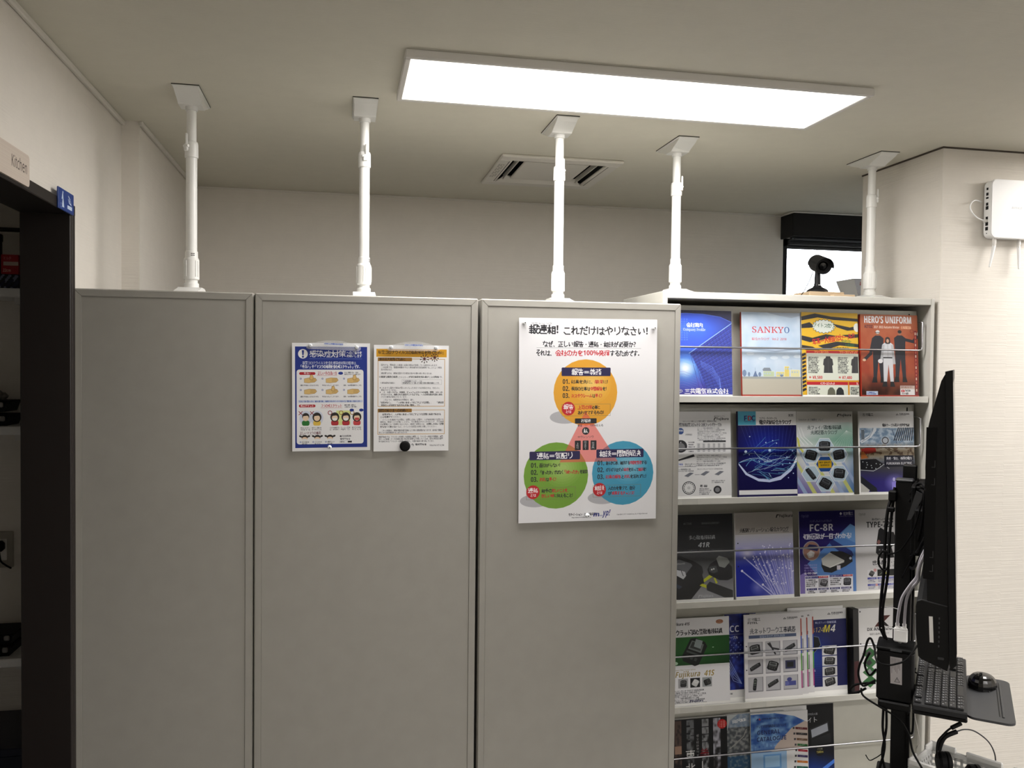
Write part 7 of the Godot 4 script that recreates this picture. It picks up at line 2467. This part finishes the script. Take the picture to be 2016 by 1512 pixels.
func build_stand() -> void:
	M.key_base = mat(Color(0.15, 0.152, 0.16), 0.55)
	M.key_cap = mat(Color(0.115, 0.117, 0.125), 0.45)
	M.legend = mat(Color(0.75, 0.76, 0.78), 0.6)
	M.stand = mat(Color(0.042, 0.043, 0.047), 0.5, 0, 0.35)
	M.tv_back = mat(Color(0.045, 0.047, 0.053), 0.5, 0, 0.35)
	var at := Vector3(1.52, 0, -2.05)
	var turn := deg_to_rad(-39.6)
	var t := thing("screen_stand", "black wheeled stand with a square post carrying screen, keyboard tray and cables", "stand", at, turn)
	part("foot_bar", MB.new().span(Vector3(-0.20, 0.05, -0.03), Vector3(0.35, 0.09, 0.03), 0.006), M.stand, t)
	part("foot_bar", MB.new().span(Vector3(-0.03, 0.05, -0.35), Vector3(0.03, 0.09, 0.35), 0.006), M.stand, t)
	for q in [[-0.18, 0.0], [0.33, 0.0], [0.0, -0.33], [0.0, 0.33]]:
		part("caster", MB.new(Transform3D(Basis(Vector3.RIGHT, PI / 2), Vector3(q[0], 0.025, q[1]))).lathe([Vector2(0, -0.012), Vector2(0.025, -0.012), Vector2(0.025, 0.012), Vector2(0, 0.012)], 18), M.rubber, t)
	part("post", MB.new().span(Vector3(-0.008, 0.09, -0.022), Vector3(0.036, 1.302, 0.022), 0.004), M.stand, t)
	part("post_cap", MB.new().box(Vector3(0.014, 1.304, 0), Vector3(0.046, 0.008, 0.046), 0.003), M.charcoal, t)
	part("rear_post", MB.new().span(Vector3(0.006, 0.70, -0.070), Vector3(0.042, 1.342, -0.036), 0.003), M.stand, t)
	part("cable_channel", MB.new().span(Vector3(0.030, 0.30, -0.006), Vector3(0.040, 0.70, 0.028), 0.002), M.rubber, t)
	# bracket that carries the screen
	var br := MB.new()
	br.span(Vector3(0.034, 1.12, -0.10), Vector3(0.046, 1.30, 0.10), 0.003)
	br.span(Vector3(0.046, 1.13, -0.17), Vector3(0.078, 1.25, -0.09), 0.003)
	br.span(Vector3(0.046, 1.13, 0.09), Vector3(0.078, 1.25, 0.17), 0.003)
	br.span(Vector3(0.046, 1.125, -0.09), Vector3(0.078, 1.30, 0.09), 0.003)  # plate added to block light between post and screen
	part("screen_bracket", br, M.rubber, t)
	part("cable_clip", MB.new().box(Vector3(-0.014, 1.262, 0.030), Vector3(0.022, 0.030, 0.020), 0.004).box(Vector3(-0.018, 1.225, 0.036), Vector3(0.020, 0.014, 0.018), 0.003), M.rubber, t)
	part("lower_shelf", MB.new().span(Vector3(-0.05, 0.432, -0.13), Vector3(0.30, 0.4485, 0.22), 0.003), M.stand, t)
	part("shelf_collar", MB.new().span(Vector3(-0.016, 0.40, -0.030), Vector3(0.044, 0.432, 0.030), 0.003), M.stand, t)
	# keyboard tray and mouse tray
	part("keyboard_tray", MB.new().span(Vector3(0.0525, 0.733, -0.235), Vector3(0.176, 0.7445, 0.205), 0.003), M.stand, t)
	var mt := MB.new(Transform3D(Basis(Vector3.RIGHT, -PI / 2), Vector3(0.2275, 0.7375, 0.02)))
	mt.extrude(MB.rounded(0.107, 0.325, 0.022, 6), 0.0, 0.006)
	part("mouse_tray", mt, M.tray, t)
	part("tray_ridge", MB.new().box(Vector3(0.256, 0.7445, 0.02), Vector3(0.006, 0.003, 0.26), 0.0014), M.tray, t)
	part("tray_groove", MB.new().box(Vector3(0.2475, 0.7437, 0.02), Vector3(0.0016, 0.0006, 0.25)), M.rubber, t)
	part("tray_arm", MB.new().span(Vector3(0.036, 0.712, -0.02), Vector3(0.20, 0.733, 0.02), 0.003), M.stand, t)
	part("mouse_tray_link", MB.new().span(Vector3(0.16, 0.733, -0.03), Vector3(0.21, 0.7375, 0.03), 0.002), M.stand, t)
	part("box_bracket", MB.new().span(Vector3(-0.035, 0.700, 0.022), Vector3(0.045, 0.722, 0.122), 0.004), M.stand, t)
	part("side_clip", MB.new().curve([Vector3(0.042, 0.700, 0.03), Vector3(0.048, 0.685, 0.03), Vector3(0.048, 0.62, 0.03), Vector3(0.040, 0.615, 0.03), Vector3(0.037, 0.66, 0.03)], 0.0028, 8), M.rubber, t)
	var runs := [
		[0.0042, [Vector3(-0.009, 1.285, 0.024), Vector3(-0.018, 1.253, 0.030), Vector3(-0.026, 1.218, 0.04), Vector3(-0.030, 1.147, 0.05), Vector3(-0.030, 1.063, 0.06), Vector3(-0.036, 0.978, 0.06), Vector3(-0.037, 0.908, 0.06), Vector3(-0.030, 0.885, 0.06), Vector3(-0.024, 0.872, 0.06)]],
		[0.0036, [Vector3(-0.009, 1.270, 0.024), Vector3(-0.014, 1.234, 0.030), Vector3(-0.019, 1.150, 0.05), Vector3(-0.020, 1.053, 0.07), Vector3(-0.031, 0.953, 0.07), Vector3(-0.027, 0.895, 0.07), Vector3(-0.018, 0.872, 0.07)]],
		[0.0026, [Vector3(-0.033, 1.116, 0.08), Vector3(-0.042, 1.101, 0.08), Vector3(-0.043, 1.080, 0.08), Vector3(-0.032, 1.065, 0.08), Vector3(-0.022, 1.069, 0.08), Vector3(-0.017, 1.090, 0.08), Vector3(-0.023, 1.113, 0.08), Vector3(-0.033, 1.116, 0.08)]],
		[0.0022, [Vector3(0.074, 1.346, 0.300), Vector3(0.071, 1.315, 0.263), Vector3(0.061, 1.264, 0.227), Vector3(0.047, 1.205, 0.190), Vector3(0.034, 1.171, 0.153), Vector3(0.009, 1.128, 0.117), Vector3(-0.024, 1.107, 0.080)]],
		[0.0030, [Vector3(0.073, 1.321, 0.300), Vector3(0.070, 1.288, 0.252), Vector3(0.065, 1.222, 0.204), Vector3(0.052, 1.154, 0.156), Vector3(0.034, 1.095, 0.108), Vector3(0.014, 1.041, 0.040)]],
		[0.0030, [Vector3(-0.0455, 0.849, 0.10), Vector3(-0.056, 0.877, 0.10), Vector3(-0.065, 0.870, 0.10), Vector3(-0.074, 0.829, 0.10), Vector3(-0.084, 0.799, 0.10), Vector3(-0.086, 0.771, 0.10), Vector3(-0.075, 0.745, 0.10), Vector3(-0.058, 0.755, 0.10), Vector3(-0.0435, 0.766, 0.10)]],
		[0.0032, [Vector3(-0.0435, 0.755, 0.09), Vector3(-0.067, 0.750, 0.09), Vector3(-0.093, 0.741, 0.09), Vector3(-0.106, 0.728, 0.09), Vector3(-0.104, 0.717, 0.09), Vector3(-0.086, 0.722, 0.09), Vector3(-0.067, 0.736, 0.09)]],
		[0.0030, [Vector3(-0.060, 0.835, 0.09), Vector3(-0.072, 0.800, 0.085), Vector3(-0.060, 0.770, 0.08), Vector3(-0.0435, 0.790, 0.08)]],
		[0.0028, [Vector3(-0.076, 0.748, 0.13), Vector3(-0.070, 0.728, 0.13), Vector3(-0.032, 0.708, 0.13), Vector3(0.006, 0.691, 0.13), Vector3(0.028, 0.673, 0.13), Vector3(0.044, 0.642, 0.13), Vector3(0.053, 0.604, 0.13), Vector3(0.075, 0.566, 0.13), Vector3(0.09, 0.54, 0.13)]],
		[0.0034, [Vector3(-0.024, 0.698, 0.05), Vector3(-0.026, 0.624, 0.05), Vector3(-0.020, 0.576, 0.05), Vector3(-0.024, 0.539, 0.05), Vector3(-0.031, 0.506, 0.05), Vector3(-0.030, 0.450, 0.05)]],
		[0.0032, [Vector3(-0.020, 0.698, 0.04), Vector3(-0.017, 0.62, 0.045), Vector3(-0.026, 0.55, 0.05), Vector3(-0.018, 0.50, 0.05), Vector3(-0.022, 0.450, 0.05)]],
		[0.0026, [Vector3(-0.047, 0.862, 0.10), Vector3(-0.038, 0.837, 0.15), Vector3(-0.014, 0.829, 0.15), Vector3(0.010, 0.836, 0.15), Vector3(0.034, 0.852, 0.15), Vector3(0.060, 0.890, 0.13)]],
		[0.0014, [Vector3(-0.067, 0.539, 0.06), Vector3(-0.057, 0.526, 0.06), Vector3(-0.044, 0.534, 0.06), Vector3(-0.031, 0.546, 0.06), Vector3(-0.021, 0.558, 0.06)]],
	]
	runs.append([0.0040, [Vector3(0.030, 1.270, 0.026), Vector3(0.046, 1.300, 0.06), Vector3(0.062, 1.312, 0.12), Vector3(0.074, 1.300, 0.17)]])
	runs.append([0.0040, [Vector3(0.028, 1.250, 0.027), Vector3(0.048, 1.284, 0.06), Vector3(0.064, 1.292, 0.13), Vector3(0.074, 1.278, 0.19)]])
	runs.append([0.0034, [Vector3(0.034, 1.10, 0.03), Vector3(0.048, 1.13, 0.14), Vector3(0.060, 1.16, 0.22), Vector3(0.074, 1.20, 0.27)]])
	runs.append([0.0034, [Vector3(0.032, 1.07, 0.03), Vector3(0.044, 1.09, 0.14), Vector3(0.058, 1.13, 0.24), Vector3(0.074, 1.18, 0.29)]])
	for r in runs:
		part("cable", MB.new().curve(r[1], r[0], 8, 5), M.rubber, t)
	part("grey_cable", MB.new().curve([Vector3(0.047, 0.733, 0.02), Vector3(0.049, 0.678, 0.02), Vector3(0.058, 0.630, 0.02), Vector3(0.065, 0.590, 0.02), Vector3(0.059, 0.571, 0.02)], 0.0016, 6), M.lamp_frame, t)
	for y in [0.895, 0.952]:
		part("cable_tie", MB.new().tube([Vector3(-0.034, y + 0.006, 0.066), Vector3(-0.010, y, 0.030), Vector3(0.006, y - 0.004, 0.024)], 0.0012, 6), M.white, t)
	part("hook_strap", MB.new().extrude(PackedVector2Array([Vector2(0.047, 1.292), Vector2(0.062, 1.286), Vector2(0.060, 1.270), Vector2(0.036, 1.216), Vector2(0.026, 1.213)]), 0.118, 0.124), M.charcoal, t)

	# flat screen seen edge-on, tilted back a little
	var s := thing("flat_screen", "large black flat screen seen edge-on at the right", "screen", at + Basis(Vector3.UP, turn) * Vector3(0, 0, 0), turn)
	var hw := 0.55
	part("bezel", MB.new().extrude(PackedVector2Array([Vector2(0.113, 1.608), Vector2(0.1275, 1.611), Vector2(0.1475, 0.984), Vector2(0.1365, 0.970), Vector2(0.1335, 0.984)]), -hw, hw), M.tv_back, s)
	part("display", MB.new().extrude(PackedVector2Array([Vector2(0.1270, 1.598), Vector2(0.1279, 1.598), Vector2(0.1475, 1.003), Vector2(0.1466, 1.003)]), -hw + 0.012, hw - 0.012), M.black_gloss, s)
	part("back_shell", MB.new().extrude(PackedVector2Array([Vector2(0.1128, 1.602), Vector2(0.1060, 1.588), Vector2(0.0860, 1.505), Vector2(0.0800, 1.470), Vector2(0.0790, 1.400), Vector2(0.0880, 1.118), Vector2(0.0880, 1.105), Vector2(0.1288, 1.105)]), -hw + 0.004, hw - 0.004), M.tv_back, s)
	part("lower_housing", MB.new().extrude(PackedVector2Array([Vector2(0.1285, 1.104), Vector2(0.078, 1.112), Vector2(0.069, 1.108), Vector2(0.0665, 1.098), Vector2(0.068, 1.040), Vector2(0.0735, 0.990), Vector2(0.080, 0.984), Vector2(0.130, 0.9665), Vector2(0.1330, 0.984)]), -hw + 0.004, hw - 0.003), M.tv_back, s)
	part("lip_line", MB.new().extrude(PackedVector2Array([Vector2(0.069, 1.1105), Vector2(0.078, 1.1145), Vector2(0.1280, 1.1065), Vector2(0.1280, 1.105), Vector2(0.078, 1.1122)]), hw - 0.006, hw - 0.002), M.charcoal, s)
	part("port_panel", MB.new().span(Vector3(0.0795, 1.16, hw - 0.004), Vector3(0.101, 1.488, hw - 0.0025), 0.0006), M.rubber, s)
	for y in [1.372, 1.410, 1.185, 1.215]:
		var pm := MB.new()
		pm.box(Vector3(0.0975, y, hw - 0.0022), Vector3(0.0012, 0.014, 0.0008))
		pm.box(Vector3(0.0945, y - 0.0075, hw - 0.0022), Vector3(0.007, 0.001, 0.0008))
		part("port_mark", pm, M.charcoal, s)
	part("rating_label", MB.new(Transform3D(Basis(Vector3.BACK, 0.05), Vector3(0.0975, 1.052, hw - 0.0028))).box(Vector3.ZERO, Vector3(0.0075, 0.056, 0.0008)), M.paper, s)
	for k in 7:
		part("side_button", MB.new().box(Vector3(0.1125, 1.078 - k * 0.010, hw - 0.0026), Vector3(0.0026, 0.005, 0.0012), 0.0004), M.charcoal, s)
	part("air_slit", MB.new().box(Vector3(0.117, 0.992, hw - 0.0026), Vector3(0.012, 0.005, 0.0012), 0.0004), M.charcoal, s)

	# small black computer with a rating label, clipped to the post
	var pc := thing("mini_computer", "black box with a white rating label clipped to the stand post", "computer", at + Basis(Vector3.UP, turn) * Vector3(0.005, 0.7225, 0.0725), turn)
	part("case", MB.new().box(Vector3(0, 0.068, 0), Vector3(0.090, 0.136, 0.092), 0.005), M.stand, pc)
	part("lid", MB.new().box(Vector3(0, 0.139, 0.0), Vector3(0.094, 0.010, 0.094), 0.003), M.rubber, pc)
	part("lid_tape", MB.new().box(Vector3(0.002, 0.139, 0.0472), Vector3(0.028, 0.006, 0.0008)), M.charcoal, pc)
	var la := Art.new(30, 72, 8.0, Color(0.64, 0.62, 0.62))
	for k in 7:
		la.rect(3 + k * 3.4, 4, 4.6 + k * 3.4, 44 - (k * 13) % 17, Color(0.48, 0.46, 0.46))
	la.path([[11, 66], [24, 66], [17.5, 54], [11, 66]], 1.4, Color(0.25, 0.25, 0.25))
	la.rect(16.8, 58, 18.2, 62, Color(0.25, 0.25, 0.25))
	var lq := MB.new()
	lq.quv(Vector3(-0.012, 0.121, 0.0464), Vector3(0.017, 0.121, 0.0464), Vector3(0.018, 0.049, 0.0464), Vector3(-0.010, 0.049, 0.0464), Vector3(0, 0, 1))
	part("rating_label", lq, art_mat(la, 0.5), pc)

	# white splitter with two pale leads up to the screen
	var sp := thing("cable_splitter", "white cable splitter with two pale leads rising to the screen", "adapter", at + Basis(Vector3.UP, turn) * Vector3(0.0165, 0.8815, 0.100), turn)
	part("block", MB.new().box(Vector3(0, 0.017, 0), Vector3(0.034, 0.034, 0.016), 0.003), M.white, sp)
	part("block_top", MB.new().frustum(Vector3(0, 0.034, 0), Vector2(0.0165, 0.0075), Vector2(0.012, 0.006), 0.005), M.white, sp)
	for dx in [-0.0085, 0.0085]:
		part("plug", MB.new().box(Vector3(dx, 0.043, 0.0), Vector3(0.010, 0.014, 0.010), 0.002), M.white, sp)
	part("jack", MB.new().box(Vector3(-0.002, -0.0025, 0), Vector3(0.008, 0.005, 0.008), 0.002), M.chrome, sp)
	var pale := mat(Color(0.80, 0.79, 0.82), 0.45)
	var o := Vector3(0.0165, 0.8815, 0.100)
	for w in [[Vector3(0.008, 0.923, 0.100), Vector3(0.010, 0.954, 0.115), Vector3(0.019, 1.007, 0.138), Vector3(0.037, 1.047, 0.161), Vector3(0.055, 1.081, 0.19), Vector3(0.060, 1.114, 0.24), Vector3(0.066, 1.146, 0.28), Vector3(0.076, 1.176, 0.31)], [Vector3(0.025, 0.923, 0.100), Vector3(0.026, 0.956, 0.115), Vector3(0.031, 1.009, 0.138), Vector3(0.043, 1.044, 0.161), Vector3(0.059, 1.074, 0.20), Vector3(0.062, 1.108, 0.26), Vector3(0.067, 1.140, 0.30), Vector3(0.078, 1.172, 0.335)]]:
		var pts := []
		for p in w:
			pts.append(p - o)
		part("lead", MB.new().curve(pts, 0.0038, 10, 6), pale, sp)

	keyboard(at, turn)
	mouse(at, turn)
	var wa := Vector3(0.527, 0, 0.85)
	var wb := Vector3(-0.85, 0, 0.527)
	var corner := Vector3(1.630, 0.4490, -2.035)
	basket(corner + wa * 0.135 + wb * 0.08, atan2(-wa.z, wa.x))
	# headset lying in the basket
	var hp := Vector3(1.577, 0.534, -1.920)
	var hs := thing("headset", "black headset with a thin band and microphone boom in the basket", "headset", hp)
	var bd := [Vector3(1.567, 0.593, -1.930), Vector3(1.574, 0.614, -1.930), Vector3(1.587, 0.630, -1.930), Vector3(1.620, 0.640, -1.930), Vector3(1.646, 0.644, -1.930), Vector3(1.678, 0.636, -1.930), Vector3(1.719, 0.606, -1.930), Vector3(1.741, 0.569, -1.930), Vector3(1.745, 0.530, -1.930)]
	var bm := [Vector3(1.550, 0.582, -1.916), Vector3(1.548, 0.625, -1.911), Vector3(1.565, 0.645, -1.911), Vector3(1.586, 0.660, -1.911), Vector3(1.617, 0.671, -1.911)]
	var loc := func(l: Array) -> Array:
		var r := []
		for p in l:
			r.append(p - hp)
		return r
	var bdl: Array = loc.call(bd)
	part("band", MB.new().curve(bdl, 0.0018, 8), M.charcoal, hs)
	part("band_pad", MB.new().curve(bdl.slice(0, 4), 0.0062, 10), M.rubber, hs)
	var bml: Array = loc.call(bm)
	part("microphone_boom", MB.new().curve(bml, 0.0026, 8), M.rubber, hs)
	part("microphone_tip", MB.new().tube([bml[3] + Vector3(0.003, 0.001, 0), bml[4]], 0.0055, 12), M.rubber, hs)
	for q in [[Vector3(1.563, 0.566, -1.925), Vector3(1.588, 0.566, -1.916)], [Vector3(1.631, 0.539, -1.896), Vector3(1.656, 0.539, -1.887)]]:
		part("ear_cup", MB.new(aim(q[0] - hp, q[1] - hp)).lathe([Vector2(0, -0.004), Vector2(0.020, -0.003), Vector2(0.026, 0.003), Vector2(0.027, 0.014), Vector2(0.024, 0.016), Vector2(0.027, 0.019), Vector2(0.027, 0.027), Vector2(0.018, 0.031), Vector2(0, 0.028)], 26), M.rubber, hs)
